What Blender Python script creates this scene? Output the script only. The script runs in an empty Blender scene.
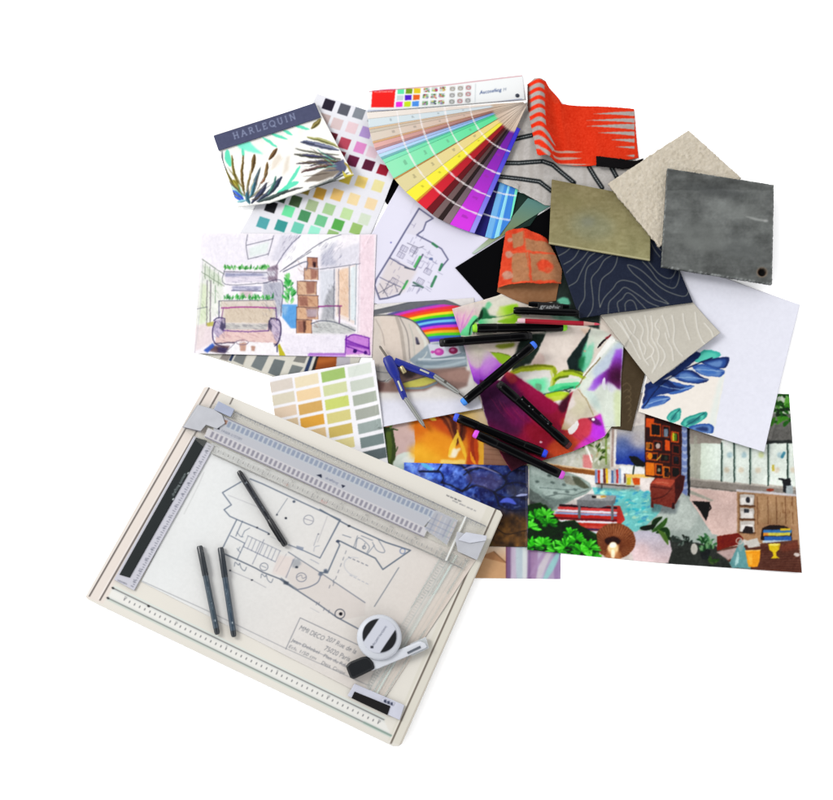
import bpy, bmesh, math, random
import numpy as np
from mathutils import Vector

scene = bpy.context.scene
COL = scene.collection
R = math.radians
rng = np.random.default_rng(7)

# ------------------------------------------------------------------ camera model
D, TILT, SPAN = 1.8, R(14), 1.25          # distance, tilt towards the viewer, width seen (m)
CAM = np.array([0, -D * math.sin(TILT), D * math.cos(TILT)])
UP = np.array([0, math.cos(TILT), math.sin(TILT)])
BACK = np.array([0, -math.sin(TILT), math.cos(TILT)])

def P(px, py, z=0.0):
    """point on the level z of the table that the photograph shows at px, py"""
    px = np.asarray(px, float); py = np.asarray(py, float)
    k = SPAN / 833.0 / D
    x = (px - 416.5) * k; y = -(py - 400.0) * k
    d = np.stack([x, y * UP[1] - BACK[1], y * UP[2] - BACK[2]], -1)
    s = (z - CAM[2]) / d[..., 2]
    return CAM + d * s[..., None]

E = 2.00                                   # light on the table; printed tones are divided by it
def lin(c):
    c = np.clip(np.asarray(c, float) / 255.0, 0, 1)
    return np.where(c <= 0.04045, c / 12.92, ((c + 0.055) / 1.055) ** 2.4)
def alb(c): return lin(c) / E

# ------------------------------------------------------------------ noise
def vnoise(h, w, cell, rg):
    gh, gw = int(h / cell) + 3, int(w / cell) + 3
    g = rg.random((gh, gw))
    y = np.arange(h) / cell; x = np.arange(w) / cell
    yi = y.astype(int); xi = x.astype(int)
    fy = (y - yi); fx = (x - xi)
    fy = fy * fy * (3 - 2 * fy); fx = fx * fx * (3 - 2 * fx)
    a = g[yi][:, xi]; b = g[yi][:, xi + 1]; c = g[yi + 1][:, xi]; d = g[yi + 1][:, xi + 1]
    fx = fx[None, :]; fy = fy[:, None]
    return (a * (1 - fx) + b * fx) * (1 - fy) + (c * (1 - fx) + d * fx) * fy
def fbm(h, w, cell, seed, octv=4):
    rg = np.random.default_rng(seed); o = np.zeros((h, w)); a = 1; t = 0
    for k in range(octv):
        o += a * vnoise(h, w, max(cell / 2 ** k, 1.01), rg); t += a; a *= .5
    return o / t - .5
def box(a, r):
    if r < 1: return a
    for ax in (0, 1):
        pad = [(0, 0)] * a.ndim; pad[ax] = (r + 1, r)
        c = np.cumsum(np.pad(a, pad, mode='edge'), axis=ax)
        n = a.shape[ax]
        hi = np.take(c, np.arange(2 * r + 1, 2 * r + 1 + n), axis=ax)
        lo = np.take(c, np.arange(0, n), axis=ax)
        a = (hi - lo) / (2 * r + 1)
    return a

# ------------------------------------------------------------------ printed pictures (numpy canvas in photo pixels)
SS = 3
def text_tris(s, _c={}):
    if s in _c: return _c[s]
    cu = bpy.data.curves.new('t', 'FONT'); cu.body = s; cu.resolution_u = 3
    ob = bpy.data.objects.new('t', cu); COL.objects.link(ob)
    dg = bpy.context.evaluated_depsgraph_get()
    me = ob.evaluated_get(dg).to_mesh()
    me.calc_loop_triangles()
    v = np.array([list(x.co)[:2] for x in me.vertices]) if len(me.vertices) else np.zeros((0, 2))
    t = [tuple(l.vertices) for l in me.loop_triangles]
    ob.evaluated_get(dg).to_mesh_clear()
    bpy.data.objects.remove(ob); bpy.data.curves.remove(cu)
    _c[s] = (v, t); return _c[s]

class Cv:
    def __init__(s, x0, y0, x1, y1, base):
        s.x0, s.y0 = x0, y0
        s.w = int((x1 - x0) * SS) + 1; s.h = int((y1 - y0) * SS) + 1
        s.a = np.empty((s.h, s.w, 3)); s.a[:] = base
        s.f = None
    def win(s, xa, ya, xb, yb, pad=1):
        i0 = max(0, int((xa - s.x0) * SS - pad)); i1 = min(s.w, int((xb - s.x0) * SS + pad) + 2)
        j0 = max(0, int((ya - s.y0) * SS - pad)); j1 = min(s.h, int((yb - s.y0) * SS + pad) + 2)
        return i0, i1, j0, j1
    def put(s, i0, i1, j0, j1, m, col, alpha):
        if i1 <= i0 or j1 <= j0: return
        sub = s.a[j0:j1, i0:i1]
        if callable(col):
            X = s.x0 + np.arange(i0, i1) / SS; Y = s.y0 + np.arange(j0, j1) / SS
            X, Y = np.meshgrid(X, Y); col = col(X, Y)
        m = (m * alpha)[..., None]
        s.a[j0:j1, i0:i1] = sub * (1 - m) + np.asarray(col, float) * m
    def poly(s, pts, col, alpha=1., blur=0.):
        pts = np.asarray(pts, float); r = int(blur * SS)
        i0, i1, j0, j1 = s.win(*pts.min(0), *pts.max(0), pad=2 + 3 * r)
        if i1 <= i0 or j1 <= j0: return
        X = s.x0 + np.arange(i0, i1) / SS; Y = (s.y0 + np.arange(j0, j1) / SS)[:, None]
        m = np.zeros((j1 - j0, i1 - i0), bool)
        q = np.roll(pts, -1, 0)
        for (ax, ay), (bx, by) in zip(pts, q):
            if ay == by: continue
            c = (ay > Y) != (by > Y)
            m ^= c & (X < (bx - ax) * (Y - ay) / (by - ay) + ax)
        m = m.astype(float)
        if r: m = box(box(m, r), r)
        s.put(i0, i1, j0, j1, m, col, alpha)
    def line(s, pts, w, col, alpha=1., soft=.25, w2=None):
        pts = np.asarray(pts, float); n = len(pts) - 1
        i0, i1, j0, j1 = s.win(*pts.min(0), *pts.max(0), pad=int(max(w, w2 or 0) * SS) + 3)
        if i1 <= i0 or j1 <= j0: return
        X = s.x0 + np.arange(i0, i1) / SS; Y = (s.y0 + np.arange(j0, j1) / SS)[:, None]
        best = np.zeros((j1 - j0, i1 - i0))
        for k in range(n):
            (ax, ay), (bx, by) = pts[k], pts[k + 1]
            dx, dy = bx - ax, by - ay; L = dx * dx + dy * dy + 1e-9
            t = np.clip(((X - ax) * dx + (Y - ay) * dy) / L, 0, 1)
            d = np.hypot(X - ax - t * dx, Y - ay - t * dy)
            ww = w if w2 is None else w + (w2 - w) * (k + t) / n
            best = np.maximum(best, np.clip((ww / 2 - d) / soft + .5, 0, 1))
        s.put(i0, i1, j0, j1, best, col, alpha)
    def leaf(s, pts, w, col, alpha=1., soft=.3):
        """brush stroke: thin, broad, thin"""
        pts = curve(pts, 14); n = len(pts) - 1
        i0, i1, j0, j1 = s.win(*pts.min(0), *pts.max(0), pad=int(w * SS) + 3)
        if i1 <= i0 or j1 <= j0: return
        X = s.x0 + np.arange(i0, i1) / SS; Y = (s.y0 + np.arange(j0, j1) / SS)[:, None]
        best = np.zeros((j1 - j0, i1 - i0))
        for k in range(n):
            (ax, ay), (bx, by) = pts[k], pts[k + 1]
            dx, dy = bx - ax, by - ay; L = dx * dx + dy * dy + 1e-9
            t = np.clip(((X - ax) * dx + (Y - ay) * dy) / L, 0, 1)
            d = np.hypot(X - ax - t * dx, Y - ay - t * dy)
            ww = w * (.12 + .88 * np.sin(math.pi * np.clip((k + t) / n, 0, 1)) ** .7)
            best = np.maximum(best, np.clip((ww / 2 - d) / soft + .5, 0, 1))
        s.put(i0, i1, j0, j1, best, col, alpha)
    def ell(s, cx, cy, rx, ry, col, alpha=1., rot=0., blur=0., a0=0, a1=360):
        t = np.radians(np.linspace(a0, a1, 40)); c, q = math.cos(R(rot)), math.sin(R(rot))
        x = rx * np.cos(t); y = ry * np.sin(t)
        s.poly(np.stack([cx + x * c - y * q, cy + x * q + y * c], -1), col, alpha, blur)
    def arc(s, cx, cy, rx, ry, a0, a1, w, col, alpha=1., rot=0.):
        t = np.radians(np.linspace(a0, a1, 26)); c, q = math.cos(R(rot)), math.sin(R(rot))
        x = rx * np.cos(t); y = ry * np.sin(t)
        s.line(np.stack([cx + x * c - y * q, cy + x * q + y * c], -1), w, col, alpha)
    def rect(s, xa, ya, xb, yb, col, alpha=1., blur=0.):
        s.poly([(xa, ya), (xb, ya), (xb, yb), (xa, yb)], col, alpha, blur)
    def noise(s, cell, amp, seed, octv=4, tint=(1, 1, 1)):
        n = fbm(s.h, s.w, cell * SS, seed, octv)[..., None]
        s.a = s.a + n * 2 * amp * np.asarray(tint)
    def warp(s, amp, cell, seed):
        """uneven, hand-made edges"""
        dx = fbm(s.h, s.w, cell * SS, seed, 3) * 2 * amp * SS; dy = fbm(s.h, s.w, cell * SS, seed + 1, 3) * 2 * amp * SS
        j, i = np.mgrid[0:s.h, 0:s.w]
        s.a = s.a[np.clip((j + dy).round().astype(int), 0, s.h - 1), np.clip((i + dx).round().astype(int), 0, s.w - 1)]
    def streak(s, amp, cell, r, axis, seed):
        """pencil or brush grain along one axis"""
        n = fbm(s.h, s.w, cell * SS, seed, 2)
        n = box(n.T, 0).T if r < 1 else n
        k = np.pad(n, ((r, r), (0, 0)) if axis == 0 else ((0, 0), (r, r)), mode='edge'); c = np.cumsum(k, axis=axis)
        m = (c[2 * r:] - np.r_[np.zeros((1, s.w)), c[:-2 * r - 1]]) if axis == 0 else (c[:, 2 * r:] - np.c_[np.zeros((s.h, 1)), c[:, :-2 * r - 1]])
        m = m / (2 * r + 1); m = m / (m.std() + 1e-6); s.a = s.a + (m * amp)[..., None]
    def text(s, txt, x, y, ang, hgt, col, alpha=1., width=None, slant=0.):
        v, t = text_tris(txt)
        if not len(v): return
        sc = hgt / .69
        vx = v[:, 0] * sc; vy = v[:, 1] * sc
        if width: vx = vx * width / max(vx.max(), 1e-6)
        vx = vx + vy * slant
        c, q = math.cos(R(ang)), math.sin(R(ang))
        p = np.stack([x + vx * c + vy * q, y + vx * q - vy * c], -1)
        for tr in t: s.poly(p[list(tr)], col, alpha)
    def at(s, px, py):
        if s.f is None: s.f = np.clip(box(s.a, 1), 0, 255)
        x = np.clip((px - s.x0) * SS, 0, s.w - 1.001); y = np.clip((py - s.y0) * SS, 0, s.h - 1.001)
        xi = x.astype(int); yi = y.astype(int); fx = (x - xi)[..., None]; fy = (y - yi)[..., None]
        a = s.f
        return (a[yi, xi] * (1 - fx) + a[yi, xi + 1] * fx) * (1 - fy) + (a[yi + 1, xi] * (1 - fx) + a[yi + 1, xi + 1] * fx) * fy

def curve(pts, n=16):
    """smooth polyline through points (Catmull-Rom)"""
    p = [np.asarray(q, float) for q in pts]
    if len(p) == 2: return np.array([p[0] + (p[1] - p[0]) * t for t in np.linspace(0, 1, n)])
    p = [2 * p[0] - p[1]] + p + [2 * p[-1] - p[-2]]; out = []
    m = max(3, n // (len(p) - 3))
    for i in range(1, len(p) - 2):
        for t in np.linspace(0, 1, m, endpoint=False):
            a, b, c, d = p[i - 1:i + 3]
            out.append(.5 * (2 * b + (c - a) * t + (2 * a - 5 * b + 4 * c - d) * t * t + (3 * b - a - 3 * c + d) * t ** 3))
    out.append(p[-2]); return np.array(out)
def cp(ox, oy, sc, pts): return [(ox + x / sc, oy + y / sc) for x, y in pts]
def mix(a, b, t):
    t = np.clip(np.asarray(t, float), 0, 1)[..., None]
    return np.asarray(a, float) * (1 - t) + np.asarray(b, float) * t
def smooth(p, n=40):
    p = [tuple(x) for x in p]; c = curve([p[-1]] + p + [p[0], p[1]], n); k = len(c) // (len(p) + 2); return c[k:-k]
def hgrad(a, b, x0, x1): return lambda X, Y: mix(a, b, (X - x0) / (x1 - x0))
def vgrad(a, b, y0, y1): return lambda X, Y: mix(a, b, (Y - y0) / (y1 - y0))

# ------------------------------------------------------------------ materials (all procedural)
MATS = {}
def nodes(name):
    m = bpy.data.materials.new(name); m.use_nodes = True
    nt = m.node_tree; b = nt.nodes['Principled BSDF']; return m, nt, b
def bump(nt, b, kind, scale, dist, strength=.5):
    tc = nt.nodes.new('ShaderNodeTexCoord')
    if kind == 'noise':
        t = nt.nodes.new('ShaderNodeTexNoise'); t.inputs['Scale'].default_value = scale; t.inputs['Detail'].default_value = 6; o = t.outputs['Fac']
    elif kind == 'cell':
        t = nt.nodes.new('ShaderNodeTexVoronoi'); t.inputs['Scale'].default_value = scale; o = t.outputs['Distance']
    else:
        t = nt.nodes.new('ShaderNodeTexWave'); t.inputs['Scale'].default_value = scale; t.inputs['Distortion'].default_value = 1.5; o = t.outputs['Fac']
    nt.links.new(tc.outputs['Object'], t.inputs['Vector'])
    bm_ = nt.nodes.new('ShaderNodeBump'); bm_.inputs['Strength'].default_value = strength; bm_.inputs['Distance'].default_value = dist
    nt.links.new(o, bm_.inputs['Height']); nt.links.new(bm_.outputs['Normal'], b.inputs['Normal'])
def print_mat(key, rough=.7, spec=.15, bk=('noise', 400, .0002, .3), alpha=False):
    if key in MATS: return MATS[key]
    m, nt, b = nodes(key)
    at = nt.nodes.new('ShaderNodeAttribute'); at.attribute_name = 'print'
    nt.links.new(at.outputs['Color'], b.inputs['Base Color'])
    b.inputs['Roughness'].default_value = rough; b.inputs['Specular IOR Level'].default_value = spec
    if alpha: nt.links.new(at.outputs['Alpha'], b.inputs['Alpha'])
    if bk: bump(nt, b, *bk)
    MATS[key] = m; return m
def solid(key, c, rough=.5, spec=.2, metal=0., var=.06, alpha=1., scale=60):
    """one colour with a little procedural wear"""
    if key in MATS: return MATS[key]
    m, nt, b = nodes(key)
    tc = nt.nodes.new('ShaderNodeTexCoord'); t = nt.nodes.new('ShaderNodeTexNoise')
    t.inputs['Scale'].default_value = scale; t.inputs['Detail'].default_value = 5
    r = nt.nodes.new('ShaderNodeValToRGB'); a = alb(c)
    r.color_ramp.elements[0].position = .3; r.color_ramp.elements[1].position = .7
    r.color_ramp.elements[0].color = (*np.clip(a * (1 - var), 0, 1), 1); r.color_ramp.elements[1].color = (*np.clip(a * (1 + var), 0, 1), 1)
    nt.links.new(tc.outputs['Object'], t.inputs['Vector']); nt.links.new(t.outputs['Fac'], r.inputs['Fac']); nt.links.new(r.outputs['Color'], b.inputs['Base Color'])
    b.inputs['Roughness'].default_value = rough; b.inputs['Specular IOR Level'].default_value = spec; b.inputs['Metallic'].default_value = metal
    b.inputs['Alpha'].default_value = alpha
    MATS[key] = m; return m

PAPER = print_mat('matte_paper', .8, .08)
PHOTO = print_mat('glossy_photo_paper', .45, .15, ('noise', 60, .0004, .15))
CARD = print_mat('coated_card', .6, .1, ('noise', 200, .0002, .2))
CLOTH = print_mat('woven_cloth', .95, .05, ('noise', 900, .0006, .6))
PILE = print_mat('wool_pile', 1., .02, ('noise', 700, .0012, .8))
STONE = print_mat('rough_concrete', .85, .1, ('noise', 300, .0006, .5))
PLASTIC = print_mat('moulded_plastic', .5, .15, ('noise', 500, .0001, .2))
CLEAR = print_mat('clear_plastic', .25, .2, None, True)

# ------------------------------------------------------------------ objects
def tag(o, label=None, cat=None, group=None, kind=None):
    if label: o['label'] = label
    if cat: o['category'] = cat
    if group: o['group'] = group
    if kind: o['kind'] = kind
    return o
def empty(name, loc, label, cat, group=None):
    o = bpy.data.objects.new(name, None); COL.objects.link(o); o.location = Vector(loc); o.empty_display_size = .02
    return tag(o, label, cat, group)
def link(name, me, loc, parent=None):
    o = bpy.data.objects.new(name, me); COL.objects.link(o)
    if parent is not None:
        o.parent = parent; o.location = Vector(loc) - wloc(parent)
    else: o.location = Vector(loc)
    return o
def wloc(o):
    v = Vector(o.location); p = o.parent
    while p is not None: v += Vector(p.location); p = p.parent
    return v

# ------------------------------------------------------------------ what lies on what: height field of the pile
CELL = .0015; HN = 1000
H = np.zeros((HN, HN))
def hidx(x, y): return (np.asarray(x) + .75) / CELL, (np.asarray(y) + .75) / CELL
def hmask(poly):
    x, y = hidx(poly[:, 0], poly[:, 1])
    i0, i1 = max(0, int(x.min()) - 1), min(HN, int(x.max()) + 3); j0, j1 = max(0, int(y.min()) - 1), min(HN, int(y.max()) + 3)
    X = np.arange(i0, i1); Y = np.arange(j0, j1)[:, None]; m = np.zeros((j1 - j0, i1 - i0), bool)
    for k in range(len(x)):
        ax, ay, bx, by = x[k], y[k], x[(k + 1) % len(x)], y[(k + 1) % len(x)]
        if ay == by: continue
        m ^= ((ay > Y) != (by > Y)) & (X < (bx - ax) * (Y - ay) / (by - ay) + ax)
    return i0, i1, j0, j1, m
def hmax(px, py, rad, z=0.):
    """highest point of the pile along a line of photo points"""
    p = P(px, py, z); x, y = hidx(p[..., 0], p[..., 1]); r = int(rad / CELL) + 1; o = 0
    for a, b in zip(np.ravel(x), np.ravel(y)):
        a, b = int(a), int(b); o = max(o, H[max(0, b - r):b + r + 1, max(0, a - r):a + r + 1].max())
    return o
def hput(poly, ztop):
    i0, i1, j0, j1, m = hmask(poly); H[j0:j1, i0:i1][m] = np.maximum(H[j0:j1, i0:i1][m], ztop)

def resample(pts, n):
    p = np.asarray(pts, float); d = np.r_[0, np.cumsum(np.hypot(*np.diff(p, axis=0).T))]
    t = np.linspace(0, d[-1], n); return np.stack([np.interp(t, d, p[:, 0]), np.interp(t, d, p[:, 1])], -1)
def coons(edges, step, fray=0, seed=1):
    if len(edges) == 4 and np.ndim(edges[0]) == 1:
        a, b, c, d = edges; edges = ([a, b], [b, c], [d, c], [a, d])
    top, right, bot, left = edges
    ln = lambda e: np.hypot(*np.diff(np.asarray(e, float), axis=0).T).sum()
    nu = max(3, int(max(ln(top), ln(bot)) / step) + 1); nv = max(3, int(max(ln(left), ln(right)) / step) + 1)
    T, B = resample(top, nu), resample(bot, nu); L, Rr = resample(left, nv), resample(right, nv)
    if fray:
        rg = np.random.default_rng(seed)
        for e in (T, B): e[1:-1, 1] += rg.normal(0, fray, len(e) - 2)
        for e in (L, Rr): e[1:-1, 0] += rg.normal(0, fray, len(e) - 2)
    u = np.linspace(0, 1, nu)[None, :, None]; v = np.linspace(0, 1, nv)[:, None, None]
    S = (1 - v) * T[None] + v * B[None] + (1 - u) * L[:, None] + u * Rr[:, None] \
        - ((1 - u) * (1 - v) * T[0] + u * (1 - v) * T[-1] + (1 - u) * v * B[0] + u * v * B[-1])
    return S[..., 0], S[..., 1], u[..., 0] + 0 * v[..., 0], v[..., 0] + 0 * u[..., 0]

def grid_mesh(name, X, C):
    nv, nu = X.shape[:2]; me = bpy.data.meshes.new(name)
    idx = np.arange(nv * nu).reshape(nv, nu)
    f = np.stack([idx[1:, :-1], idx[1:, 1:], idx[:-1, 1:], idx[:-1, :-1]], -1).reshape(-1, 4)
    me.vertices.add(nv * nu); me.vertices.foreach_set('co', X.reshape(-1).astype(np.float32))
    me.loops.add(f.size); me.loops.foreach_set('vertex_index', f.reshape(-1).astype(np.int32))
    me.polygons.add(len(f)); me.polygons.foreach_set('loop_start', (np.arange(len(f)) * 4).astype(np.int32))
    me.polygons.foreach_set('loop_total', np.full(len(f), 4, np.int32))
    me.update(calc_edges=True); me.validate()
    me.polygons.foreach_set('use_smooth', np.ones(len(f), bool))
    at = me.color_attributes.new('print', 'FLOAT_COLOR', 'POINT')
    at.data.foreach_set('color', C.reshape(-1).astype(np.float32))
    return me

def sheet(name, edges, color, label=None, cat=None, thick=.0004, rigid=False, gap=.00035, step=.65, mat=None,
          parent=None, group=None, curl=None, alpha=None, stiff=7, fray=0, seed=1, z=None, wave=.0004, register=True):
    px, py, U, V = coons(edges, step, fray, seed)
    nv, nu = px.shape
    ring = lambda A: np.r_[A[0, :-1], A[:-1, -1], A[-1, :0:-1], A[:0:-1, 0]]
    zz = 0.
    for k in range(2):
        W = P(px, py, zz); poly = np.stack([ring(W[..., 0]), ring(W[..., 1])], -1)
        poly = poly[::max(1, len(poly) // 160)]
        i0, i1, j0, j1, m = hmask(poly); h = H[j0:j1, i0:i1]
        if z is not None: Z = np.full(h.shape, z)
        elif rigid: Z = np.full(h.shape, h[m].max() + gap + thick)
        else:
            Z0 = np.where(m, h, 0) + gap + thick; Z = Z0.copy(); mf = m.astype(float)
            for q in range(5):
                b = box(Z * mf, stiff) / np.maximum(box(mf, stiff), 1e-6)
                Z = np.where(m, np.maximum(Z0, b), b)
        zz = float(Z[m].mean())
    x, y = hidx(W[..., 0], W[..., 1])
    x = np.clip(x - i0, 0, h.shape[1] - 1.001); y = np.clip(y - j0, 0, h.shape[0] - 1.001)
    xi, yi = x.astype(int), y.astype(int); fx, fy = x - xi, y - yi
    if z is None and not rigid:
        mf = m.astype(float); Z = np.where(m, Z, box(Z * mf, 2) / np.maximum(box(mf, 2), 1e-6))
        Z = np.where(Z <= 0, zz, Z)
    z_ = (Z[yi, xi] * (1 - fx) + Z[yi, xi + 1] * fx) * (1 - fy) + (Z[yi + 1, xi] * (1 - fx) + Z[yi + 1, xi + 1] * fx) * fy
    if wave and not rigid and z is None:
        z_ = z_ + (fbm(nv, nu, 45, seed + 99, 2) + .5) * wave
    W = W.copy(); W[..., 2] = z_
    if curl is not None: W[..., 2] += curl(U, V) if curl.__code__.co_argcount == 2 else curl(U, V, px, py)
    rgb = color.at(px, py) if isinstance(color, Cv) else (color(px, py, U, V) if callable(color) else np.broadcast_to(np.asarray(color, float), px.shape + (3,)))
    C = np.ones(px.shape + (4,)); C[..., :3] = alb(rgb)
    if alpha is not None: C[..., 3] = np.clip(alpha.at(px, py)[..., 0] / 255 if isinstance(alpha, Cv) else alpha, 0, 1)
    ctr = np.array([W[..., 0].mean(), W[..., 1].mean(), W[..., 2].min() - thick])
    me = grid_mesh(name, W - ctr, C)
    o = link(name, me, ctr, parent); me.materials.append(mat or PAPER)
    so = o.modifiers.new('thickness', 'SOLIDIFY'); so.thickness = thick; so.offset = -1
    tag(o, label, cat, group)
    if register:
        H[j0:j1, i0:i1][m] = np.maximum(h[m], Z[m] if curl is None else Z[m] - .0002)
        gx, gy = hidx(W[..., 0], W[..., 1]); np.maximum.at(H, (np.clip(gy.round().astype(int), 0, HN - 1).ravel(), np.clip(gx.round().astype(int), 0, HN - 1).ravel()), W[..., 2].ravel())
    return o, zz

def prism(name, pts, z0, z1, mat, parent=None, bev=.0008, label=None, cat=None, zref=None, register=True):
    """solid plate with the given photo outline between two heights, edges rounded"""
    p = np.asarray(pts, float); W = P(p[:, 0], p[:, 1], z1 if zref is None else zref)
    c = np.array([W[:, 0].mean(), W[:, 1].mean(), z0])
    bm_ = bmesh.new(); n = len(W)
    lo = [bm_.verts.new((W[i, 0] - c[0], W[i, 1] - c[1], 0)) for i in range(n)]
    hi = [bm_.verts.new((W[i, 0] - c[0], W[i, 1] - c[1], z1 - z0)) for i in range(n)]
    bm_.faces.new(hi); bm_.faces.new(lo[::-1])
    for i in range(n): bm_.faces.new((lo[i], lo[(i + 1) % n], hi[(i + 1) % n], hi[i]))
    bmesh.ops.recalc_face_normals(bm_, faces=bm_.faces)
    if bev: bmesh.ops.bevel(bm_, geom=[e for e in bm_.edges], offset=bev, segments=2, affect='EDGES', profile=.6)
    me = bpy.data.meshes.new(name); bm_.to_mesh(me); bm_.free(); me.materials.append(mat)
    o = link(name, me, c, parent); tag(o, label, cat)
    if register: hput(W[:, :2], z1)
    return o

def sweep(name, a, b, prof, mat, parent=None, seg=20, sq=2., flat=1.):
    """solid of revolution (or rounded square when sq > 2) from a to b; prof = (distance, radius)"""
    a = np.asarray(a, float); b = np.asarray(b, float); d = (b - a); L = np.linalg.norm(d); d /= L
    side = np.cross(d, [0, 0, 1.] if abs(d[2]) < .99 else [0, 1., 0]); side /= np.linalg.norm(side); up = np.cross(side, d)
    t = np.linspace(0, 2 * math.pi, seg, endpoint=False)
    c, s = np.cos(t), np.sin(t); k = (np.abs(c) ** sq + np.abs(s) ** sq) ** (-1 / sq); c, s = c * k, s * k
    ctr = (a + b) / 2; V = []; F = []
    for q, r in prof: V += [tuple(a + d * q * L + (side * c[i] + up * s[i] * flat) * r - ctr) for i in range(seg)]
    m = len(prof)
    for j in range(m - 1):
        for i in range(seg): F.append((j * seg + i, (j + 1) * seg + i, (j + 1) * seg + (i + 1) % seg, j * seg + (i + 1) % seg))
    F.append(tuple(range(seg))); F.append(tuple(range((m - 1) * seg, m * seg))[::-1])
    me = bpy.data.meshes.new(name); me.from_pydata(V, [], F); me.materials.append(mat)
    bm_ = bmesh.new(); bm_.from_mesh(me); bmesh.ops.recalc_face_normals(bm_, faces=bm_.faces); bm_.to_mesh(me); bm_.free()
    me.polygons.foreach_set('use_smooth', np.ones(len(me.polygons), bool))
    try: me.set_sharp_from_angle(angle=R(38))
    except Exception: pass
    return link(name, me, ctr, parent)
# ================================================================== pictures on the papers
def pic_collage():
    c = Cv(376, 393, 564, 582, (203, 172, 164))
    c.rect(376, 393, 416, 470, vgrad((214, 182, 172), (196, 168, 165), 410, 455))
    c.noise(9, 6, 3)
    c.poly([(383, 424), (393, 429), (394.5, 440), (396, 455), (393, 468), (386, 464), (384, 440)], (44, 62, 18))
    c.poly([(386, 432), (391, 431), (392, 450), (391, 464), (388, 460)], (78, 98, 28), .8, .5)
    c.line([(385, 428), (397, 430)], 1.6, (40, 66, 22)); c.poly([(385, 422), (390, 422), (389, 427), (385, 427)], (228, 165, 120), 1, .3)
    c.leaf([(390, 429), (391, 424), (394, 421)], 3, (120, 150, 75)); c.line([(396, 452), (397, 447)], 1, (50, 70, 30))
    c.ell(407, 466, 14, 14, (212, 222, 214), 1, 0, .6); c.ell(411, 462, 9, 8, (228, 232, 226), 1, 0, 1); c.ell(402, 472, 9, 8, (196, 214, 206), 1, 0, 1)
    # glowing amber glass
    x0, x1, y0, y1 = 415, 484, 393, 466
    c.rect(x0, y0, x1, y1, vgrad((206, 78, 8), (236, 160, 28), 412, 460))
    c.ell(426, 452, 16, 10, (244, 178, 36), .9, 0, 3); c.ell(420, 424, 10, 8, (232, 120, 12), .8, 0, 2.5); c.ell(440, 443, 18, 12, (238, 150, 20), .8, 20, 3)
    c.ell(446, 424, 22, 9, (190, 66, 8), .8, 35, 2)
    c.poly([(434, 412), (446, 409), (462, 412), (470, 426), (464, 440), (456, 446), (450, 432), (442, 420)], (96, 34, 14), 1, .8)
    for k, cc in enumerate([(150, 76, 34), (70, 22, 12), (186, 96, 40), (60, 18, 10)]):
        c.leaf([(437 + 4 * k, 412), (448 + 4 * k, 420), (455 + 2.4 * k, 442)], 2.2, cc, .9)
    c.poly([(464, 420), (478, 424), (482, 466), (466, 466), (468, 440)], (194, 66, 14), 1, 1.5); c.leaf([(474, 430), (472, 448), (476, 466)], 4, (150, 40, 12), .8)
    c.leaf([(458, 432), (453, 446), (449, 456)], 5, (248, 206, 60), .9); c.leaf([(457, 430), (462, 446), (466, 460)], 3.5, (246, 196, 50), .9)
    c.ell(454.5, 453, 3.4, 4.6, (252, 246, 222), .95, 20, .9); c.ell(458, 450, 2.6, 1.6, (250, 240, 200), .9, -30, .7); c.ell(451, 456, 2.4, 1.4, (250, 236, 190), .8, 10, .7)
    c.rect(440, 460, 466, 465, (248, 216, 120), .9, .8); c.leaf([(428, 416), (432, 418), (436, 420)], 4, (252, 208, 70)); c.ell(425, 465, 3, 2, (196, 70, 10), .9)
    c.poly([(478, 430), (484, 428), (484, 466), (479, 466)], (238, 178, 50), .9, .6); c.leaf([(470, 452), (473, 460), (477, 466)], 3, (240, 150, 30))
    c.poly([(453, 406), (492, 398), (496, 428), (484, 430), (466, 420), (455, 413)], hgrad((248, 196, 66), (226, 200, 158), 456, 480), 1, .5)
    c.warp(1.1, 7, 41); c.noise(5, 7, 5)
    c.rect(484, 428, 512, 466, vgrad((176, 130, 104), (140, 98, 78), 440, 466))
    for k in range(7): c.line([(484, 434 + 5 * k), (512, 436 + 5 * k)], .9, (126, 84, 64), .6)
    # envelope of kraft card and shimmering film along the lower edge
    c.rect(376, 530, 507, 582, vgrad((224, 204, 184), (206, 160, 118), 545, 562))
    c.poly([(440, 574), (474, 558), (494, 551.5), (507, 563), (507, 582), (440, 582)], (205, 160, 116), 1, .4)
    c.line([(470, 562), (480, 557), (494, 551.5)], 1, (166, 120, 84)); c.poly([(494, 551.5), (507, 563.5), (482, 557)], (172, 122, 82), 1, .3)
    c.line([(494, 551.5), (507, 563.5)], 1, (126, 88, 60)); c.line([(506.5, 540), (506.5, 582)], 1.4, (110, 50, 84))
    c.rect(507.4, 530, 564, 582, (176, 160, 190))
    for x, w, cc in [(509, 4, (112, 78, 120)), (514, 5, (200, 186, 206)), (520, 6, (186, 206, 212)), (525, 4, (222, 228, 226)), (530, 4, (126, 92, 140)), (534, 5, (164, 130, 170)), (541, 5, (196, 186, 210)), (557, 5, (150, 120, 168))]:
        c.leaf([(x, 524), (x + 1, 552), (x - 1, 588)], w * 1.7, cc, .85, 2.)
    c.leaf([(556, 540), (545, 560), (536, 585)], 7, (206, 198, 206), .9, 2); c.leaf([(560, 550), (552, 566), (542, 584)], 6, (150, 206, 204), .9, 2); c.leaf([(550, 545), (540, 560), (530, 576)], 4, (170, 140, 180), .8, 2)
    c.noise(3, 5, 9); return c

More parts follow.
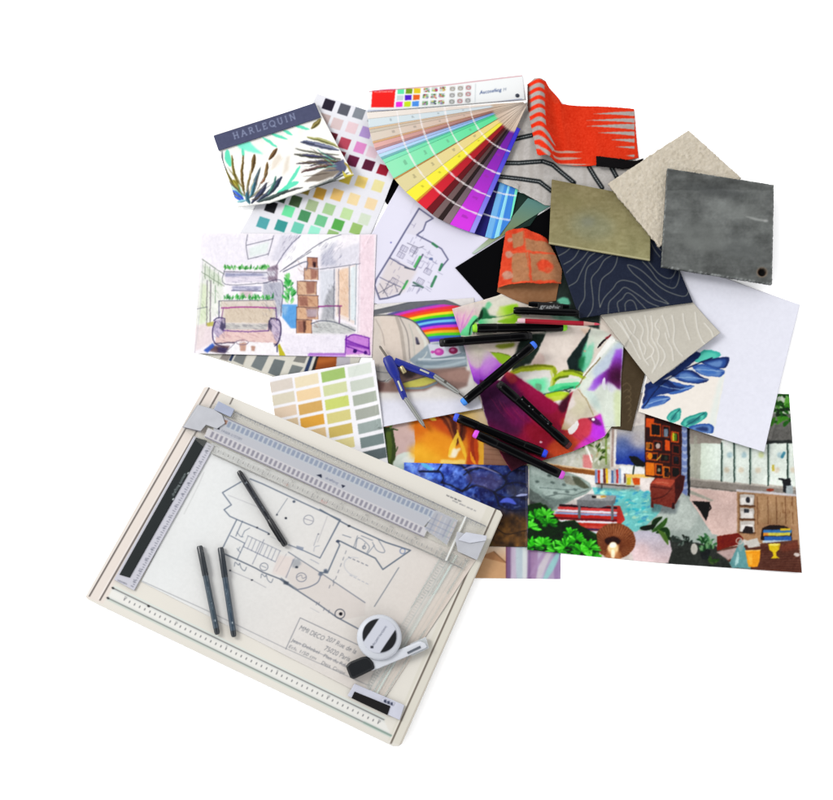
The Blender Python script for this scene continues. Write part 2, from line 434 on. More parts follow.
def pic_stone():
    c = Cv(400, 460, 534, 550, (26, 32, 74)); h, w = c.h, c.w
    rg = np.random.default_rng(12); X = c.x0 + np.arange(w) / SS; Y = c.y0 + np.arange(h) / SS; X, Y = np.meshgrid(X, Y)
    wx = X + 22 * fbm(h, w, 45, 2); wy = Y + 22 * fbm(h, w, 45, 3)
    pts = np.array([(410, 470), (420, 472), (428, 484), (438, 476), (446, 468), (455, 482), (462, 470), (472, 466), (480, 476), (492, 472), (505, 468), (520, 470), (470, 488), (486, 484), (500, 486), (515, 484), (526, 480), (500, 500), (512, 502), (526, 498), (508, 516), (524, 520), (494, 518), (512, 536), (526, 540), (498, 534), (470, 510), (450, 500), (480, 530)], float)
    d = np.stack([np.hypot((wx - a) * .85, (wy - b) * 1.15) for a, b in pts]); ds = np.sort(d, 0); k = d.argmin(0)
    pal = np.array([(40, 84, 196), (64, 92, 206), (34, 64, 160), (84, 116, 214), (52, 58, 126), (28, 44, 112)], float)
    base = pal[(k * 7 + 3) % 6] * .6 + np.array((26, 34, 82)) + 230 * fbm(h, w, 13, 5)[..., None] * np.array([1., 1.05, 1.1]) + 64 * np.clip((470 - X) / 40, -.3, 1)[..., None]
    dark = np.clip((X - 470) / 60, 0, 1)[..., None] * .55
    base = base * (1 - dark) + np.array((30, 32, 62)) * dark
    t = np.clip((Y - 506 + 10 * fbm(h, w, 30, 8)) / 14, 0, 1)[..., None]
    brown = np.array((86, 56, 24)) + 130 * fbm(h, w, 16, 11)[..., None] * np.array([1, .7, .3])
    base = base * np.array((.62, .72, .78)) * np.clip(1.15 - (X - 430) / 260, .6, 1.15)[..., None]; base = base * (1 - t) + brown * t
    base += np.clip(fbm(h, w, 7, 21) - .12, 0, 1)[..., None] * np.array((260, 260, 230)) * (1 - t)
    c.a = np.clip(base, 4, 255)
    S_ = (400, 460, 5.72)
    for p, w in [([(110, 66), (215, 64), (246, 100), (235, 132)], 1.5), ([(215, 64), (245, 15)], 1.6), ([(240, 128), (300, 150), (360, 182)], 1.6), ([(360, 176), (402, 130), (405, 98), (362, 40), (300, 20)], 1.9), ([(365, 84), (430, 50), (520, 55), (598, 100), (600, 142), (538, 184)], 1.6), ([(360, 182), (425, 146), (485, 160), (540, 190), (566, 262)], 1.7), ([(598, 140), (660, 130), (730, 142)], 1.6), ([(540, 188), (600, 216), (680, 214), (730, 232)], 1.5), ([(566, 262), (640, 290), (730, 286)], 1.4), ([(600, 100), (650, 60), (730, 70)], 1.4), ([(640, 130), (660, 180), (650, 214)], 1.1)]: c.line(curve(cp(*S_, p), 24), w, (10, 12, 34), .9, .9)
    for p, cc in [([(380, 90), (440, 62), (520, 68), (585, 104), (585, 134), (530, 172), (450, 150), (385, 130)], (120, 104, 150)), ([(610, 150), (690, 150), (730, 180), (690, 205), (620, 200)], (96, 92, 96)), ([(610, 90), (700, 80), (730, 110), (660, 122)], (40, 44, 70))]: c.poly(smooth(cp(*S_, p)), cc, .4, 1.2)
    c.warp(.8, 4, 81)
    c.leaf([(421, 463), (426, 466), (432, 470)], 4, (90, 200, 240), .8); c.line([(420, 471.5), (440, 472)], 1.6, (14, 22, 60))
    c.leaf([(462, 470), (478, 466), (500, 474)], 2, (190, 180, 220), .6); c.leaf([(500, 502), (508, 500), (516, 504)], 5, (90, 110, 240), .8, 1); c.leaf([(516, 496), (522, 495), (528, 495)], 2.4, (190, 200, 250), .8)
    c.ell(478, 545, 14, 6, (90, 84, 26), .7, 0, 2); c.line(curve([(476, 530), (490, 524), (506, 534), (528, 530)]), 1, (40, 24, 10))
    c.line([(400, 547.6), (534, 547.6)], 1.2, (14, 12, 24)); c.line([(527.6, 460), (527.6, 550)], .8, (60, 64, 100)); return c

def leaves(c, seed, n, xa, ya, xb, yb, cols, L=8, w=3, up=True):
    rg = random.Random(seed)
    for k in range(n):
        x, y = rg.uniform(xa, xb), rg.uniform(ya, yb); a = rg.uniform(-2.6, -.5) if up else rg.uniform(0, 6.28); l = L * rg.uniform(.6, 1.2)
        p = [(x, y), (x + l * .5 * math.cos(a) + rg.uniform(-1, 1), y + l * .5 * math.sin(a)), (x + l * math.cos(a), y + l * math.sin(a) + 1)]
        c.leaf(p, w * rg.uniform(.7, 1.2), rg.choice(cols), .95)

def pic_interior():
    c = Cv(518, 380, 806, 578, (206, 198, 192)); rg = random.Random(4)
    # far wall, window with planting
    c.rect(518, 400, 616, 470, (176, 180, 156)); c.noise(6, 20, 31, 4, (1, 1, .8))
    leaves(c, 5, 70, 574, 425, 612, 462, [(96, 120, 56), (142, 156, 92), (60, 84, 40), (206, 208, 196), (176, 166, 130)], 6, 2.4, False)
    for x in (562, 570, 585): c.leaf([(x, 445), (x + 3, 458), (x - 2, 470)], 3, (226, 222, 214), .8)
    c.rect(548, 452, 592, 470, (206, 206, 198), .75, 2); c.rect(583, 455, 592, 470, (214, 120, 122), .8, .8)
    c.line(curve([(586, 446), (590, 456), (592, 462)]), 1.6, (240, 240, 236)); c.line([(606, 432), (606, 464)], 2, (112, 140, 60), .7)
    c.rect(610, 424, 648, 470, (204, 196, 190)); c.line([(613, 428), (612, 466)], 2, (170, 150, 140))
    c.poly([(617, 430), (646, 424), (645, 466), (615.5, 464)], vgrad((182, 178, 176), (44, 70, 160), 430, 460)); c.ell(640, 440, 9, 9, (196, 188, 182), .7, 0, 3); c.ell(622, 450, 6, 12, (84, 110, 168), .5, 0, 3)
    c.line([(615.4, 430), (614.6, 466)], 1, (232, 230, 226))
    # long shelf and sofa
    c.poly([(542, 463), (596, 469), (660, 474), (660, 500), (542, 500)], (214, 210, 206), 1)
    c.poly([(545, 464), (570, 468), (596, 470), (597, 476), (570, 475), (548, 468)], (150, 98, 54)); c.line([(547, 464), (596, 470.6)], .9, (224, 190, 140))
    c.poly([(545, 469), (598, 476), (600, 486), (560, 480)], (222, 220, 214))
    # sofa
    c.poly(np.r_[curve([(529, 466), (548, 468), (572, 474), (588, 482), (592, 489)], 16), curve([(586, 494), (574, 499), (562, 506), (552, 511), (540, 503), (529, 492)], 16)], (150, 166, 160)); c.poly([(529, 494), (540, 504), (552, 511), (549, 516), (529, 506)], (58, 62, 62), .9, 1.)
    c.poly([(529, 488), (545, 500), (555, 508), (548, 512), (538, 504), (529, 500)], (110, 120, 116), 1, .5)
    c.poly([(531, 470), (570, 478), (590, 489), (575, 493), (545, 492), (532, 483)], (164, 180, 174), 1, .8)
    c.poly([(530, 466), (548, 470), (574, 475), (590, 486), (574, 484), (550, 479), (531, 474)], (186, 200, 194), .8, 1.); c.poly([(533, 484), (556, 490), (578, 491), (560, 500), (545, 496)], (176, 192, 186), .9, 1.2); c.poly([(540, 494), (556, 500), (574, 497), (562, 504), (552, 508)], (122, 136, 132), .9, .8)
    for x, y in [(537, 482), (552, 483), (564, 485), (555, 493), (567, 492), (575, 490), (549, 476), (562, 478)]: c.ell(x, y, 2.4, 1.3, (92, 106, 102), .8, 10, .5)
    c.line(curve([(545, 497), (560, 494), (574, 495), (588, 490)]), .9, (112, 126, 122)); c.line(curve([(540, 488), (552, 489), (566, 490), (580, 489)]), .8, (120, 136, 132))
    c.poly([(572, 476), (578, 477), (590, 488), (584, 489), (574, 484)], (104, 108, 92), 1, .4); c.poly([(562, 476), (571, 476), (576, 486), (566, 484)], (160, 158, 140), .8, .6)
    c.poly([(660, 488), (692, 496), (722, 544), (722, 570), (640, 560), (640, 505)], (168, 178, 172)); c.poly([(655, 512), (668, 500), (684, 496), (700, 515), (690, 530), (660, 530)], (182, 190, 184), 1, 1)
    # turquoise rug
    c.poly([(592, 487), (640, 490), (664, 500), (660, 512), (648, 524), (636, 532), (600, 528), (612, 510), (596, 500)], (124, 200, 198))
    for k in range(170):
        x, y = rg.uniform(594, 656), rg.uniform(489, 526)
        if x + y * .5 < 905 and x > 590 + (y - 489) * .4: c.leaf([(x, y), (x + rg.uniform(3, 7), y - rg.uniform(-2, 3))], rg.uniform(1, 2.6), rg.choice([(70, 190, 200), (160, 230, 222), (90, 170, 200), (190, 226, 196), (60, 160, 190)]), .8)
    # striped rug under the coffee table
    c.poly([(560, 506), (620, 506), (625, 520), (610, 534), (570, 530), (552, 522)], (196, 70, 62))
    for k, cc in enumerate([(60, 20, 40), (214, 84, 84), (226, 226, 236), (150, 170, 210), (196, 50, 40), (120, 30, 50), (230, 232, 240), (206, 66, 50), (210, 90, 80), (84, 60, 100), (214, 222, 236)]):
        y = 505.5 + 2.5 * k; c.line([(560 - k * 1.2, y), (616, y + 2.4)], 2.1, cc)
    c.poly([(577, 500), (588, 494), (616, 495.5), (615, 504), (600, 508), (577, 506)], (126, 128, 130)); c.poly([(577, 500), (588, 494), (616, 495.5), (612, 501)], (154, 156, 158))
    c.rect(578, 505, 580.4, 519, (112, 116, 120)); c.rect(611, 502, 613.4, 520, (120, 124, 128)); c.ell(600, 497, 6, 1.6, (216, 208, 190)); c.ell(603, 496.6, 3, 1, (190, 150, 70)); c.ell(594, 497, 2.4, 1.3, (50, 46, 44))
    # books and the desk
    x = 595.; cols = [(132, 150, 190), (196, 64, 56), (206, 214, 224), (120, 70, 66), (228, 190, 40), (214, 206, 196), (96, 120, 160), (170, 176, 186), (190, 60, 60), (150, 170, 196), (224, 224, 226), (108, 84, 92)]; k = 0
    while x < 628:
        w = rg.uniform(1.8, 3); hh = rg.uniform(0, 2.5); c.poly([(x, 468 + hh), (x + w, 468.4 + hh), (x + w, 483.5), (x, 483)], cols[k % 12]); k += 1; x += w + .15
    c.line([(596, 483.6), (634, 486.6)], 1.4, (92, 70, 58)); c.rect(601, 484, 602.4, 489, (90, 84, 78))
    c.poly([(619, 466), (640, 466), (648, 472), (640, 474), (624, 474)], (226, 226, 224)); c.poly([(625, 474), (660, 474.6), (662, 477.4), (626, 477.6)], (230, 192, 110)); c.rect(626, 477.4, 640, 486, (200, 200, 170)); c.rect(627, 477.5, 631, 485, (206, 196, 60)); c.poly([(632, 478), (640, 478), (640, 485), (634, 485)], (206, 92, 30)); c.rect(655, 477, 657, 483, (60, 52, 48)); c.rect(640, 479, 654, 490, (224, 216, 212))
    c.poly([(629, 456), (637, 457), (645, 463), (644, 467), (636, 466), (631, 461)], (22, 46, 36)); c.line([(634, 466), (633, 474)], 1.5, (50, 60, 50)); c.line([(638, 460), (630, 457)], 2, (16, 34, 28))
    # bookcase of stacked boxes
    c.poly([(645, 412), (684, 424), (682, 482), (645, 476)], (70, 36, 16))
    cell = [(646, 418, 8, 9, 0), (650, 423, 11, 13, 1), (662, 425, 8, 12, 2), (671, 431, 8, 11, 3), (646, 442, 7, 8, 4), (653, 440, 9, 10, 5), (665, 440, 5, 10, 6), (672, 444, 8, 10, 7), (646, 452, 12, 8, 8), (659, 453, 11, 9, 9), (672, 455, 8, 10, 7), (645.5, 462, 9, 13, 10), (655, 463, 8, 12, 1), (663, 466, 7, 12, 4), (671, 466, 9, 12, 9)]
    for x, y, w, hh, s in cell:
        c.poly([(x, y), (x + w, y + 1), (x + w, y + hh + 1), (x, y + hh)], [(216, 92, 24), (206, 104, 22), (150, 70, 26), (196, 92, 20), (206, 120, 40), (130, 60, 24), (222, 100, 30), (110, 52, 22), (176, 88, 24), (120, 58, 26), (224, 128, 30)][s])
        if s not in (0, 10, 6): c.poly([(x + 1.4, y + 1.6), (x + w - 1.2, y + 2.4), (x + w - 1.2, y + hh - .8), (x + 1.4, y + hh - 1.4)], (34, 22, 18))
    for x, y, r, cc in [(656, 429, 2.6, (20, 18, 20)), (648, 446, 2.2, (166, 110, 46)), (658, 446, 2.4, (196, 176, 170)), (650, 456, 2.6, (236, 150, 30)), (666, 458, 2, (60, 70, 60)), (659, 470, 1.6, (150, 150, 130)), (676, 459, 2.4, (40, 46, 60)), (668, 474, 2, (90, 60, 40))]: c.ell(x, y, r, r * 1.2, cc, .95, 0, .3)
    c.rect(664, 429, 668, 437, (120, 134, 150)); c.rect(672.4, 433, 674.4, 441, (190, 196, 60)); c.rect(675, 433.4, 677, 441, (96, 140, 60)); c.line([(657, 460), (661, 455)], 1, (210, 180, 90))
    c.poly([(682, 424), (688, 426), (687, 496), (681, 492)], (124, 140, 184)); 
    for y in range(430, 492, 7): c.leaf([(682, y), (685, y + 2), (687, y)], 2.4, (176, 186, 210), .8)
    c.poly([(687, 424), (690, 425), (690, 497), (687.4, 495)], (24, 34, 44))
    c.poly([(650, 500), (680, 500), (676, 514), (652, 512)], (84, 92, 96), .6, 1.2); c.poly([(596, 484), (640, 486), (640, 491), (598, 490)], (96, 104, 106), .5, 1.)
    # leather armchair
    c.poly([(650, 484), (655, 478), (674, 478), (679, 474.5), (685, 476), (683, 490), (676, 503), (672, 508), (656, 504), (651, 503)], (134, 66, 54)); c.poly([(651, 483), (657, 478), (676, 480), (670, 487)], (188, 92, 72)); c.poly([(675, 480), (680, 475), (685, 476), (682, 492), (675, 504)], (84, 34, 30))
    c.line([(652, 487), (670, 489)], .9, (90, 40, 36)); c.line(curve([(653, 499), (664, 496), (672, 488)]), .9, (90, 42, 36)); c.rect(651, 502, 653.4, 508, (110, 50, 40)); c.rect(672, 503, 674.6, 509, (70, 30, 26)); c.line([(656, 482), (668, 483)], 1.2, (206, 120, 96))
    # kitchen
    c.poly([(690, 418), (800, 418), (800, 500), (690, 484)], (196, 190, 180)); c.poly([(690, 425), (730, 440), (770, 450), (770, 446), (690, 446)], (158, 150, 142), 1, .6)
    c.poly([(690, 444), (702, 444), (700, 479), (690, 477)], (176, 178, 166)); c.rect(694, 436, 697, 480, (168, 170, 156), .6, .6)
    c.poly([(701, 443), (721, 444), (721, 480.5), (700, 479)], hgrad((206, 216, 202), (224, 234, 226), 701, 721))
    xs = [721.5, 734, 750, 768, 787.5, 801]
    for a, b in zip(xs, xs[1:]):
        c.poly([(a, 440), (b, 441), (b, 482 + (b - 721) * .07), (a, 481 + (a - 721) * .07)], (226, 234, 226))
        c.ell((a + b) / 2 + 2, 455, 3, 3, rg.choice([(150, 196, 186), (206, 214, 150), (160, 190, 200)]), .7, 0, .7); c.ell((a + b) / 2 - 1, 470, 3, 3, (216, 196, 170), .6, 0, .8)
        c.line([(a, 443), (a, 482 + (a - 721) * .07)], 1.3, (46, 70, 62)); c.line([(a + 1.3, 444), (a + 1.3, 481)], .9, (176, 192, 184))
    c.line([(784, 453), (782, 457)], 3, (86, 150, 170)); c.rect(772, 465, 774.6, 471, (206, 190, 90))
    c.poly([(774, 414), (793, 412), (793, 442), (765, 443)], (116, 115, 112)); c.poly([(765, 441), (793, 440), (793, 443), (764, 444)], (62, 66, 66)); c.poly([(765, 436), (774, 414), (778, 414), (771, 440)], (150, 148, 144), 1, .4)
    c.rect(774, 390, 792, 414, (206, 214, 200)); leaves(c, 9, 46, 775, 396, 793, 424, [(44, 110, 30), (84, 150, 50), (26, 66, 20), (110, 176, 80)], 8, 3.6, False)
    c.poly([(690, 478), (737, 484), (796, 488), (797, 497), (737, 492), (690, 487)], (150, 143, 136)); c.line([(690, 479), (796, 489.5)], 1, (186, 180, 172)); c.line([(690, 486), (737, 491.5)], 1, (120, 114, 108))
    c.poly([(690, 488), (737, 492), (736.5, 538), (712, 534), (690, 500)], (216, 190, 182)); c.poly([(690, 494), (710, 501), (714, 500.5), (690, 490)], (170, 170, 158), 1, .4)
    c.poly([(692, 501), (710, 502), (709, 512), (706, 521), (698, 508)], (26, 24, 24)); c.line([(709, 503), (711, 508), (708, 512)], 1.2, (26, 24, 24))
    c.poly([(737, 491), (797, 496), (799, 552), (737, 538)], (176, 140, 108)); c.line([(737, 490.4), (797, 495.6)], 2.2, (200, 196, 200)); c.ell(770, 490, 4, 1.4, (150, 70, 50))
    c.poly([(738.5, 493), (755, 494), (755, 536), (738.5, 532)], (150, 116, 88))
    for y in (494, 507.5, 521):
        c.poly([(739.8, y), (754, y + .8), (754, y + 11.4), (739.8, y + 10.6)], (196, 190, 184)); c.rect(741, y + 4, 752.6, y + 10.6, (226, 222, 218)); c.line([(739.5, y + 11.4), (754.6, y + 12.2)], 1.6, (104, 74, 54))
    c.ell(748, 500, 2.2, 3, (60, 60, 66)); c.rect(744, 509, 749, 513, (70, 74, 80)); c.poly([(742, 533), (745, 526), (752, 527), (753, 534)], (58, 50, 50)); c.rect(740, 521, 754, 525, (196, 190, 184))
    c.poly([(757, 496), (796, 499), (797, 526), (757, 522)], (180, 146, 112))
    for x in (757, 767.5, 776, 785, 792): c.line([(x, 497), (x + .5, 524)], .9, (136, 100, 74))
    for k in range(24): x = rg.uniform(758, 794); y = rg.uniform(500, 520); c.line([(x, y), (x + .3, y + rg.uniform(3, 7))], .7, rg.choice([(150, 112, 82), (206, 172, 136)]), .8)
    c.poly([(760, 540), (762, 528), (770, 525), (784, 526), (791, 530), (792, 546)], (58, 42, 38)); c.rect(763, 530, 791, 534, (70, 130, 190)); c.rect(764, 533, 790, 536, (216, 206, 90)); c.rect(764, 536.6, 791, 541, (60, 110, 180)); c.rect(762, 540.6, 790, 543, (196, 210, 220)); c.rect(763, 533, 768, 536, (226, 150, 60)); c.rect(780, 528.5, 790, 531, (226, 196, 60))
    c.poly([(782, 480), (790, 478), (791, 487), (788, 494), (783, 492)], (48, 52, 56)); c.line([(779, 479), (790, 481)], 1.8, (40, 44, 48)); c.rect(786, 486, 793, 494, (170, 180, 182))
    # foreground of the kitchen: table, grey floor
    c.poly([(668, 536), (690, 542), (716, 546), (728, 560), (733, 572), (666, 566)], (66, 70, 66)); leaves(c, 11, 24, 672, 538, 692, 546, [(60, 72, 66), (110, 124, 116), (40, 50, 44)], 5, 2, True); c.ell(694, 549, 3.4, 5.5, (196, 192, 184), 1, 0, .3); c.ell(705, 553, 5, 7, (46, 52, 54), 1, 0, .3)
    leaves(c, 12, 40, 699, 538, 714, 552, [(70, 120, 80), (40, 84, 50), (120, 160, 116)], 6, 2.6, True); leaves(c, 13, 16, 706, 556, 716, 565, [(60, 96, 40), (84, 110, 60)], 5, 2)
    c.poly([(718, 548), (797, 540), (802, 575), (735, 570)], (112, 74, 62)); 
    for k in range(10): c.line([(722 + k * 3, 550 + 2 * k), (800, 546 + 2.6 * k)], .8, (84, 52, 44), .6)
    c.poly([(717, 536), (738, 533), (743, 538), (742, 544), (728, 547), (717, 551)], (132, 46, 28)); c.poly([(716, 552), (740, 547), (748, 552), (728, 560)], (190, 166, 162), 1, .4); c.poly([(745, 541), (757, 538), (760, 546), (748, 548)], (200, 196, 190))
    c.poly([(736, 549), (741, 541), (745, 549), (752, 560), (750, 569), (732, 568), (729, 563)], (112, 162, 164)); c.ell(740.5, 545, 3, 6, (150, 176, 174), .9, 0, .5); c.leaf([(738, 552), (737, 560), (735, 566)], 3, (176, 210, 208)); c.arc(739, 541, 3, 3, 0, 360, 1, (200, 186, 180))
    c.poly([(745, 551), (760, 550), (759.5, 560), (757, 567), (748, 567)], (238, 164, 44)); c.line([(745, 551), (760, 550)], 1, (248, 206, 120)); c.poly([(747, 554), (752, 554), (752, 565), (749, 565)], (250, 190, 80), .8, .5)
    c.poly([(768, 544), (780, 543.6), (779, 550), (775.6, 552.5), (776, 556), (779, 558.4), (770, 558.6), (773, 556), (772.6, 552.5), (769, 550)], (232, 204, 40)); c.ell(774, 544.6, 5.4, 1.3, (250, 236, 120)); c.ell(796, 555, 3, 2, (206, 196, 190)); c.poly([(778, 546), (797, 541), (798, 549), (782, 552)], (140, 80, 62), .7, 1)
    # pouf, basket lamp and the leafy plant
    c.poly([(634, 532), (645, 530), (668, 534), (672, 550), (668, 563), (634, 561), (630, 548)], vgrad((196, 192, 206), (222, 200, 202), 532, 560)); c.ell(641, 552, 9, 9, (236, 208, 208), .7, 0, 3)
    for p, cc in [([(652, 530), (655, 522), (662, 517)], (34, 66, 24)), ([(652, 532), (662, 525), (667, 518)], (70, 110, 50)), ([(656, 533), (666, 530), (669, 540)], (40, 76, 28)), ([(655, 526), (646, 528), (640, 528)], (30, 50, 26)), ([(658, 530), (664, 536), (668, 545)], (96, 130, 60))]: c.leaf(p, 5, cc)
    c.ell(615, 541, 20.5, 18, (146, 92, 62)); c.ell(614, 532, 15, 7, (176, 116, 82), .6, 0, 2)
    for k in range(40):
        a = k / 40 * 6.283; c.line([(614 + 6 * math.cos(a), 546 + 4 * math.sin(a)), (615 + 20 * math.cos(a), 541 + 17.6 * math.sin(a))], .6, (96, 54, 34), .7)
    c.ell(612.5, 541, 8, 4.4, (58, 32, 22), .9, 0, .4); c.ell(613, 549, 5.4, 6.4, (244, 210, 160), 1, 0, .8); c.ell(613, 545, 3.4, 3, (255, 248, 228), 1, 0, .4); c.rect(606, 552, 621, 560, (196, 138, 92), .7, 1.2); c.ell(612.8, 554, 2, 5, (255, 240, 210), .9, 0, .5)
    c.poly([(520, 512), (545, 505), (560, 522), (575, 520), (598, 545), (600, 566), (518, 560)], (26, 58, 20), 1, .6)
    c.poly([(526, 506), (540, 503), (552, 512), (560, 530), (578, 524), (596, 534), (600, 566), (520, 560)], (22, 64, 18), .95, .6)
    for x, y, n, L_ in [(536, 518, 13, 10), (545, 516, 10, 9), (530, 528, 10, 9), (548, 524, 9, 8), (533, 547, 14, 11), (543, 545, 11, 10), (556, 551, 13, 11), (566, 547, 12, 11), (571, 535, 10, 8), (582, 552, 12, 10), (590, 548, 10, 9), (577, 540, 9, 8), (529, 556, 9, 8), (562, 558, 9, 8), (593, 558, 8, 8)]:
        n += 4; L_ *= 1.15
        for k in range(n):
            a = -math.pi / 2 + (k / (n - 1) - .5) * 3.6 + rg.uniform(-.2, .2); l = L_ * rg.uniform(.7, 1.15); w_ = rg.uniform(2.2, 3.4)
            e_ = (x + l * math.cos(a), y + l * .8 * math.sin(a)); m_ = (x + l * .55 * math.cos(a) + rg.uniform(-1, 1), y + l * .55 * math.sin(a))
            col = rg.choice([(44, 146, 28), (70, 196, 44), (100, 224, 70), (30, 110, 22), (62, 176, 40)]); c.leaf([(x, y), m_, e_], w_, col, .97); c.leaf([m_, e_], w_ * .35, tuple(min(255, v + 46) for v in col), .7)
        c.ell(x, y + 1, 1.8, 1.3, (12, 32, 12), .7, 0, .7)
    c.warp(.45, 4, 71); c.a = box(c.a, 1); c.a = 122 + (c.a - 132) * 1.26; g_ = c.a.mean(-1, keepdims=True); c.a = g_ + (c.a - g_) * .93 - 5; c.a = c.a * (1 + .28 * fbm(c.h, c.w, 26 * SS, 80, 4))[..., None]; c.noise(14, 6, 79, 2); c.noise(9, 7, 78, 3); c.noise(2.2, 11, 77, 3); c.noise(1., 9, 76, 1); return c

def chips(c, lst, ox, oy, sc, ux, uy, vx, vy):
    for x, y, col in lst:
        X, Y = ox + x / sc, oy + y / sc; a = np.array([ux, uy]) / sc / 2; b = np.array([vx, vy]) / sc / 2; p = np.array([X, Y])
        c.poly([p - a - b, p + a - b, p + a + b, p - a + b], col)

def pic_greychart():
    c = Cv(180, 290, 400, 402, (214, 211, 200)); c.noise(20, 4, 3); o = (185, 340, 5.206)
    for p, cc in [([(180, 98), (200, 70), (240, 78), (222, 110)], (140, 132, 128)), ([(250, 108), (272, 70), (328, 75), (303, 131)], (118, 122, 122)), ([(343, 138), (380, 70), (440, 75), (398, 162)], (116, 124, 126)), ([(432, 172), (465, 99), (522, 109), (488, 195)], (106, 114, 116)), ([(533, 185), (558, 128), (617, 143), (588, 180)], (120, 126, 126)), ([(562, 112), (590, 70), (640, 75), (622, 122)], (128, 128, 124)), ([(618, 168), (655, 70), (672, 72), (640, 165)], (36, 54, 92)), ([(228, 106), (246, 70), (260, 72), (240, 112)], (34, 50, 84)), ([(662, 175), (700, 60), (792, 66), (783, 200)], (150, 74, 22)), ([(655, 170), (690, 66), (702, 66), (672, 170)], (30, 24, 24)), ([(792, 60), (860, 60), (860, 200), (783, 200)], (186, 182, 190))]: c.poly(cp(*o, p), cc)
    c.poly(cp(*o, [(690, 100), (780, 90), (782, 110), (690, 125)]), (196, 112, 48), .6, 1.5); c.line(cp(*o, [(330, 60), (300, 140)]), .8, (196, 190, 176)); c.noise(3, 5, 8); return c

def pic_colourchart():
    c = Cv(228, 86, 402, 246, (236, 236, 243)); o = (290, 85, 5.)
    def row(l): chips(c, l, *o, 51, 16, -20, 51)
    row([(193, 100, (30, 22, 42)), (270, 124, (88, 90, 102)), (345, 143, (134, 140, 150)), (420, 165, (170, 176, 184))])
    row([(170, 172, (196, 176, 172)), (234, 195, (222, 200, 200)), (309, 215, (236, 208, 214)), (380, 238, (182, 154, 214)), (455, 258, (206, 190, 226))])
    row([(140, 240, (70, 10, 26)), (205, 264, (96, 16, 34)), (272, 293, (188, 70, 92)), (350, 315, (226, 142, 204)), (412, 338, (236, 208, 220))])
    row([(170, 330, (90, 20, 30)), (245, 357, (128, 26, 46)), (313, 383, (100, 10, 56)), (393, 405, (86, 10, 48)), (466, 430, (156, 14, 44))])
    row([(205, 450, (190, 170, 90)), (280, 470, (214, 190, 70)), (357, 490, (244, 214, 122)), (440, 511, (236, 226, 164))])
    row([(75, 520, (150, 130, 60)), (150, 545, (206, 160, 66)), (235, 552, (238, 196, 116)), (318, 573, (246, 222, 170)), (405, 596, (245, 220, 176))])
    row([(-45, 560, (44, 62, 48)), (28, 582, (66, 92, 58)), (110, 604, (168, 188, 144)), (195, 622, (172, 208, 152)), (283, 645, (196, 226, 166)), (372, 672, (216, 228, 206))])
    row([(-95, 610, (18, 20, 24)), (-8, 632, (112, 232, 166)), (72, 656, (72, 146, 94)), (155, 680, (112, 196, 144)), (240, 700, (86, 172, 78)), (330, 720, (156, 194, 112))])
    row([(-135, 690, (82, 168, 174)), (-45, 705, (52, 152, 148)), (38, 716, (110, 206, 182)), (120, 735, (158, 238, 212)), (210, 755, (150, 190, 120))])
    c.noise(25, 2.5, 4); c.noise(1.5, 2, 5, 1); return c

def pic_yellowcard():
    c = Cv(264, 356, 394, 486, (246, 245, 250)); o = (240, 340, 5.206)
    tab = [[(222, 212, 202), (238, 224, 192), (164, 196, 112), (222, 229, 220)], [(221, 213, 192), (242, 213, 168), (213, 219, 168), (206, 213, 201)], [(228, 206, 182), (216, 172, 98), (206, 217, 116), (172, 180, 166)], [(220, 196, 160), (226, 166, 62), (216, 207, 134), (166, 171, 161)], [(206, 170, 110), (222, 192, 142), (206, 182, 98), (156, 169, 166)], [(190, 150, 80), (206, 160, 70), (224, 212, 150), (120, 136, 136)], [(180, 130, 60), (196, 150, 60), (200, 180, 110), (90, 102, 106)]]
    xs = [(150, 224), (284, 200), (422, 172), (560, 147)]
    for r in range(7):
        for k in range(4):
            X = xs[k][0] + r * 9.5 + (6 * r if k == 3 else 0) * .55; Y = xs[k][1] + r * (68 + k * 1.6)
            w = 122; c.poly(cp(*o, [(X, Y), (X + w, Y - 26), (X + w + 7, Y + 28), (X + 7, Y + 54)]), tab[r][k])
    c.noise(25, 2, 4); c.noise(1.5, 2, 5, 1); return c

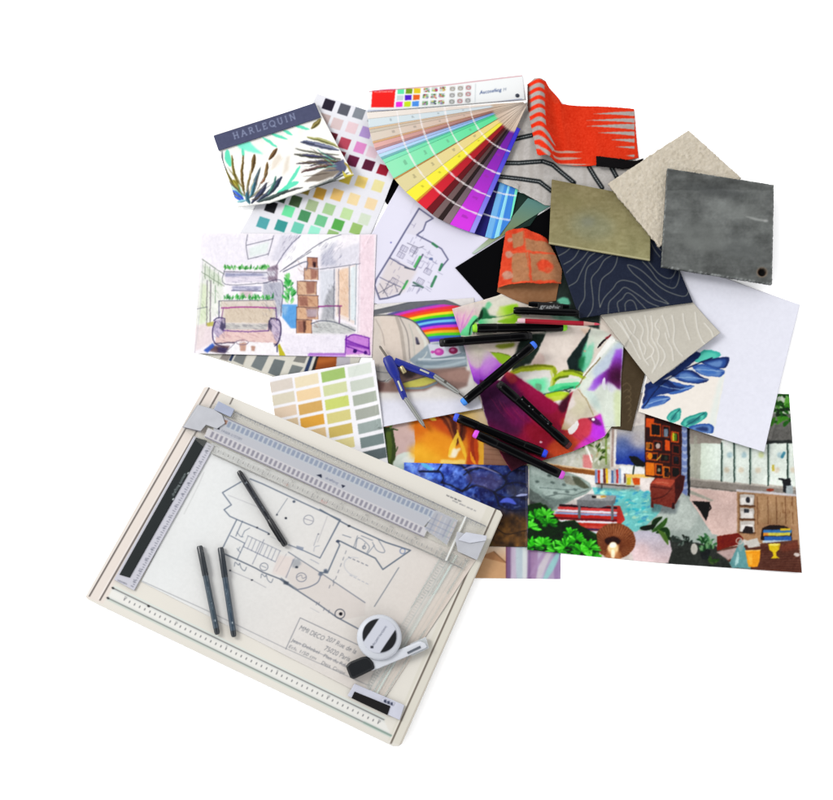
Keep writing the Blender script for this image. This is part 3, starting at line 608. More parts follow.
def pic_plan():
    c = Cv(336, 180, 530, 350, (231, 229, 246)); c.noise(30, 4, 6); o = (370, 180, 6.15)
    dk = (96, 98, 132); L = lambda p, w=1.1, col=dk, a=.9: c.line(cp(*o, p), w, col, a)
    c.poly(cp(*o, [(120, 480), (290, 560), (210, 690), (60, 735), (30, 690)]), (222, 210, 206), .7, 1.5)
    c.poly(cp(*o, [(300, 180), (390, 235), (350, 260), (290, 345), (220, 330)]), (224, 220, 232), .8)
    L([(302, 178), (215, 320), (120, 480), (40, 610), (28, 650), (60, 735), (110, 728), (180, 705)], 1.7)
    L([(302, 178), (388, 238), (345, 262), (328, 310), (288, 340), (330, 362), (385, 390), (440, 425), (480, 490), (455, 520), (430, 555)], 1.5)
    L([(120, 480), (190, 520), (240, 545)], 1.3); L([(325, 460), (275, 555), (215, 540)], 1.6, (86, 92, 110)); L([(180, 705), (232, 620)], 1.6, (80, 90, 96)); L([(60, 600), (120, 630), (190, 660)], 1, dk, .7)
    for p in ([(385, 392), (412, 412)], [(442, 520), (428, 555)], [(405, 595), (378, 655)]): L(p, 2.6, (52, 128, 84))
    for p in ([(308, 475), (275, 535)], [(228, 625), (205, 668)]): L(p, 2.4, (66, 180, 84))
    L([(268, 632), (325, 662)], 2, (70, 110, 96)); L([(262, 650), (300, 655)], 1.2, (60, 80, 90)); c.poly(cp(*o, [(365, 480), (385, 478), (388, 498), (362, 492)]), (96, 110, 156), .9, .3)
    rg = random.Random(3)
    for k in range(120):
        x, y = rg.uniform(60, 420), rg.uniform(250, 690)
        if y < 700 - (x - 60) * .05 and x > 300 - (y - 180) * .53 and x < 250 + (y - 200) * .55 and x + y * .55 < 730:
            a = rg.choice([(26, 15), (-14, 26)]); q = rg.uniform(.4, 1.5); L([(x, y), (x + a[0] * q, y + a[1] * q)], .55, (120, 118, 150), .55)
    for x, y in [(345, 540), (300, 600), (200, 400), (260, 410), (180, 440), (140, 600)]:
        for q in range(4): L([(x + q * 9, y + q * 6), (x + q * 9 - 12, y + 22 + q * 6)], .5, (110, 108, 140), .6)
        L([(x, y), (x + 36, y + 20), (x + 20, y + 48), (x - 16, y + 28), (x, y)], .6, (120, 116, 140), .7)
    for p in ([(50, 700), (150, 640), (170, 690)], [(60, 640), (110, 720)], [(120, 620), (80, 700)], [(230, 390), (300, 420), (330, 410)], [(290, 420), (260, 470)]): L(p, .8, (90, 90, 110), .7)
    c.line([(400, 186), (372, 222), (352, 252)], 1, (214, 206, 226), .8); c.ell(391, 243, .8, .8, (120, 120, 190)); return c

def pic_rainbow():
    c = Cv(364, 290, 484, 434, (228, 224, 220)); o = (370, 295, 6.15); q = lambda p: cp(*o, p)
    c.rect(364, 400, 484, 434, (228, 228, 240), 1, 3); c.noise(20, 4, 6)
    # rainbow cushion: curved stripes between the outer arc and the chair back
    cols = [(92, 84, 150), (206, 60, 190), (238, 50, 70), (242, 80, 20), (246, 226, 40), (70, 214, 30), (40, 80, 190), (120, 206, 246), (60, 60, 200), (214, 60, 220), (244, 76, 24), (246, 190, 40), (90, 226, 30), (60, 120, 220), (90, 60, 190)]
    up = [(0, 130), (120, 100), (260, 60), (380, 30), (480, 40), (600, 80)]
    for k, cc in enumerate(cols):
        y = 78 + k * 15.5; f = .32 - .012 * k
        p = [(0, y + 88), (140, y + 40), (270, y + 6), (400, y - 18), (560, y - 42 + k * 1.6)]
        c.line(curve(q(p), 24), 3.3, cc, 1, .9)
    c.poly(np.r_[curve(q([(0, 128), (120, 108), (240, 92), (360, 62), (440, 58), (560, 70)]), 24), curve(q([(580, 78), (480, 36), (380, 20), (260, 40), (130, 72), (0, 95)]), 24)], (104, 106, 112))
    c.poly(np.r_[curve(q([(0, 100), (130, 74), (260, 42), (380, 22), (480, 38), (580, 78)]), 24), q([(700, 70), (700, -40), (0, -40)])], (226, 222, 220)); c.line(curve(q([(0, 100), (130, 74), (260, 42), (380, 22), (480, 38), (575, 78)]), 24), .9, (84, 88, 96))
    # cream armchair back
    back = np.r_[curve(q([(-20, 135), (60, 125), (170, 130), (270, 165), (330, 235), (365, 290), (355, 350), (300, 385)]), 40), q([(200, 440), (60, 470), (-30, 480)])]
    c.poly(back, (214, 204, 194)); c.poly(q([(60, 130), (160, 135), (185, 220), (215, 400), (80, 420)]), (222, 208, 196), 1, 1.5)
    c.line(curve(q([(-20, 135), (60, 125), (170, 130), (270, 165), (330, 235), (365, 290), (355, 350), (300, 385)]), 40), 1.3, (96, 96, 98))
    for p, w, cc in [([(165, 140), (190, 220), (205, 320), (215, 400)], 3.4, (176, 166, 156)), ([(185, 140), (230, 240), (245, 390)], 1.2, (140, 134, 130)), ([(35, 150), (75, 230), (90, 310)], .9, (170, 160, 152)), ([(240, 180), (265, 260), (275, 380)], 1.4, (190, 190, 180)), ([(290, 200), (340, 290), (330, 360)], 2.6, (226, 228, 218))]: c.line(curve(q(p), 14), w, cc, .8)
    c.poly(q([(278, 258), (292, 262), (306, 300), (284, 302)]), (72, 70, 92), 1, .4); c.ell(*q([(296, 300)])[0], 1.6, .9, (60, 56, 70))
    # grey seat folds, pink buttons
    c.poly(q([(310, 345), (360, 300), (430, 290), (580, 300), (600, 440), (420, 470), (300, 450), (240, 400)]), (150, 166, 176), 1, .6); c.poly(q([(355, 300), (540, 310), (560, 360), (380, 390)]), (214, 216, 230), 1, .5)
    for x, y, r in [(425, 350, 30), (512, 342, 28), (385, 350, 12)]:
        a, b = q([(x, y)])[0]; c.ell(a, b, r / 6.15, r / 8.2, (196, 70, 170) if x != 512 else (156, 40, 90), 1, 0, .3); c.ell(a - .8, b - .7, r / 14, r / 22, (236, 140, 206), .8, 0, .4)
    for p, w, cc in [([(290, 415), (400, 420), (580, 370)], 3, (128, 146, 158)), ([(300, 395), (430, 395), (580, 385)], 2, (206, 216, 222)), ([(330, 440), (450, 440), (590, 405)], 2.4, (176, 192, 200)), ([(290, 452), (420, 468), (590, 432)], 1.6, (110, 124, 134)), ([(380, 390), (470, 384), (560, 360)], 1, (100, 116, 130)), ([(310, 400), (340, 372), (350, 350)], 1.2, (206, 212, 210))]: c.line(curve(q(p), 14), w, cc, .9, .8)
    # base, brown shade on the floor, yellow
    c.poly(q([(-10, 470), (130, 450), (240, 440), (330, 460), (590, 440), (600, 560), (520, 590), (400, 560), (340, 590), (200, 600), (40, 600), (-10, 560)]), (140, 112, 104), 1, 1.2); c.poly(q([(400, 490), (560, 455), (620, 470), (600, 540), (480, 530)]), (164, 130, 120), 1, 1.)
    c.poly(q([(20, 440), (140, 435), (150, 500), (110, 540), (30, 530)]), (176, 172, 168), 1, .8); c.poly(q([(180, 470), (260, 450), (290, 490), (230, 520)]), (60, 52, 54), .8, 1.)
    c.line(curve(q([(30, 440), (35, 500), (60, 530), (110, 525)]), 14), 1, (90, 90, 96)); c.line(curve(q([(40, 470), (100, 478), (140, 470)]), 14), .9, (120, 120, 124))
    c.poly(np.r_[curve(q([(200, 540), (300, 515), (400, 490)]), 12), curve(q([(430, 520), (330, 560), (220, 570)]), 12)], (206, 200, 96), 1, .5); c.line(curve(q([(225, 575), (330, 572), (410, 540)]), 12), 1.8, (120, 140, 150)); c.line(curve(q([(200, 540), (300, 512), (400, 488)]), 12), 1, (90, 84, 84))
    c.poly(q([(40, 520), (90, 540), (80, 590), (30, 590)]), (90, 62, 60), .8, 1.2); c.noise(2.5, 5, 9, 2); return c

def pic_sofa():
    c = Cv(188, 228, 382, 362, (246, 241, 248)); o = (180, 220, 3.967); q = lambda p: cp(*o, p)
    c.noise(35, 4, 6, 3, (1, 1.2, .8)); F = lambda p, col, a=.8, b=1.2: c.poly(q(p), col, a, b); L = lambda p, w=1., col=(112, 114, 134), a=.8: c.line(curve(q(p), 12) if len(p) > 2 else q(p), w * .86, tuple(v * .92 for v in col), a, .45)
    F([(90, 60), (390, 60), (480, 58), (400, 150), (170, 180), (90, 150)], (240, 236, 246)); F([(400, 60), (480, 60), (400, 165), (360, 160)], (222, 220, 234)); F([(480, 60), (640, 58), (560, 150), (520, 150), (400, 190), (410, 160)], (250, 249, 252)); F([(560, 140), (715, 90), (715, 180), (560, 195)], (222, 220, 232)); F([(560, 130), (630, 80), (600, 130), (620, 180), (560, 180)], (196, 198, 216), .7, 1.6)
    F([(60, 400), (90, 160), (175, 230), (170, 340), (110, 420), (70, 520)], (232, 236, 226)); F([(85, 250), (110, 260), (110, 400), (75, 420)], (222, 234, 200)); F([(100, 180), (165, 230), (165, 270), (100, 225)], (214, 226, 206)); F([(60, 420), (130, 410), (130, 490), (60, 525)], (236, 218, 222))
    F([(715, 60), (775, 60), (765, 540), (640, 540), (660, 450), (710, 450)], (244, 220, 230), .9, 1.); F([(615, 195), (700, 180), (695, 415), (615, 380)], (240, 222, 212)); F([(632, 200), (668, 190), (668, 390), (632, 370)], (240, 208, 182), .9, .6); F([(400, 450), (520, 460), (700, 450), (700, 530), (420, 540)], (238, 232, 244)); F([(555, 200), (615, 195), (612, 380), (555, 350)], (216, 220, 230)); F([(580, 300), (615, 250), (610, 400), (555, 400)], (176, 178, 184), .8); F([(530, 410), (600, 395), (700, 430), (690, 452), (520, 450)], (206, 208, 206), .9)
    L([(268, 60), (262, 100), (270, 155)], .8); L([(265, 100), (370, 75)], .8); L([(270, 155), (350, 135)], .8); L([(350, 140), (372, 62)], .8); F([(275, 110), (355, 85), (345, 130), (275, 148)], (228, 240, 236)); L([(375, 190), (430, 110), (478, 62)], .9, (110, 110, 140)); L([(410, 195), (560, 90), (640, 58)], .9); L([(395, 205), (520, 125)], .8)
    L([(88, 155), (130, 185), (175, 215)], 1, (130, 150, 130)); L([(85, 205), (130, 235), (175, 262)], .8, (140, 160, 130)); 
    for x in (100, 118, 136, 152): L([(x, 165 + (x - 88) * .65), (x - 2, 225 + (x - 88) * .55)], .7, (130, 150, 130))
    L([(108, 240), (106, 420)], .9, (120, 110, 130)); L([(122, 240), (120, 410)], 1.4, (150, 140, 150)); L([(140, 260), (140, 330)], .8, (120, 160, 120)); L([(60, 355), (110, 345)], .7); L([(60, 530), (85, 300), (90, 160)], .5, (200, 200, 210)); F([(105, 410), (150, 400), (150, 418), (110, 425)], (196, 190, 90), .9, .4)
    # hanging shelves with greenery
    F([(175, 200), (340, 205), (345, 245), (180, 250)], (230, 222, 236), .9, .5); F([(178, 210), (340, 212), (338, 222), (180, 224)], (150, 156, 190), .7, .5); F([(345, 190), (388, 175), (386, 245), (350, 240)], (150, 130, 150), .8, .6); F([(325, 205), (380, 200), (378, 222), (330, 225)], (230, 230, 240), .9); L([(176, 205), (345, 208)], .9); L([(175, 200), (180, 255), (345, 250)], .8); F([(205, 262), (325, 262), (320, 280), (208, 280)], (190, 190, 216), .9, .4); L([(205, 280), (322, 282)], 1, (96, 96, 136)); F([(330, 250), (405, 245), (405, 360), (385, 390), (370, 320), (330, 300)], (186, 188, 204), .85, .8); L([(330, 250), (405, 245), (400, 380)], 1, (100, 100, 130)); F([(240, 282), (290, 282), (280, 310), (240, 310)], (214, 190, 196), .8)
    rg = random.Random(8)
    for k in range(90):
        x = rg.uniform(172, 355); y = 192 + rg.uniform(-4, 8); a = q([(x, y), (x + rg.uniform(-6, 6), y - rg.uniform(6, 16))]); c.leaf(a, 1.3, rg.choice([(90, 190, 90), (140, 214, 130), (60, 150, 70)]), .8)
        x = rg.uniform(175, 370); y = 316 + rg.uniform(-6, 4); a = q([(x, y), (x + rg.uniform(-9, 9), y - rg.uniform(6, 24))]); c.leaf(a, 1.3, rg.choice([(80, 190, 90), (130, 214, 130), (60, 150, 80)]), .8)
    # sofa
    F([(160, 320), (375, 318), (385, 350), (378, 410), (165, 405)], (226, 214, 204), .95, .5); F([(175, 345), (375, 345), (360, 410), (180, 410)], (222, 206, 186), .9, .8); F([(150, 415), (380, 410), (395, 440), (385, 495), (140, 490)], (238, 206, 200), .95, .5); F([(170, 412), (350, 412), (345, 436), (180, 436)], (206, 206, 202), .9, .6); F([(135, 400), (175, 390), (180, 440), (150, 470), (130, 440)], (200, 186, 214), .95, .5); F([(355, 395), (395, 385), (402, 450), (385, 490), (362, 440)], (206, 190, 214), .95, .5); F([(165, 400), (180, 420), (172, 445), (158, 430)], (70, 66, 100), .8, .6); F([(352, 395), (366, 420), (362, 445), (350, 425)], (70, 66, 100), .8, .6)
    L([(155, 322), (370, 318)], .9); L([(155, 322), (155, 390)], 1.2, (96, 90, 130)); L([(165, 350), (260, 346), (380, 350)], 1.6, (190, 60, 170)); L([(380, 348), (384, 400)], 1.4, (110, 80, 150)); L([(172, 352), (165, 395)], 1., (150, 90, 160)); L([(172, 440), (260, 444), (352, 440)], 1.3, (120, 70, 170)); L([(140, 405), (130, 440), (138, 490), (180, 505)], 1.5, (76, 60, 120)); L([(360, 390), (395, 400), (400, 450), (388, 490), (370, 505)], 1.7, (70, 60, 110)); L([(135, 400), (150, 390), (178, 392)], 1.4, (90, 80, 130)); L([(178, 395), (180, 430)], 1.2, (80, 70, 120)); L([(352, 440), (356, 400), (375, 388)], 1.2, (80, 70, 120)); L([(140, 492), (260, 486), (385, 494)], 1.4, (90, 80, 110), .8); L([(385, 490), (386, 525)], 1.5, (70, 70, 120))
    # coffee table, rug
    F([(130, 500), (200, 500), (180, 532), (95, 520)], (120, 90, 92), .9, .8); F([(95, 520), (130, 490), (140, 500), (110, 530)], (70, 110, 210), .9, .4); F([(225, 482), (370, 488), (385, 532), (180, 530)], (246, 243, 246), 1, .3); L([(225, 482), (182, 528)], .8, (150, 150, 170)); F([(235, 490), (265, 488), (260, 522), (240, 522)], (206, 160, 140), .9, .4); c.arc(*q([(248, 487)])[0], 6, 2.4, 0, 360, .7, (150, 130, 150)); F([(282, 500), (300, 502), (296, 522), (284, 520)], (196, 150, 130), .9, .4); F([(388, 500), (395, 490), (420, 540), (395, 540)], (206, 196, 40), .95, .3); F([(150, 505), (190, 510), (180, 530), (150, 526)], (70, 70, 130), .7, .7)
    # plant, blue planter, boxes
    F([(405, 335), (465, 335), (462, 430), (440, 430), (405, 385)], (96, 170, 238), .95, .5); F([(405, 340), (430, 340), (420, 380), (408, 375)], (170, 206, 240), .7, 1)
    for k in range(46):
        y = rg.uniform(222, 332); s = rg.uniform(-26, 26) * (.5 + (y - 222) / 220); x = 434 + s * .4; c.leaf(q([(x, y + 8), (x + s * .6, y - 4), (x + s, y - rg.uniform(2, 16))]), 2.2, rg.choice([(70, 190, 90), (110, 214, 120), (40, 150, 70), (150, 226, 140)]), .8)
    for x, y, w, h, cc in [(505, 148, 40, 42, (206, 150, 120)), (493, 192, 55, 45, (222, 180, 150)), (465, 242, 76, 55, (226, 186, 152)), (468, 298, 80, 46, (220, 172, 136)), (463, 345, 85, 50, (226, 182, 146)), (462, 395, 60, 55, (220, 166, 126))]:
        F([(x, y), (x + w, y + 2), (x + w, y + h), (x, y + h)], cc, .95, .25); F([(x + w * .45, y + 3), (x + w * .95, y + 4), (x + w * .9, y + h * .85), (x + w * .5, y + h - 2)] if (int(x) % 2) else [(x + 3, y + 5), (x + w * .48, y + 5), (x + w * .5, y + h - 4), (x + 6, y + h - 4)], (170, 116, 104), .8, .5); L([(x, y), (x + w, y + 2)], .9, (110, 76, 80)); L([(x, y), (x, y + h)], .8, (120, 84, 84)); L([(x + w, y + 2), (x + w, y + h)], .8, (130, 90, 84))
    F([(528, 165), (540, 168), (538, 188), (528, 188)], (64, 44, 52), .9, .4); F([(500, 352), (548, 352), (545, 386), (505, 386)], (196, 196, 220), .6, .8); F([(488, 400), (500, 400), (498, 448), (490, 448)], (90, 60, 60), .8, .4)
    L([(410, 205), (500, 165), (500, 200)], 1.4, (130, 136, 160)); F([(500, 180), (548, 195), (548, 340), (548, 200)], (230, 230, 240)); L([(550, 343), (640, 341)], 1.8, (170, 60, 150)); L([(634, 345), (632, 410)], 1.4, (120, 80, 130)); L([(520, 412), (560, 400), (620, 408), (695, 440)], 1.3, (110, 116, 136)); L([(612, 195), (610, 390)], .8); L([(630, 195), (628, 370)], .7); L([(672, 185), (672, 400)], 1, (140, 150, 170)); L([(700, 178), (695, 415)], .9, (140, 170, 190)); L([(555, 195), (715, 175)], .8); L([(715, 60), (705, 450)], .6, (214, 190, 204)); F([(676, 190), (696, 186), (694, 400), (676, 395)], (226, 238, 244), .9, .4)
    # pencil hatching in the darker places
    for x0, y0, x1, y1, n_, col, sl in [(330, 250, 405, 380, 60, (120, 122, 146), 1.6), (345, 190, 388, 245, 34, (110, 92, 112), 1.4), (555, 95, 640, 180, 46, (140, 142, 166), -1.2), (400, 62, 470, 160, 34, (150, 148, 170), -1.4), (578, 260, 614, 400, 46, (120, 122, 130), 2.), (525, 412, 690, 450, 60, (140, 142, 146), .3), (178, 412, 350, 436, 46, (130, 128, 140), .2), (140, 440, 390, 490, 70, (196, 150, 160), .4), (170, 330, 378, 405, 70, (190, 170, 150), 1.1), (180, 212, 342, 248, 44, (140, 140, 170), .1), (205, 262, 322, 282, 26, (110, 112, 150), .1), (85, 180, 168, 400, 40, (140, 170, 130), 1.8), (465, 160, 545, 440, 60, (150, 100, 84), 1.), (632, 195, 668, 380, 30, (220, 170, 130), 2.), (420, 455, 700, 530, 40, (200, 196, 214), .3), (720, 70, 770, 440, 40, (230, 196, 210), 2.4), (655, 460, 750, 532, 44, (130, 60, 180), .8), (135, 395, 178, 470, 26, (90, 84, 130), 1.2), (358, 392, 400, 480, 26, (90, 80, 130), 1.2), (130, 505, 190, 530, 22, (80, 60, 80), .3)]:
        for k in range(n_):
            x, y, l = rg.uniform(x0, x1), rg.uniform(y0, y1), rg.uniform(8, 22); dx = l / math.hypot(1, sl); c.line(q([(x - dx / 2, y - dx * sl / 2), (x + dx / 2, y + dx * sl / 2)]), .55, col, rg.uniform(.2, .5), .4)
    # purple stool
    F([(655, 470), (690, 452), (750, 468), (752, 530), (660, 535)], (206, 130, 226), .9, .4); F([(655, 480), (750, 505), (750, 515), (655, 495)], (140, 60, 190), .8, .4)
    for p in ([(658, 470), (690, 455), (752, 470)], [(655, 475), (750, 510)], [(660, 460), (655, 535)], [(750, 470), (752, 535)], [(660, 500), (750, 535)]): L(p, 1.3, (130, 40, 190))
    c.ell(*q([(695, 520)])[0], 2.2, 2, (76, 20, 130)); c.ell(*q([(735, 527)])[0], 1.8, 1.8, (96, 30, 150)); 
    for k in range(22): x = 512 + k * 6.6; L([(x, 536), (x + 5, 529)], 1.1, (150, 70, 200), .8)
    c.rect(308, 353.6, 346, 358, (190, 120, 226), .6, .6); c.warp(.38, 5, 23); c.streak(1.8, .6, 6, 0, 24); c.noise(6, 4, 26, 3); c.noise(1.4, 5, 19, 1); g_ = c.a.mean(-1, keepdims=True); c.a = g_ + (c.a - g_) * .85; c.a = 250 + (c.a - 249) * 1.16; return c

def serif(c, ch, x, y, ang, h, col, w=.75):
    """thin capitals with serifs"""
    W = {'H': .8, 'A': .85, 'R': .75, 'L': .62, 'E': .66, 'Q': .9, 'U': .8, 'I': .3, 'N': .85}[ch] * h
    co, si = math.cos(R(ang)), math.sin(R(ang)); T = lambda p: [(x + a * W * co + b * h * si, y + a * W * si - b * h * co) for a, b in p]
    o = [(.5 + .5 * math.cos(t), .5 + .5 * math.sin(t)) for t in np.linspace(0, 6.283, 20)]
    S = {'H': [[(.12, 0), (.12, 1)], [(.88, 0), (.88, 1)], [(.12, .5), (.88, .5)]], 'A': [[(.05, 0), (.5, 1), (.95, 0)], [(.22, .35), (.78, .35)]], 'R': [[(.15, 0), (.15, 1), (.6, 1), (.82, .88), (.82, .65), (.6, .5), (.15, .5)], [(.5, .5), (1, 0)]], 'L': [[(.15, 1), (.15, 0), (.95, 0), (.98, .22)]], 'E': [[(.95, .8), (.92, 1), (.15, 1), (.15, 0), (.95, 0), (.98, .2)], [(.15, .52), (.75, .52)]], 'Q': [o, [(.55, .2), (1, -.2)]], 'U': [[(.12, 1), (.12, .3), (.3, .02), (.65, 0), (.86, .25), (.86, 1)]], 'I': [[(.5, 0), (.5, 1)]], 'N': [[(.12, 0), (.12, 1), (.86, 0), (.86, 1)]]}[ch]
    for p in S: c.line(T(p), w, col, .95)
    for a, b in {'H': [(.12, 0), (.12, 1), (.88, 0), (.88, 1)], 'A': [(.05, 0), (.95, 0)], 'R': [(.15, 0), (.15, 1)], 'L': [(.15, 1)], 'E': [(.15, 0)], 'Q': [], 'U': [(.12, 1), (.86, 1)], 'I': [(.5, 0), (.5, 1)], 'N': [(.12, 0), (.12, 1), (.86, 1)]}[ch]:
        e = .12 * h / W; c.line(T([(a - e, b), (a + e, b)]), w * .8, col, .9)
    return W

def pic_palm():
    c = Cv(206, 96, 362, 216, (249, 248, 244)); A = (205, 95, 6.667); B = (190, 80, 4.165)
    c.noise(40, 3, 5); 
    for p in ([(205, 330), (300, 312), (330, 350), (392, 402), (250, 372)],): c.poly(cp(*A, p), (112, 244, 212), .85, .8)
    for p, w in [([(385, 285), (430, 318), (482, 352)], 3), ([(435, 258), (490, 280), (552, 302)], 3), ([(520, 240), (555, 255), (585, 272)], 3), ([(600, 212), (640, 222), (700, 238)], 3), ([(150, 370), (152, 420), (172, 480)], 6), ([(640, 490), (600, 560), (540, 640)], 3.4), ([(630, 600), (580, 620), (510, 655)], 5), ([(250, 360), (256, 390), (258, 420)], 2.5), ([(560, 640), (520, 660), (470, 690)], 5)]: c.leaf(cp(*A, p), w, (84, 226, 184), .9)
    for p in ([(460, 430), (500, 400), (520, 440), (480, 500), (440, 520)], [(545, 430), (570, 420), (560, 520), (520, 560)]): c.poly(cp(*A, p), (224, 212, 196), .8, 1)
    for p, w, cc in [([(115, 375), (128, 480), (235, 665)], 2, (96, 100, 110)), ([(140, 500), (180, 580), (240, 660)], 2.6, (110, 96, 22)), ([(180, 402), (195, 520), (255, 695)], 2.6, (116, 100, 24)), ([(190, 570), (215, 610), (240, 650)], 4, (150, 140, 30)), ([(258, 405), (248, 540), (268, 680)], 2.8, (104, 78, 22)), ([(332, 400), (325, 450), (313, 525)], 4.2, (92, 64, 18)), ([(314, 510), (295, 580), (290, 650)], 1.8, (130, 100, 40)), ([(482, 360), (458, 400), (428, 440)], 4.2, (92, 58, 18)), ([(420, 455), (412, 520), (395, 590)], 3.6, (110, 76, 26)), ([(400, 570), (385, 592), (370, 596)], 2, (150, 90, 60)), ([(372, 492), (340, 580), (320, 670)], 3.8, (60, 84, 96)), ([(330, 590), (325, 640), (300, 700)], 4, (40, 100, 120)), ([(416, 598), (375, 665), (312, 735)], 5, (28, 36, 66)), ([(516, 562), (460, 640), (350, 725)], 5, (30, 44, 70)), ([(660, 640), (560, 662), (370, 725)], 2.4, (72, 74, 72)), ([(560, 650), (470, 690), (360, 728)], 4, (44, 66, 64)), ([(290, 640), (285, 690), (300, 740)], 4, (30, 90, 110)), ([(180, 650), (215, 675), (262, 715)], 6.5, (44, 84, 216)), ([(175, 640), (195, 662), (225, 690)], 4, (90, 130, 226)), ([(220, 720), (250, 716), (275, 712)], 3, (130, 200, 220)), ([(205, 755), (240, 765), (268, 748)], 1.2, (150, 150, 140)), ([(480, 560), (460, 620), (420, 680)], 3, (60, 120, 110))]: c.leaf(cp(*A, p), w, cc, .95); c.leaf([(a + .4, b + .5) for a, b in cp(*A, p)], w * .42, tuple(v * .55 for v in cc), .6); c.leaf([(a - .8, b - .2) for a, b in cp(*A, p)], w * .3, tuple(min(255, v + 60) for v in cc), .6)
    for p, w, cc in [([(488, 243), (560, 262), (625, 292)], 3.6, (150, 150, 84)), ([(462, 264), (540, 280), (622, 304)], 5.6, (96, 102, 132)), ([(440, 292), (520, 312), (625, 326)], 2.2, (110, 110, 96)), ([(436, 318), (520, 330), (630, 345)], 4.4, (84, 84, 74)), ([(470, 322), (540, 330), (600, 338)], 2, (60, 60, 110)), ([(445, 360), (540, 354), (632, 352)], 3.6, (70, 58, 62)), ([(466, 398), (550, 378), (632, 366)], 3.6, (84, 52, 52)), ([(500, 372), (570, 360), (632, 358)], 2.4, (40, 34, 60)), ([(500, 468), (590, 440), (665, 408)], 3, (90, 96, 96)), ([(545, 168), (528, 186), (505, 206)], 4.6, (118, 104, 40)), ([(600, 430), (640, 400), (650, 380)], 4, (80, 86, 110)), ([(470, 262), (500, 268), (520, 274)], 4, (70, 78, 110))]: c.leaf(cp(*B, p), w, cc, .95); c.leaf([(a, b + .6) for a, b in cp(*B, p)], w * .4, tuple(v * .5 for v in cc), .6); c.leaf([(a, b - .7) for a, b in cp(*B, p)], w * .3, tuple(min(255, v + 70) for v in cc), .6)
    c.poly(cp(*B, [(478, 440), (520, 410), (580, 380), (632, 372), (642, 392), (600, 422), (540, 440)]), (128, 116, 104), .95, .5); c.poly(cp(*B, [(590, 375), (640, 345), (655, 385), (640, 410)]), (84, 88, 120), .95, .6); c.leaf(cp(*B, [(645, 360), (665, 385), (680, 418)]), 3, (170, 150, 70)); c.leaf(cp(*B, [(640, 400), (655, 425), (690, 420)]), 3, (206, 190, 60))
    rg = random.Random(14)
    for k in range(46):
        if k % 2: h_, a, l = (248 + rg.uniform(-3, 4), 204), rg.uniform(-2.7, -.4), rg.uniform(14, 44)
        else: h_, a, l = (345 + rg.uniform(-4, 3), 170 + rg.uniform(-6, 8)), rg.uniform(2.6, 3.9), rg.uniform(14, 46)
        e_ = (h_[0] + l * math.cos(a), h_[1] + l * math.sin(a) * (1 if k % 2 else .8)); c.leaf([(h_[0] + (e_[0] - h_[0]) * .3, h_[1] + (e_[1] - h_[1]) * .3), ((h_[0] + e_[0]) / 2 + rg.uniform(-1.4, 1.4), (h_[1] + e_[1]) / 2), e_], rg.uniform(.6, 1.3), rg.choice([(110, 100, 40), (60, 70, 100), (90, 190, 160), (130, 120, 110), (70, 60, 50)]), .75)
    c.warp(.6, 4, 43); c.noise(5, 5, 10, 3); c.noise(3, 3, 9, 2); return c
def pic_band():
    c = Cv(206, 96, 330, 160, (74, 78, 108)); c.noise(2, 4, 3, 2); x, y = 234.6, 139.2; a = -17.9
    for ch in 'HARLEQUIN':
        w = serif(c, ch, x, y, a, 6.0, (150, 160, 190), .75); s = w + 3.15; x += s * math.cos(R(a)); y += s * math.sin(R(a))
    return c

def pic_cover():
    c = Cv(362, 68, 530, 118, (248, 251, 252)); ang = -5.4
    o = (365, 70, 9.8)
    c.poly(cp(*o, [(72, 190), (300, 186), (282, 366), (60, 368)]), (246, 24, 20)); c.poly(cp(*o, [(72, 190), (300, 186), (296, 200), (70, 204)]), (206, 40, 110)); c.text('Rubbelwal', 374, 92.8, -1, 1.9, (255, 240, 244), 1, 19)
    for r in range(3):
        for k in range(3):
            x, y = 352 + k * 80 - r * 8, 212 + r * 63 - k * 3
            col = [[(92, 232, 170), (116, 160, 20), (232, 204, 24)], [(206, 218, 222), (80, 20, 206), (236, 96, 20)], [(242, 40, 226), (206, 236, 20), (76, 150, 240)]][r][k]
            c.poly(cp(*o, [(x - 32, y - 24), (x + 34, y - 26), (x + 30, y + 24), (x - 34, y + 26)]), col)
    rg = random.Random(2)
    for r in range(3):
        for k in range(3):
            x, y = 426.5 + k * 8 - r * .7, 90 + r * 6.6 - k * .45
            c.poly([(x - 2.8, y - 2.2), (x + 3, y - 2.4), (x + 2.6, y + 2.2), (x - 3, y + 2.4)], (206, 216, 206))
            for m in range(12): c.ell(x + rg.uniform(-2.6, 2.6), y + rg.uniform(-2, 2), .9, .6, rg.choice([(60, 150, 70), (200, 50, 70), (50, 50, 70), (150, 120, 190), (230, 190, 70), (110, 190, 110)]), .9)
            x, y = 452.5 + k * 8 - r * .3, 89 + r * 6.4 - k * .6
            c.poly([(x - 3, y - 2.4), (x + 3, y - 2.8), (x + 2.7, y + 2.3), (x - 3, y + 2.6)], (222, 222, 222))
            c.arc(x, y, 2.2, 1.7, 0, 360, .7, rg.choice([(190, 90, 100), (130, 130, 130), (150, 140, 120), (110, 120, 110)])); c.line([(x - 2, y), (x + 2, y - .4)], .6, (150, 150, 150))
    c.line([(475.6, 84), (475, 103)], .5, (190, 200, 206)); c.text('Autoselling', 479.6, 94.4, -8, 3.5, (28, 52, 110), 1, 22, .25); c.line([(369, 91.6), (440, 86), (522, 75.8)], .7, (206, 130, 140)); c.text('M', 503, 91.2, -8, 3, (130, 140, 160), 1, 3, .2)
    c.line([(366, 110.8), (440, 109.6), (522, 99)], .7, (140, 150, 190)); return c

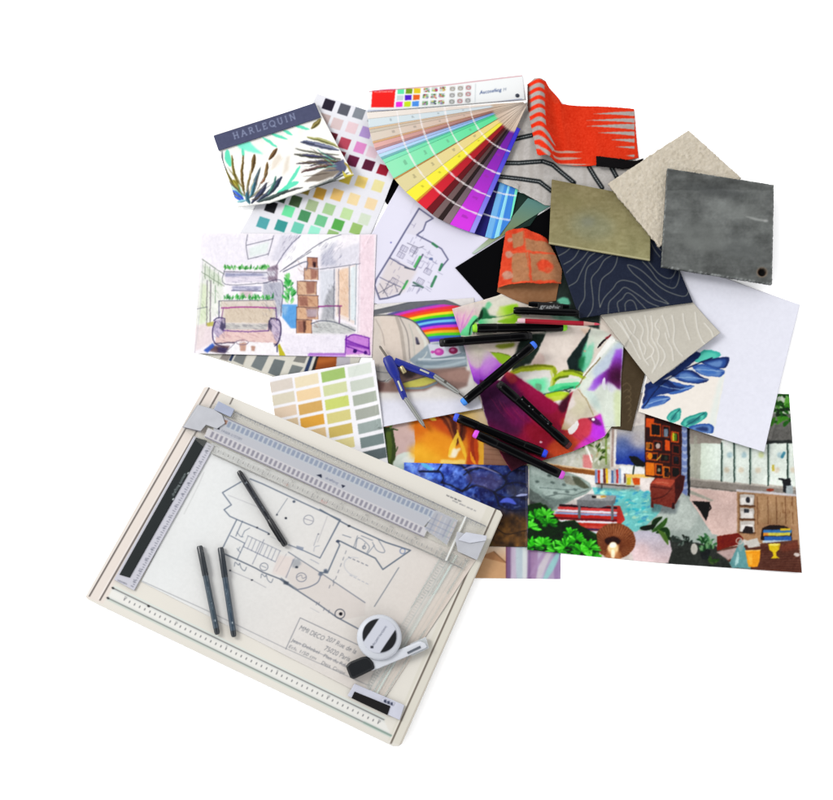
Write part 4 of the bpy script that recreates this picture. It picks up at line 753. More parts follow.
def pic_greyfabric():
    c = Cv(486, 92, 656, 216, (192, 188, 184)); o = (480, 70, 4.63)
    h, w = c.h, c.w; n = fbm(h, w, 30, 4); c.a += n[..., None] * 26; c.noise(1.2, 9, 6, 1)
    for x in (500.5, 510, 520, 531, 541, 560, 585): c.leaf([(x + 6, 105), (x + 1, 150), (x, 205)], 5, (176, 170, 164), .5, 2)
    for p in ([(120, 330), (175, 318), (240, 305)], [(80, 430), (180, 434), (290, 426), (335, 440), (435, 522)], [(60, 492), (150, 505), (275, 520), (330, 560)], [(505, 450), (535, 500), (565, 545)], [(610, 455), (635, 500), (660, 560)]):
        p = cp(*o, p); c.line(p, 4.6, (16, 22, 26)); p = np.array(p)
        for a, b in zip(p, p[1:]):
            L = np.hypot(*(b - a)); k = 0
            while k < L - 1.4: c.line([a + (b - a) * k / L, a + (b - a) * (k + 1.5) / L], .75, (206, 210, 208)); k += 2.5
    return c

def pic_orange():
    c = Cv(520, 78, 648, 174, (224, 53, 22)); o = (480, 70, 4.63); q = lambda p: cp(*o, p); g = (176, 168, 164)
    c.poly(q([(180, 0), (300, 40), (296, 180), (300, 290), (350, 360), (300, 460), (160, 460)]), g)
    for k in range(9):
        y = 78 + 38.5 * k; d = max(0, k - 3) * 7; e = max(0, k - 4)
        c.line(curve(q([(190, y + 6), (225, y + 4), (262, y + 2), (300, y + 10 + d), (345 + 8 * e, y + 34 + 1.7 * d)]), 20), 3.9, (236, 52, 22), 1, .6)
    c.poly(q([(292, 60), (320, 95), (368, 165), (420, 165), (420, 330), (340, 310), (300, 240)]), (224, 53, 22), 1, .4)
    c.poly(q([(205, 70), (225, 80), (232, 200), (215, 215), (190, 150)]), (66, 32, 26), .95, .8)  # shadow inside the fold, painted onto the cloth in dark brown
    for y, xe, t in [(383, 475, 7), (412, 475, 8), (441, 520, 6)]: c.poly(q([(330, y - 2), (420, y - 4), (xe, y - 2), (420, y + t), (340, y + t)]), (198, 172, 160), .9, .3)
    for x, y, t in [(520, 205, 11), (488, 236, 10), (492, 264, 13), (540, 296, 10), (600, 328, 9), (622, 360, 6), (676, 398, 6)]:
        c.poly(q([(x, y), (x + (715 - x) * .5, y - t * .55), (715, y - t), (715, y + t), (x + (715 - x) * .5, y + t * .5)]), g, 1, .2)
    c.poly(q([(330, 100), (370, 165), (345, 165), (300, 90)]), (214, 70, 44), .6, .6)
    h, w = c.h, c.w; c.streak(5, .4, 2, 1, 15); c.streak(4, .4, 2, 0, 16); c.noise(10, 5, 8); return c

def pic_bag(back=False):
    c = Cv(488, 224, 570, 312, (218, 68, 36) if not back else (150, 106, 72)); o = (450, 210, 6.66); q = lambda p: cp(*o, p)
    if back: c.noise(8, 9, 3); c.noise(1.5, 6, 4, 1); return c
    k = (174, 124, 86)
    for p in ([(412, 300), (518, 290), (524, 498), (408, 495)], [(494, 200), (640, 222), (690, 240), (700, 292), (508, 288)], [(412, 170), (486, 150), (490, 250), (415, 262)], [(526, 305), (735, 300), (760, 480), (540, 492)]): c.poly(q(p), k, .95, .5)
    for x, y, r in [(380, 448, 34), (390, 306, 26), (398, 205, 18)]: c.ell(*q([(x, y)])[0], r / 6.66, r / 8, (190, 150, 130), .85, 10, .6)
    c.ell(*q([(628, 388)])[0], 8.6, 6.4, (222, 72, 40), 1, 25, .7); c.ell(*q([(650, 410)])[0], 3.5, 2.6, (196, 96, 60), .6, 0, .8)
    c.line(q([(490, 150), (505, 300), (528, 495)]), 1.1, (200, 96, 60)); c.line(q([(410, 288), (740, 300)]), 2, (226, 84, 48)); c.line(q([(320, 516), (480, 500), (740, 488)]), 1.4, (230, 84, 46))
    c.warp(1.2, 5, 33); c.poly(q([(640, 190), (760, 220), (760, 500), (700, 500)]), (120, 80, 54), .35, 2.); c.noise(3, 14, 5, 3, (1, .8, .6)); c.noise(1.2, 8, 8, 1); return c  # shading down the right side of the bag is painted in brown

def pic_navy():
    c = Cv(546, 222, 700, 326, (22, 31, 53)); c.noise(10, 3, 4); c.noise(1.3, 4, 5, 1); o = (550, 230, 5.553)
    for p in ([(38, 150), (85, 125), (118, 95)], [(75, 195), (130, 160), (165, 105)], [(90, 242), (140, 195), (180, 160), (215, 115)], [(103, 316), (145, 290), (165, 250), (190, 200), (218, 152), (250, 128)], [(160, 495), (158, 440), (190, 380), (192, 300), (205, 215), (250, 175), (295, 140)], [(202, 495), (230, 450), (238, 400), (232, 330), (230, 270), (270, 220), (300, 170), (345, 140)], [(275, 435), (270, 370), (285, 280), (340, 230), (365, 190), (375, 150)], [(275, 435), (300, 380), (350, 325), (370, 295), (400, 280), (440, 285), (480, 300), (530, 345), (580, 390), (650, 418)], [(318, 478), (325, 410), (350, 380), (385, 345), (410, 320), (440, 330), (500, 370), (550, 410), (600, 432)], [(378, 462), (372, 410), (400, 385), (425, 352), (455, 362), (490, 400), (530, 445)], [(415, 455), (415, 415), (440, 393), (465, 405), (480, 450)], [(655, 418), (600, 370), (520, 290), (460, 240), (430, 195), (470, 205), (520, 235), (600, 310), (660, 350), (730, 375), (757, 365), (768, 335)], [(513, 175), (560, 225), (600, 280), (660, 322), (695, 320), (715, 270), (716, 225)], [(545, 175), (600, 240), (650, 270), (680, 262), (698, 225)], [(555, 60), (580, 110), (610, 150)], [(575, 50), (600, 95), (625, 120)]):
        c.line(curve(cp(*o, p), 30), .8, (140, 141, 128), .8)
    return c
def pic_greytopo(relief=False):
    base = (200, 195, 183); c = Cv(590, 288, 726, 392, base if not relief else 0)
    if not relief: c.noise(14, 5, 4); c.noise(1.3, 4, 5, 1)
    o = (600, 290, 5.)
    for p in ([(70, 145), (110, 190), (140, 240), (152, 262)], [(150, 135), (176, 180), (168, 218)], [(190, 148), (216, 200), (205, 250), (226, 290), (220, 325)], [(225, 128), (240, 200), (240, 260), (266, 300), (255, 330), (228, 352)], [(292, 148), (275, 180), (295, 220), (285, 265), (310, 300), (322, 340), (300, 385)], [(325, 218), (335, 260), (356, 300), (362, 360)], [(360, 130), (370, 200), (365, 260), (386, 310), (408, 338)], [(414, 120), (418, 165), (432, 210), (446, 255)], [(475, 115), (485, 200), (505, 260), (518, 278)], [(255, 335), (270, 380), (258, 420)], [(255, 130), (262, 190), (258, 240), (285, 300), (290, 350), (270, 400)], [(120, 150), (150, 210), (185, 250), (200, 300)], [(520, 170), (550, 210), (560, 240)], [(310, 130), (330, 180), (345, 240)], [(190, 250), (215, 340), (240, 380)], [(100, 160), (150, 250), (200, 350)]):
        pts = curve(cp(*o, p), 26)
        if relief: c.line(pts, 1.5, 255, 1, 1.)
        else: c.line(pts, 1.1, (226, 223, 214), .9, .6)
    return c
def pic_leaf():
    c = Cv(632, 256, 804, 458, (236, 237, 249)); c.noise(40, 1.5, 4); o = (600, 290, 5.); q = lambda p: cp(*o, p)
    c.poly(q([(640, 332), (606, 520), (562, 728), (-20, 640), (100, 450), (300, 380), (460, 330), (540, 345)]), (246, 239, 230)); c.poly(q([(600, 430), (625, 400), (562, 728), (520, 720)]), (232, 241, 236), .8, 1.5)
    nv, bl, lb, tl = (22, 40, 96), (44, 84, 164), (110, 150, 206), (60, 186, 170)
    def fr(p, cols): 
        p = smooth(q(p)); c.poly(p, cols[0]); ctr = np.mean(p, 0)
        for k, cc in enumerate(cols[1:]): c.poly([ctr + (np.array(a) - ctr) * (.78 - .26 * k) + np.array([0, .8]) for a in p], cc, .85, .7)
    fr([(470, 345), (520, 300), (590, 310), (600, 330), (540, 355), (480, 362)], (tl, (96, 214, 190)))
    fr([(500, 362), (560, 345), (640, 335), (632, 385), (590, 395), (540, 380)], (nv, bl, lb))
    fr([(460, 380), (520, 375), (590, 395), (625, 408), (600, 435), (530, 430), (480, 410)], (bl, lb, (60, 110, 190)))
    fr([(350, 415), (400, 395), (460, 405), (510, 435), (545, 450), (500, 470), (420, 462), (370, 440)], (nv, bl, lb))
    fr([(320, 450), (370, 460), (420, 475), (470, 482), (420, 510), (360, 525), (320, 505)], (bl, (70, 120, 200), nv))
    fr([(230, 490), (330, 450), (380, 495), (330, 520), (290, 530), (215, 570), (220, 530)], (nv, (30, 60, 130)))
    fr([(205, 595), (230, 555), (300, 532), (350, 540), (320, 570), (250, 590)], (bl, lb, (60, 100, 180)))
    fr([(230, 470), (350, 410), (470, 315), (500, 330), (430, 390), (330, 440), (240, 500)], (nv, (30, 52, 110)))
    c.line(curve(q([(215, 590), (300, 480), (420, 400), (560, 340)]), 20), 1.2, (14, 26, 70)); 
    for a in ([(300, 480), (400, 500), (465, 483)], [(350, 440), (450, 440), (540, 450)], [(420, 400), (520, 400), (620, 408)], [(240, 570), (300, 552), (345, 541)]): c.line(curve(q(a), 12), .7, (176, 206, 236), .8)
    fr([(330, 640), (355, 610), (400, 595), (398, 640), (370, 665), (345, 662)], ((50, 160, 150), (110, 220, 196), (36, 130, 130))); fr([(400, 670), (440, 635), (525, 612), (522, 645), (470, 675), (430, 690)], ((40, 150, 140), (100, 216, 190), (30, 110, 120))); fr([(440, 690), (500, 672), (560, 680), (556, 720), (490, 712)], (bl, lb, nv))
    c.line(q([(425, 685), (520, 618)]), .7, (20, 80, 90)); c.line(q([(350, 655), (395, 600)]), .7, (20, 80, 90)); c.warp(.7, 4, 51); c.noise(2.5, 4, 9, 2); return c

def pic_floral():
    c = Cv(446, 272, 640, 478, (226, 214, 202)); c.noise(25, 6, 4)
    A, B, C3, D0 = (450, 295, 10.), (505, 355, 8.), (570, 320, 6.67), (440, 280, 4.)
    def F(o, pts, col, a=1., b=.5, sm=True): pts = cp(*o, pts); c.poly(smooth(pts) if sm and len(pts) > 3 else pts, col, a, b)
    def G(o, pts, ctr, cols, rad, a=1., b=.5):
        x0, y0 = cp(*o, [ctr])[0]; rad = rad / o[2]; n = len(cols) - 1
        def f(X, Y):
            t = np.clip(np.hypot(X - x0, Y - y0) / rad, 0, .999) * n; k = t.astype(int); cc = np.array(cols, float)
            return mix(cc[k], 0, 0) * 0 + cc[k] * (1 - (t - k))[..., None] + cc[k + 1] * (t - k)[..., None]
        c.poly(cp(*o, pts), f, a, b)
    # dark green of the print below the samples at the top right
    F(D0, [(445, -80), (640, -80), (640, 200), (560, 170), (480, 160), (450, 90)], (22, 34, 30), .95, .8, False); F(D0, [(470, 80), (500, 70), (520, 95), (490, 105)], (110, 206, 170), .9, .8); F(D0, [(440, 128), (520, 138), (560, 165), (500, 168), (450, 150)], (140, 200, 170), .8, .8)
    # rosy petal and green leaves, top left
    G(A, [(-20, 140), (300, 90), (350, 100), (270, 200), (210, 270), (140, 350), (95, 420), (60, 420), (-20, 230)], (95, 410), [(186, 84, 232), (216, 128, 214), (226, 166, 200), (222, 198, 196), (224, 212, 206)], 330)
    for t in np.linspace(0, 1, 9): c.leaf(cp(*A, [(95, 400), (60 + 130 * t, 300 - 40 * t), (40 + 240 * t, 190 - 60 * t)]), 1.2, [(236, 206, 214), (206, 120, 206), (226, 180, 200)][int(t * 8) % 3], .5, .6)
    F(A, [(340, 110), (460, 10), (560, 20), (680, 100), (640, 160), (500, 215), (400, 235), (320, 220), (300, 190)], (228, 224, 208), 1, .5); G(A, [(500, 120), (680, 80), (700, 150), (560, 205), (440, 220)], (620, 140), [(150, 214, 20), (166, 220, 50), (206, 226, 130), (228, 224, 208)], 190, 1, .9)
    F(A, [(350, 130), (380, 70), (420, 100), (380, 150)], (90, 200, 140), .8, .7); F(A, [(290, 240), (330, 130), (375, 160), (390, 200), (470, 215), (400, 250), (300, 262)], (20, 104, 58), .95, .9); F(A, [(270, 270), (290, 210), (320, 150), (330, 190), (310, 250)], (8, 40, 24), .9, .5); c.line(curve(cp(*A, [(400, 236), (480, 222), (640, 186)])), 1, (24, 80, 30), .8, .6)
    G(A, [(275, 285), (300, 255), (640, 190), (740, 200), (640, 290), (300, 300)], (300, 280), [(90, 230, 150), (190, 236, 190), (238, 240, 214), (206, 232, 110), (150, 210, 30), (216, 214, 190)], 440, 1, .3); F(A, [(470, 265), (560, 235), (680, 230), (640, 275), (540, 285)], (140, 206, 24), .8, .6)
    F(A, [(95, 410), (170, 310), (245, 215), (285, 255), (230, 330), (200, 420)], (112, 232, 160), 1, .5); c.line(curve(cp(*A, [(190, 410), (205, 330), (250, 275), (290, 240)])), 1.3, (10, 60, 30), .95, .5); c.line(curve(cp(*A, [(235, 400), (225, 340), (245, 285), (275, 270)])), 1.1, (10, 50, 30), .95, .5); c.ell(*cp(*A, [(248, 335)])[0], 1.9, 4.6, (206, 244, 96), 1, 8, .4); F(A, [(280, 380), (400, 375), (420, 400), (290, 400)], (206, 206, 190), .9, .5)
    # mauve petal lower left
    G(A, [(100, 500), (520, 480), (420, 610), (560, 700), (400, 850), (280, 900), (200, 830)], (300, 500), [(214, 204, 190), (216, 206, 196), (206, 168, 216), (198, 118, 228), (176, 80, 220), (110, 40, 180)], 390); F(A, [(140, 510), (300, 510), (330, 600), (290, 740), (210, 700), (170, 620)], (212, 204, 188), .7, 1.6); F(A, [(360, 640), (470, 640), (420, 760), (330, 800)], (212, 140, 236), .6, 1.4)
    F(A, [(290, 500), (700, 470), (690, 530), (600, 610), (480, 590), (380, 560)], (236, 220, 206), 1, .5); F(A, [(450, 505), (560, 490), (650, 485), (620, 525), (520, 540)], (146, 160, 40), .95, .7); F(A, [(410, 575), (520, 590), (610, 615), (590, 660), (520, 690), (450, 620)], (150, 198, 30), .95, .6); c.line(curve(cp(*A, [(400, 570), (500, 585), (600, 610)])), .8, (100, 120, 20), .8)
    F(A, [(690, 480), (760, 430), (850, 460), (830, 560), (740, 720), (620, 760), (640, 620)], (16, 26, 22), .95, .8, False)
    # pale square petal in the middle
    F(D0, [(380, 170), (500, 170), (470, 215), (420, 215)], (90, 110, 96), .7, 1); F(D0, [(330, 230), (410, 215), (420, 240), (370, 330), (320, 320)], (24, 40, 32), 1, .7)
    F(D0, [(425, 210), (602, 190), (580, 240), (515, 350), (470, 405), (440, 360), (360, 348)], (235, 221, 211), 1, .4, False); F(D0, [(365, 340), (395, 290), (420, 320), (400, 350)], (226, 196, 186), .8, 1.2); F(D0, [(560, 195), (600, 188), (585, 225)], (234, 204, 180), .8, .8); F(D0, [(440, 230), (540, 215), (500, 300), (440, 310)], (240, 228, 218), .8, 2.); c.line(cp(*D0, [(602, 190), (515, 352)]), .8, (110, 112, 90), .9)
    F(C3, [(132, 55), (140, 80), (95, 200), (100, 300), (90, 352), (0, 345), (-20, 270)], (12, 30, 30), 1, .4, False); F(C3, [(75, 240), (110, 150), (160, 100), (150, 230), (110, 330), (80, 340)], (96, 206, 160), .95, 1.2); F(C3, [(60, 260), (100, 240), (90, 320), (60, 320)], (30, 120, 74), .9, 1.); F(C3, [(140, 60), (270, 90), (265, 100), (190, 180), (130, 170), (110, 200)], (222, 228, 214), .95, .9); F(C3, [(110, 200), (160, 150), (150, 220), (110, 300)], (150, 220, 190), .8, 1.2); c.ell(*cp(*C3, [(98, 205)])[0], 1.6, 1.2, (226, 150, 130), .7, 0, .6)
    # striped leaves above the crimson petal
    F(B, [(20, 140), (100, 110), (390, 100), (405, 190), (560, 130), (640, 180), (560, 300), (430, 415), (300, 330)], (238, 234, 228), 1, .4, False)
    G(B, [(150, 200), (360, 180), (380, 300), (300, 330)], (250, 245), [(84, 238, 158), (120, 240, 180), (226, 236, 222)], 120, .95, .8); F(B, [(240, 230), (290, 240), (285, 285), (250, 270)], (110, 150, 120), .7, .6)
    for pts, w, cc in [([(60, 140), (150, 112), (280, 100), (370, 100), (398, 130)], 5, (176, 192, 24)), ([(70, 128), (150, 96), (280, 84), (380, 92)], 2, (112, 120, 14)), ([(395, 110), (402, 170), (385, 240), (370, 275)], 3, (150, 166, 30)), ([(370, 130), (378, 190), (366, 250)], 2, (206, 216, 110)), ([(400, 195), (450, 155), (520, 138), (590, 152), (640, 182)], 5.5, (168, 196, 20)), ([(404, 200), (440, 180), (500, 170)], 2.2, (84, 106, 10)), ([(470, 130), (540, 122), (620, 160)], 2, (100, 120, 14)), ([(370, 275), (440, 250), (520, 245), (580, 240)], 6, (84, 226, 150)), ([(400, 290), (480, 262), (560, 262)], 3, (40, 190, 120)), ([(310, 318), (400, 296), (470, 285), (545, 262)], 1.4, (20, 70, 50)), ([(480, 280), (510, 296), (525, 288)], 1.6, (40, 50, 46)), ([(340, 330), (420, 312), (500, 318)], 4.5, (184, 222, 24)), ([(370, 360), (430, 345), (480, 345)], 5, (206, 226, 60)), ([(420, 220), (500, 205), (590, 200)], 3, (214, 236, 210))]: c.line(curve(cp(*B, pts), 18), w, cc, .92, 1.1)
    # white ribbon with a dark slit, olive seam
    F(C3, [(85, 372), (150, 280), (268, 110), (282, 104), (312, 140), (200, 260), (110, 380)], (246, 247, 242), 1, .3, False); F(C3, [(182, 186), (205, 150), (240, 118), (272, 92), (268, 106), (236, 136), (200, 176)], (16, 8, 12), 1, .25); F(C3, [(236, 118), (272, 92), (268, 106), (250, 122)], (150, 16, 36), .9, .4)
    # purple bloom, right
    F(C3, [(60, 450), (150, 310), (310, 130), (350, 180), (350, 480), (340, 710), (290, 715), (235, 740), (200, 640), (120, 560)], (224, 232, 220), 1, .4, False); F(C3, [(150, 330), (240, 230), (320, 150), (350, 200), (345, 340), (260, 350), (180, 400)], (190, 204, 222), .9, 1.8)
    G(C3, [(110, 470), (180, 380), (260, 330), (300, 200), (345, 200), (340, 470), (290, 440), (200, 430), (150, 480)], (322, 385), [(48, 0, 36), (76, 6, 66), (120, 34, 150), (150, 70, 214), (168, 110, 226), (186, 170, 226)], 235, .95, 1.2); c.leaf(cp(*C3, [(228, 395), (222, 430), (232, 470)]), 4, (240, 238, 248), .95, .9); F(C3, [(245, 420), (300, 440), (320, 480), (260, 480)], (222, 220, 236), .8, 1.2); F(C3, [(290, 500), (335, 480), (340, 705), (300, 705)], (216, 228, 178), .8, 1.4); F(C3, [(90, 480), (160, 500), (200, 600), (140, 560)], (206, 226, 220), .8, 1.4)
    # crimson petal
    R0 = [(-40, 200), (20, 130), (80, 160), (310, 322), (430, 412), (530, 300), (550, 295), (560, 520), (700, 500), (760, 480), (800, 650), (620, 750), (300, 860), (60, 960), (-60, 800), (-210, 300), (-200, 200)]
    G(B, R0, (-120, 380), [(44, 10, 50), (72, 12, 62), (118, 10, 70), (150, 10, 58), (150, 12, 50), (156, 22, 56), (196, 56, 60), (206, 64, 90)], 860, 1, .35)
    F(B, [(-100, 250), (60, 230), (160, 420), (120, 640), (-40, 600), (-160, 400)], (62, 12, 58), .75, 3.); F(B, [(0, 420), (160, 440), (200, 560), (60, 560)], (122, 10, 84), .7, 2.5); F(B, [(60, 180), (120, 190), (330, 340), (420, 420), (330, 480), (200, 380)], (160, 8, 70), .8, 1.6); F(B, [(160, 560), (330, 600), (420, 700), (220, 700)], (150, 14, 40), .8, 2.4); F(B, [(330, 740), (450, 660), (560, 640), (560, 780), (380, 860)], (206, 74, 32), .9, 2.2); F(B, [(440, 560), (470, 500), (520, 600), (600, 640), (520, 700)], (186, 50, 36), .8, 1.6); F(B, [(560, 520), (700, 510), (740, 600), (600, 680), (540, 640)], (216, 62, 84), .85, 1.6); G(B, [(700, 520), (760, 470), (810, 650), (560, 790), (540, 760), (680, 640)], (790, 600), [(190, 50, 250), (206, 54, 236), (222, 60, 190), (220, 70, 120)], 330, .95, 1.); F(B, [(420, 410), (520, 310), (490, 440), (440, 460)], (60, 6, 34), .9, 1.); F(B, [(660, 510), (720, 505), (770, 560), (720, 560)], (60, 16, 60), .7, .9); F(B, [(-10, 130), (60, 140), (100, 200), (40, 230)], (190, 60, 62), .8, 1.2); F(B, [(-60, 700), (150, 740), (200, 860), (60, 950)], (36, 6, 20), .9, 2.4); c.line(cp(*B, [(540, 790), (660, 745), (800, 655)]), .9, (236, 196, 236), .9); c.line(cp(*D0, [(245, 700), (285, 772), (340, 748)]), .8, (214, 130, 150), .8)
    for k in range(26): t = k / 25; x = -120 + 820 * t; c.leaf(cp(*B, [(x, 330 + 330 * t), (x + 60, 420 + 300 * t), (x + 130, 500 + 260 * t)]), 1.3, [(190, 30, 90), (96, 6, 60), (206, 60, 70)][k % 3], .22, 1.)
    G(B, [(545, 298), (592, 268), (640, 350), (705, 450), (715, 500), (600, 512), (505, 606), (445, 600), (470, 520), (500, 430)], (600, 420), [(206, 200, 170), (216, 206, 182), (222, 208, 196), (190, 160, 110)], 230, 1, .35); F(B, [(500, 440), (540, 330), (560, 400), (520, 440)], (238, 226, 226), .8, .9)
    c.line(curve(cp(*B, [(760, 20), (650, 150), (600, 230), (570, 262)]), 16), 1.2, (140, 122, 84), .95); c.line(curve(cp(*B, [(586, 280), (610, 310), (655, 385), (705, 485)]), 14), 1.1, (178, 164, 126), .95)
    F(B, [(502, 604), (545, 560), (575, 532), (588, 560), (560, 615), (520, 640)], (248, 244, 242), 1, .25); c.ell(*cp(*B, [(705, 520)])[0], 1.7, 1.5, (252, 250, 252), 1, 0, .2); c.ell(*cp(*B, [(284, 698)])[0], 1.3, 1.1, (240, 200, 214), 1, 0, .3)
    c.warp(1., 9, 61); c.warp(.35, 2.5, 63); c.noise(8, 8, 64, 3); c.noise(2, 7, 9, 2); return c

def pic_brown():
    c = Cv(600, 336, 656, 438, (70, 56, 36)); c.noise(8, 5, 4); c.noise(1.2, 4, 6, 1)
    for k in range(6): c.line(curve([(622 + k * 1.5, 386 + k * 6), (627 + k * .5, 383 + k * 6.5), (631, 388 + k * 6), (628, 392 + k * 6)], 10), .8, (104, 88, 64), .8)
    return c
def pic_tile():
    c = Cv(656, 162, 780, 290, (108, 112, 110)); h, w = c.h, c.w; n = fbm(h, w, 40, 4)
    rg = np.random.default_rng(5); st = box(np.repeat(vnoise(h, 4, 14, rg)[:, :1], w, 1) + .8 * fbm(h, w, 60, 9), 2)
    Y = (c.y0 + np.arange(h) / SS)[:, None]; X = c.x0 + (np.arange(w) / SS)[None]
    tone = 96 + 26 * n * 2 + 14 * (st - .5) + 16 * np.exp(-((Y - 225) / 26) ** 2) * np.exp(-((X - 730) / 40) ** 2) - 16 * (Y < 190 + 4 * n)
    c.a[:] = tone[..., None] * np.array([.97, 1.0, .985]); c.noise(1.5, 9, 8, 2)
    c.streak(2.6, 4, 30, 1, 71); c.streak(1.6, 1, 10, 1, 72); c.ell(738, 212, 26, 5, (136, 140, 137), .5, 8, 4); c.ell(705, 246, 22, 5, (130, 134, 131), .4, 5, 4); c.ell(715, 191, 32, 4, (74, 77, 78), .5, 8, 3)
    c.leaf([(746, 216.4), (757, 219.6), (767, 221)], 2.4, (180, 183, 180), .6, 1.4); c.ell(766, 221, 2.4, 1.4, (190, 192, 190), .6, 0, .8); c.ell(700, 236, 24, 14, (118, 122, 119), .5, 0, 5); c.ell(742, 250, 20, 10, (100, 104, 103), .5, 0, 5)
    for a, b in (((667, 168), (661, 266)), ((772, 284), (774, 185)), ((661, 266), (772, 284)), ((667, 168), (774, 185))):
        for k in range(60):
            t = rg.random(); c.ell(a[0] + (b[0] - a[0]) * t, a[1] + (b[1] - a[1]) * t, .3 + rg.random() * 1.3, .3 + rg.random(), (178, 182, 180), .45, 0, .3)
    c.ell(762, 272.4, 5.6, 5.2, (126, 112, 96), .9, 0, .7); c.ell(762, 272.2, 4.4, 4.2, (66, 44, 30), 1, 0, .3); c.ell(762.4, 272, 3.5, 3.6, (4, 4, 4)); return c
def pic_olive():
    c = Cv(544, 174, 656, 264, (140, 134, 98)); c.rect(540, 170, 660, 268, lambda X, Y: mix((126, 115, 80), (152, 148, 106), ((Y - 180) * .9 + (X - 552) * .25) / 100)); c.noise(22, 12, 4, 4, (1, .95, .8)); c.ell(592, 226, 22, 14, (132, 138, 116), .5, 10, 5); c.streak(3, 2, 9, 1, 44); c.noise(3, 7, 5); c.noise(1.2, 4, 6, 1)
    c.ell(588, 222, 7, 5, (124, 128, 116), .5, 0, 2.5); c.ell(570, 200, 14, 6, (128, 122, 80), .5, 20, 4); c.line([(549, 243), (650, 260)], 1.4, (196, 190, 150), .8); return c
def pic_boucle():
    c = Cv(600, 122, 750, 256, (216, 206, 188)); c.noise(3, 10, 4, 3, (1, 1.05, 1.2)); c.noise(1.3, 9, 6, 1, (1, 1, 1.1)); c.noise(30, 4, 8); return c

# drawing board face
def pic_board():
    c = Cv(82, 380, 508, 750, (228, 224, 215)); c.noise(60, 3, 5)
    c.poly([(205, 386), (222, 392), (103, 604), (86, 597)], (230, 220, 212)); dk = (92, 84, 80)
    c.line([(209.6, 387), (89.4, 596)], 1.5, dk); c.line([(219.6, 391), (100, 600)], 1.5, dk); c.line([(233, 398), (230, 404)], 1.2, dk); c.line([(208.4, 387), (88.2, 595)], .7, (248, 244, 240)); c.line([(218, 390), (98.6, 599)], .7, (246, 240, 236))
    c.poly([(487, 506), (506, 512), (402, 746), (388, 740)], (222, 218, 206)); c.line([(496.4, 508), (391, 743)], 1.7, (104, 94, 84)); c.line([(495, 508), (389.6, 742)], .8, (240, 236, 226)); c.line([(503.4, 512), (399.4, 746)], .8, (176, 168, 156))
    # scale along the lower edge
    a0, a1 = np.array((113., 588.)), np.array((384, 719.6)); b0, b1 = np.array((108., 598.)), np.array((391, 735.4))
    c.poly([a0, a1, b1, b0], (222, 224, 220)); c.line([a0, a1], 1.1, (110, 114, 116)); c.line([a0 + (1, -1.6), a1 + (1, -1.6)], 1, (212, 226, 222)); c.line([b0, b1], 1.2, (126, 134, 130)); c.line([b0 + (-.6, 1.4), b1 + (-.6, 1.4)], 1.6, (206, 214, 206))
    m0, m1 = a0 * .6 + b0 * .4, a1 * .6 + b1 * .4; c.poly([a0 * .8 + b0 * .2, a1 * .8 + b1 * .2, a1 * .2 + b1 * .8, a0 * .2 + b0 * .8], (234, 233, 228))
    d = (a1 - a0) / np.linalg.norm(a1 - a0); n = np.array([-d[1], d[0]])
    for k in range(51):
        p = m0 + (m1 - m0) * (.05 + k / 50 * .92); c.line([p - n * .2, p + n * 1.6], .8, (70, 72, 78)); 
        if k % 10 == 0: c.text(str(abs(25 - k)), *(p - d * 1 - n * .4), 25, 2, (70, 72, 78))
    for p in (a0, b0, (148.6, 606)): c.ell(*p, 1.5, 1.1, (40, 40, 44), 1, 25)
    c.line([b1 - d * 30, b1], 2, (140, 160, 150)); 
    for k in range(16): p = np.array((446.5 + k * .98, 495.4 + k * .42)); c.rect(p[0], p[1] - .8, p[0] + .7, p[1] + .6, (60, 62, 70), .9 if k % 4 < 3 else .2)
    for k in range(20): p = np.array((452.4 + k * 1.2, 500.4 + k * .55)); c.rect(p[0], p[1] - .6, p[0] + .8, p[1] + .7, (110, 112, 118), .8 if k % 6 < 5 else .1)
    return c

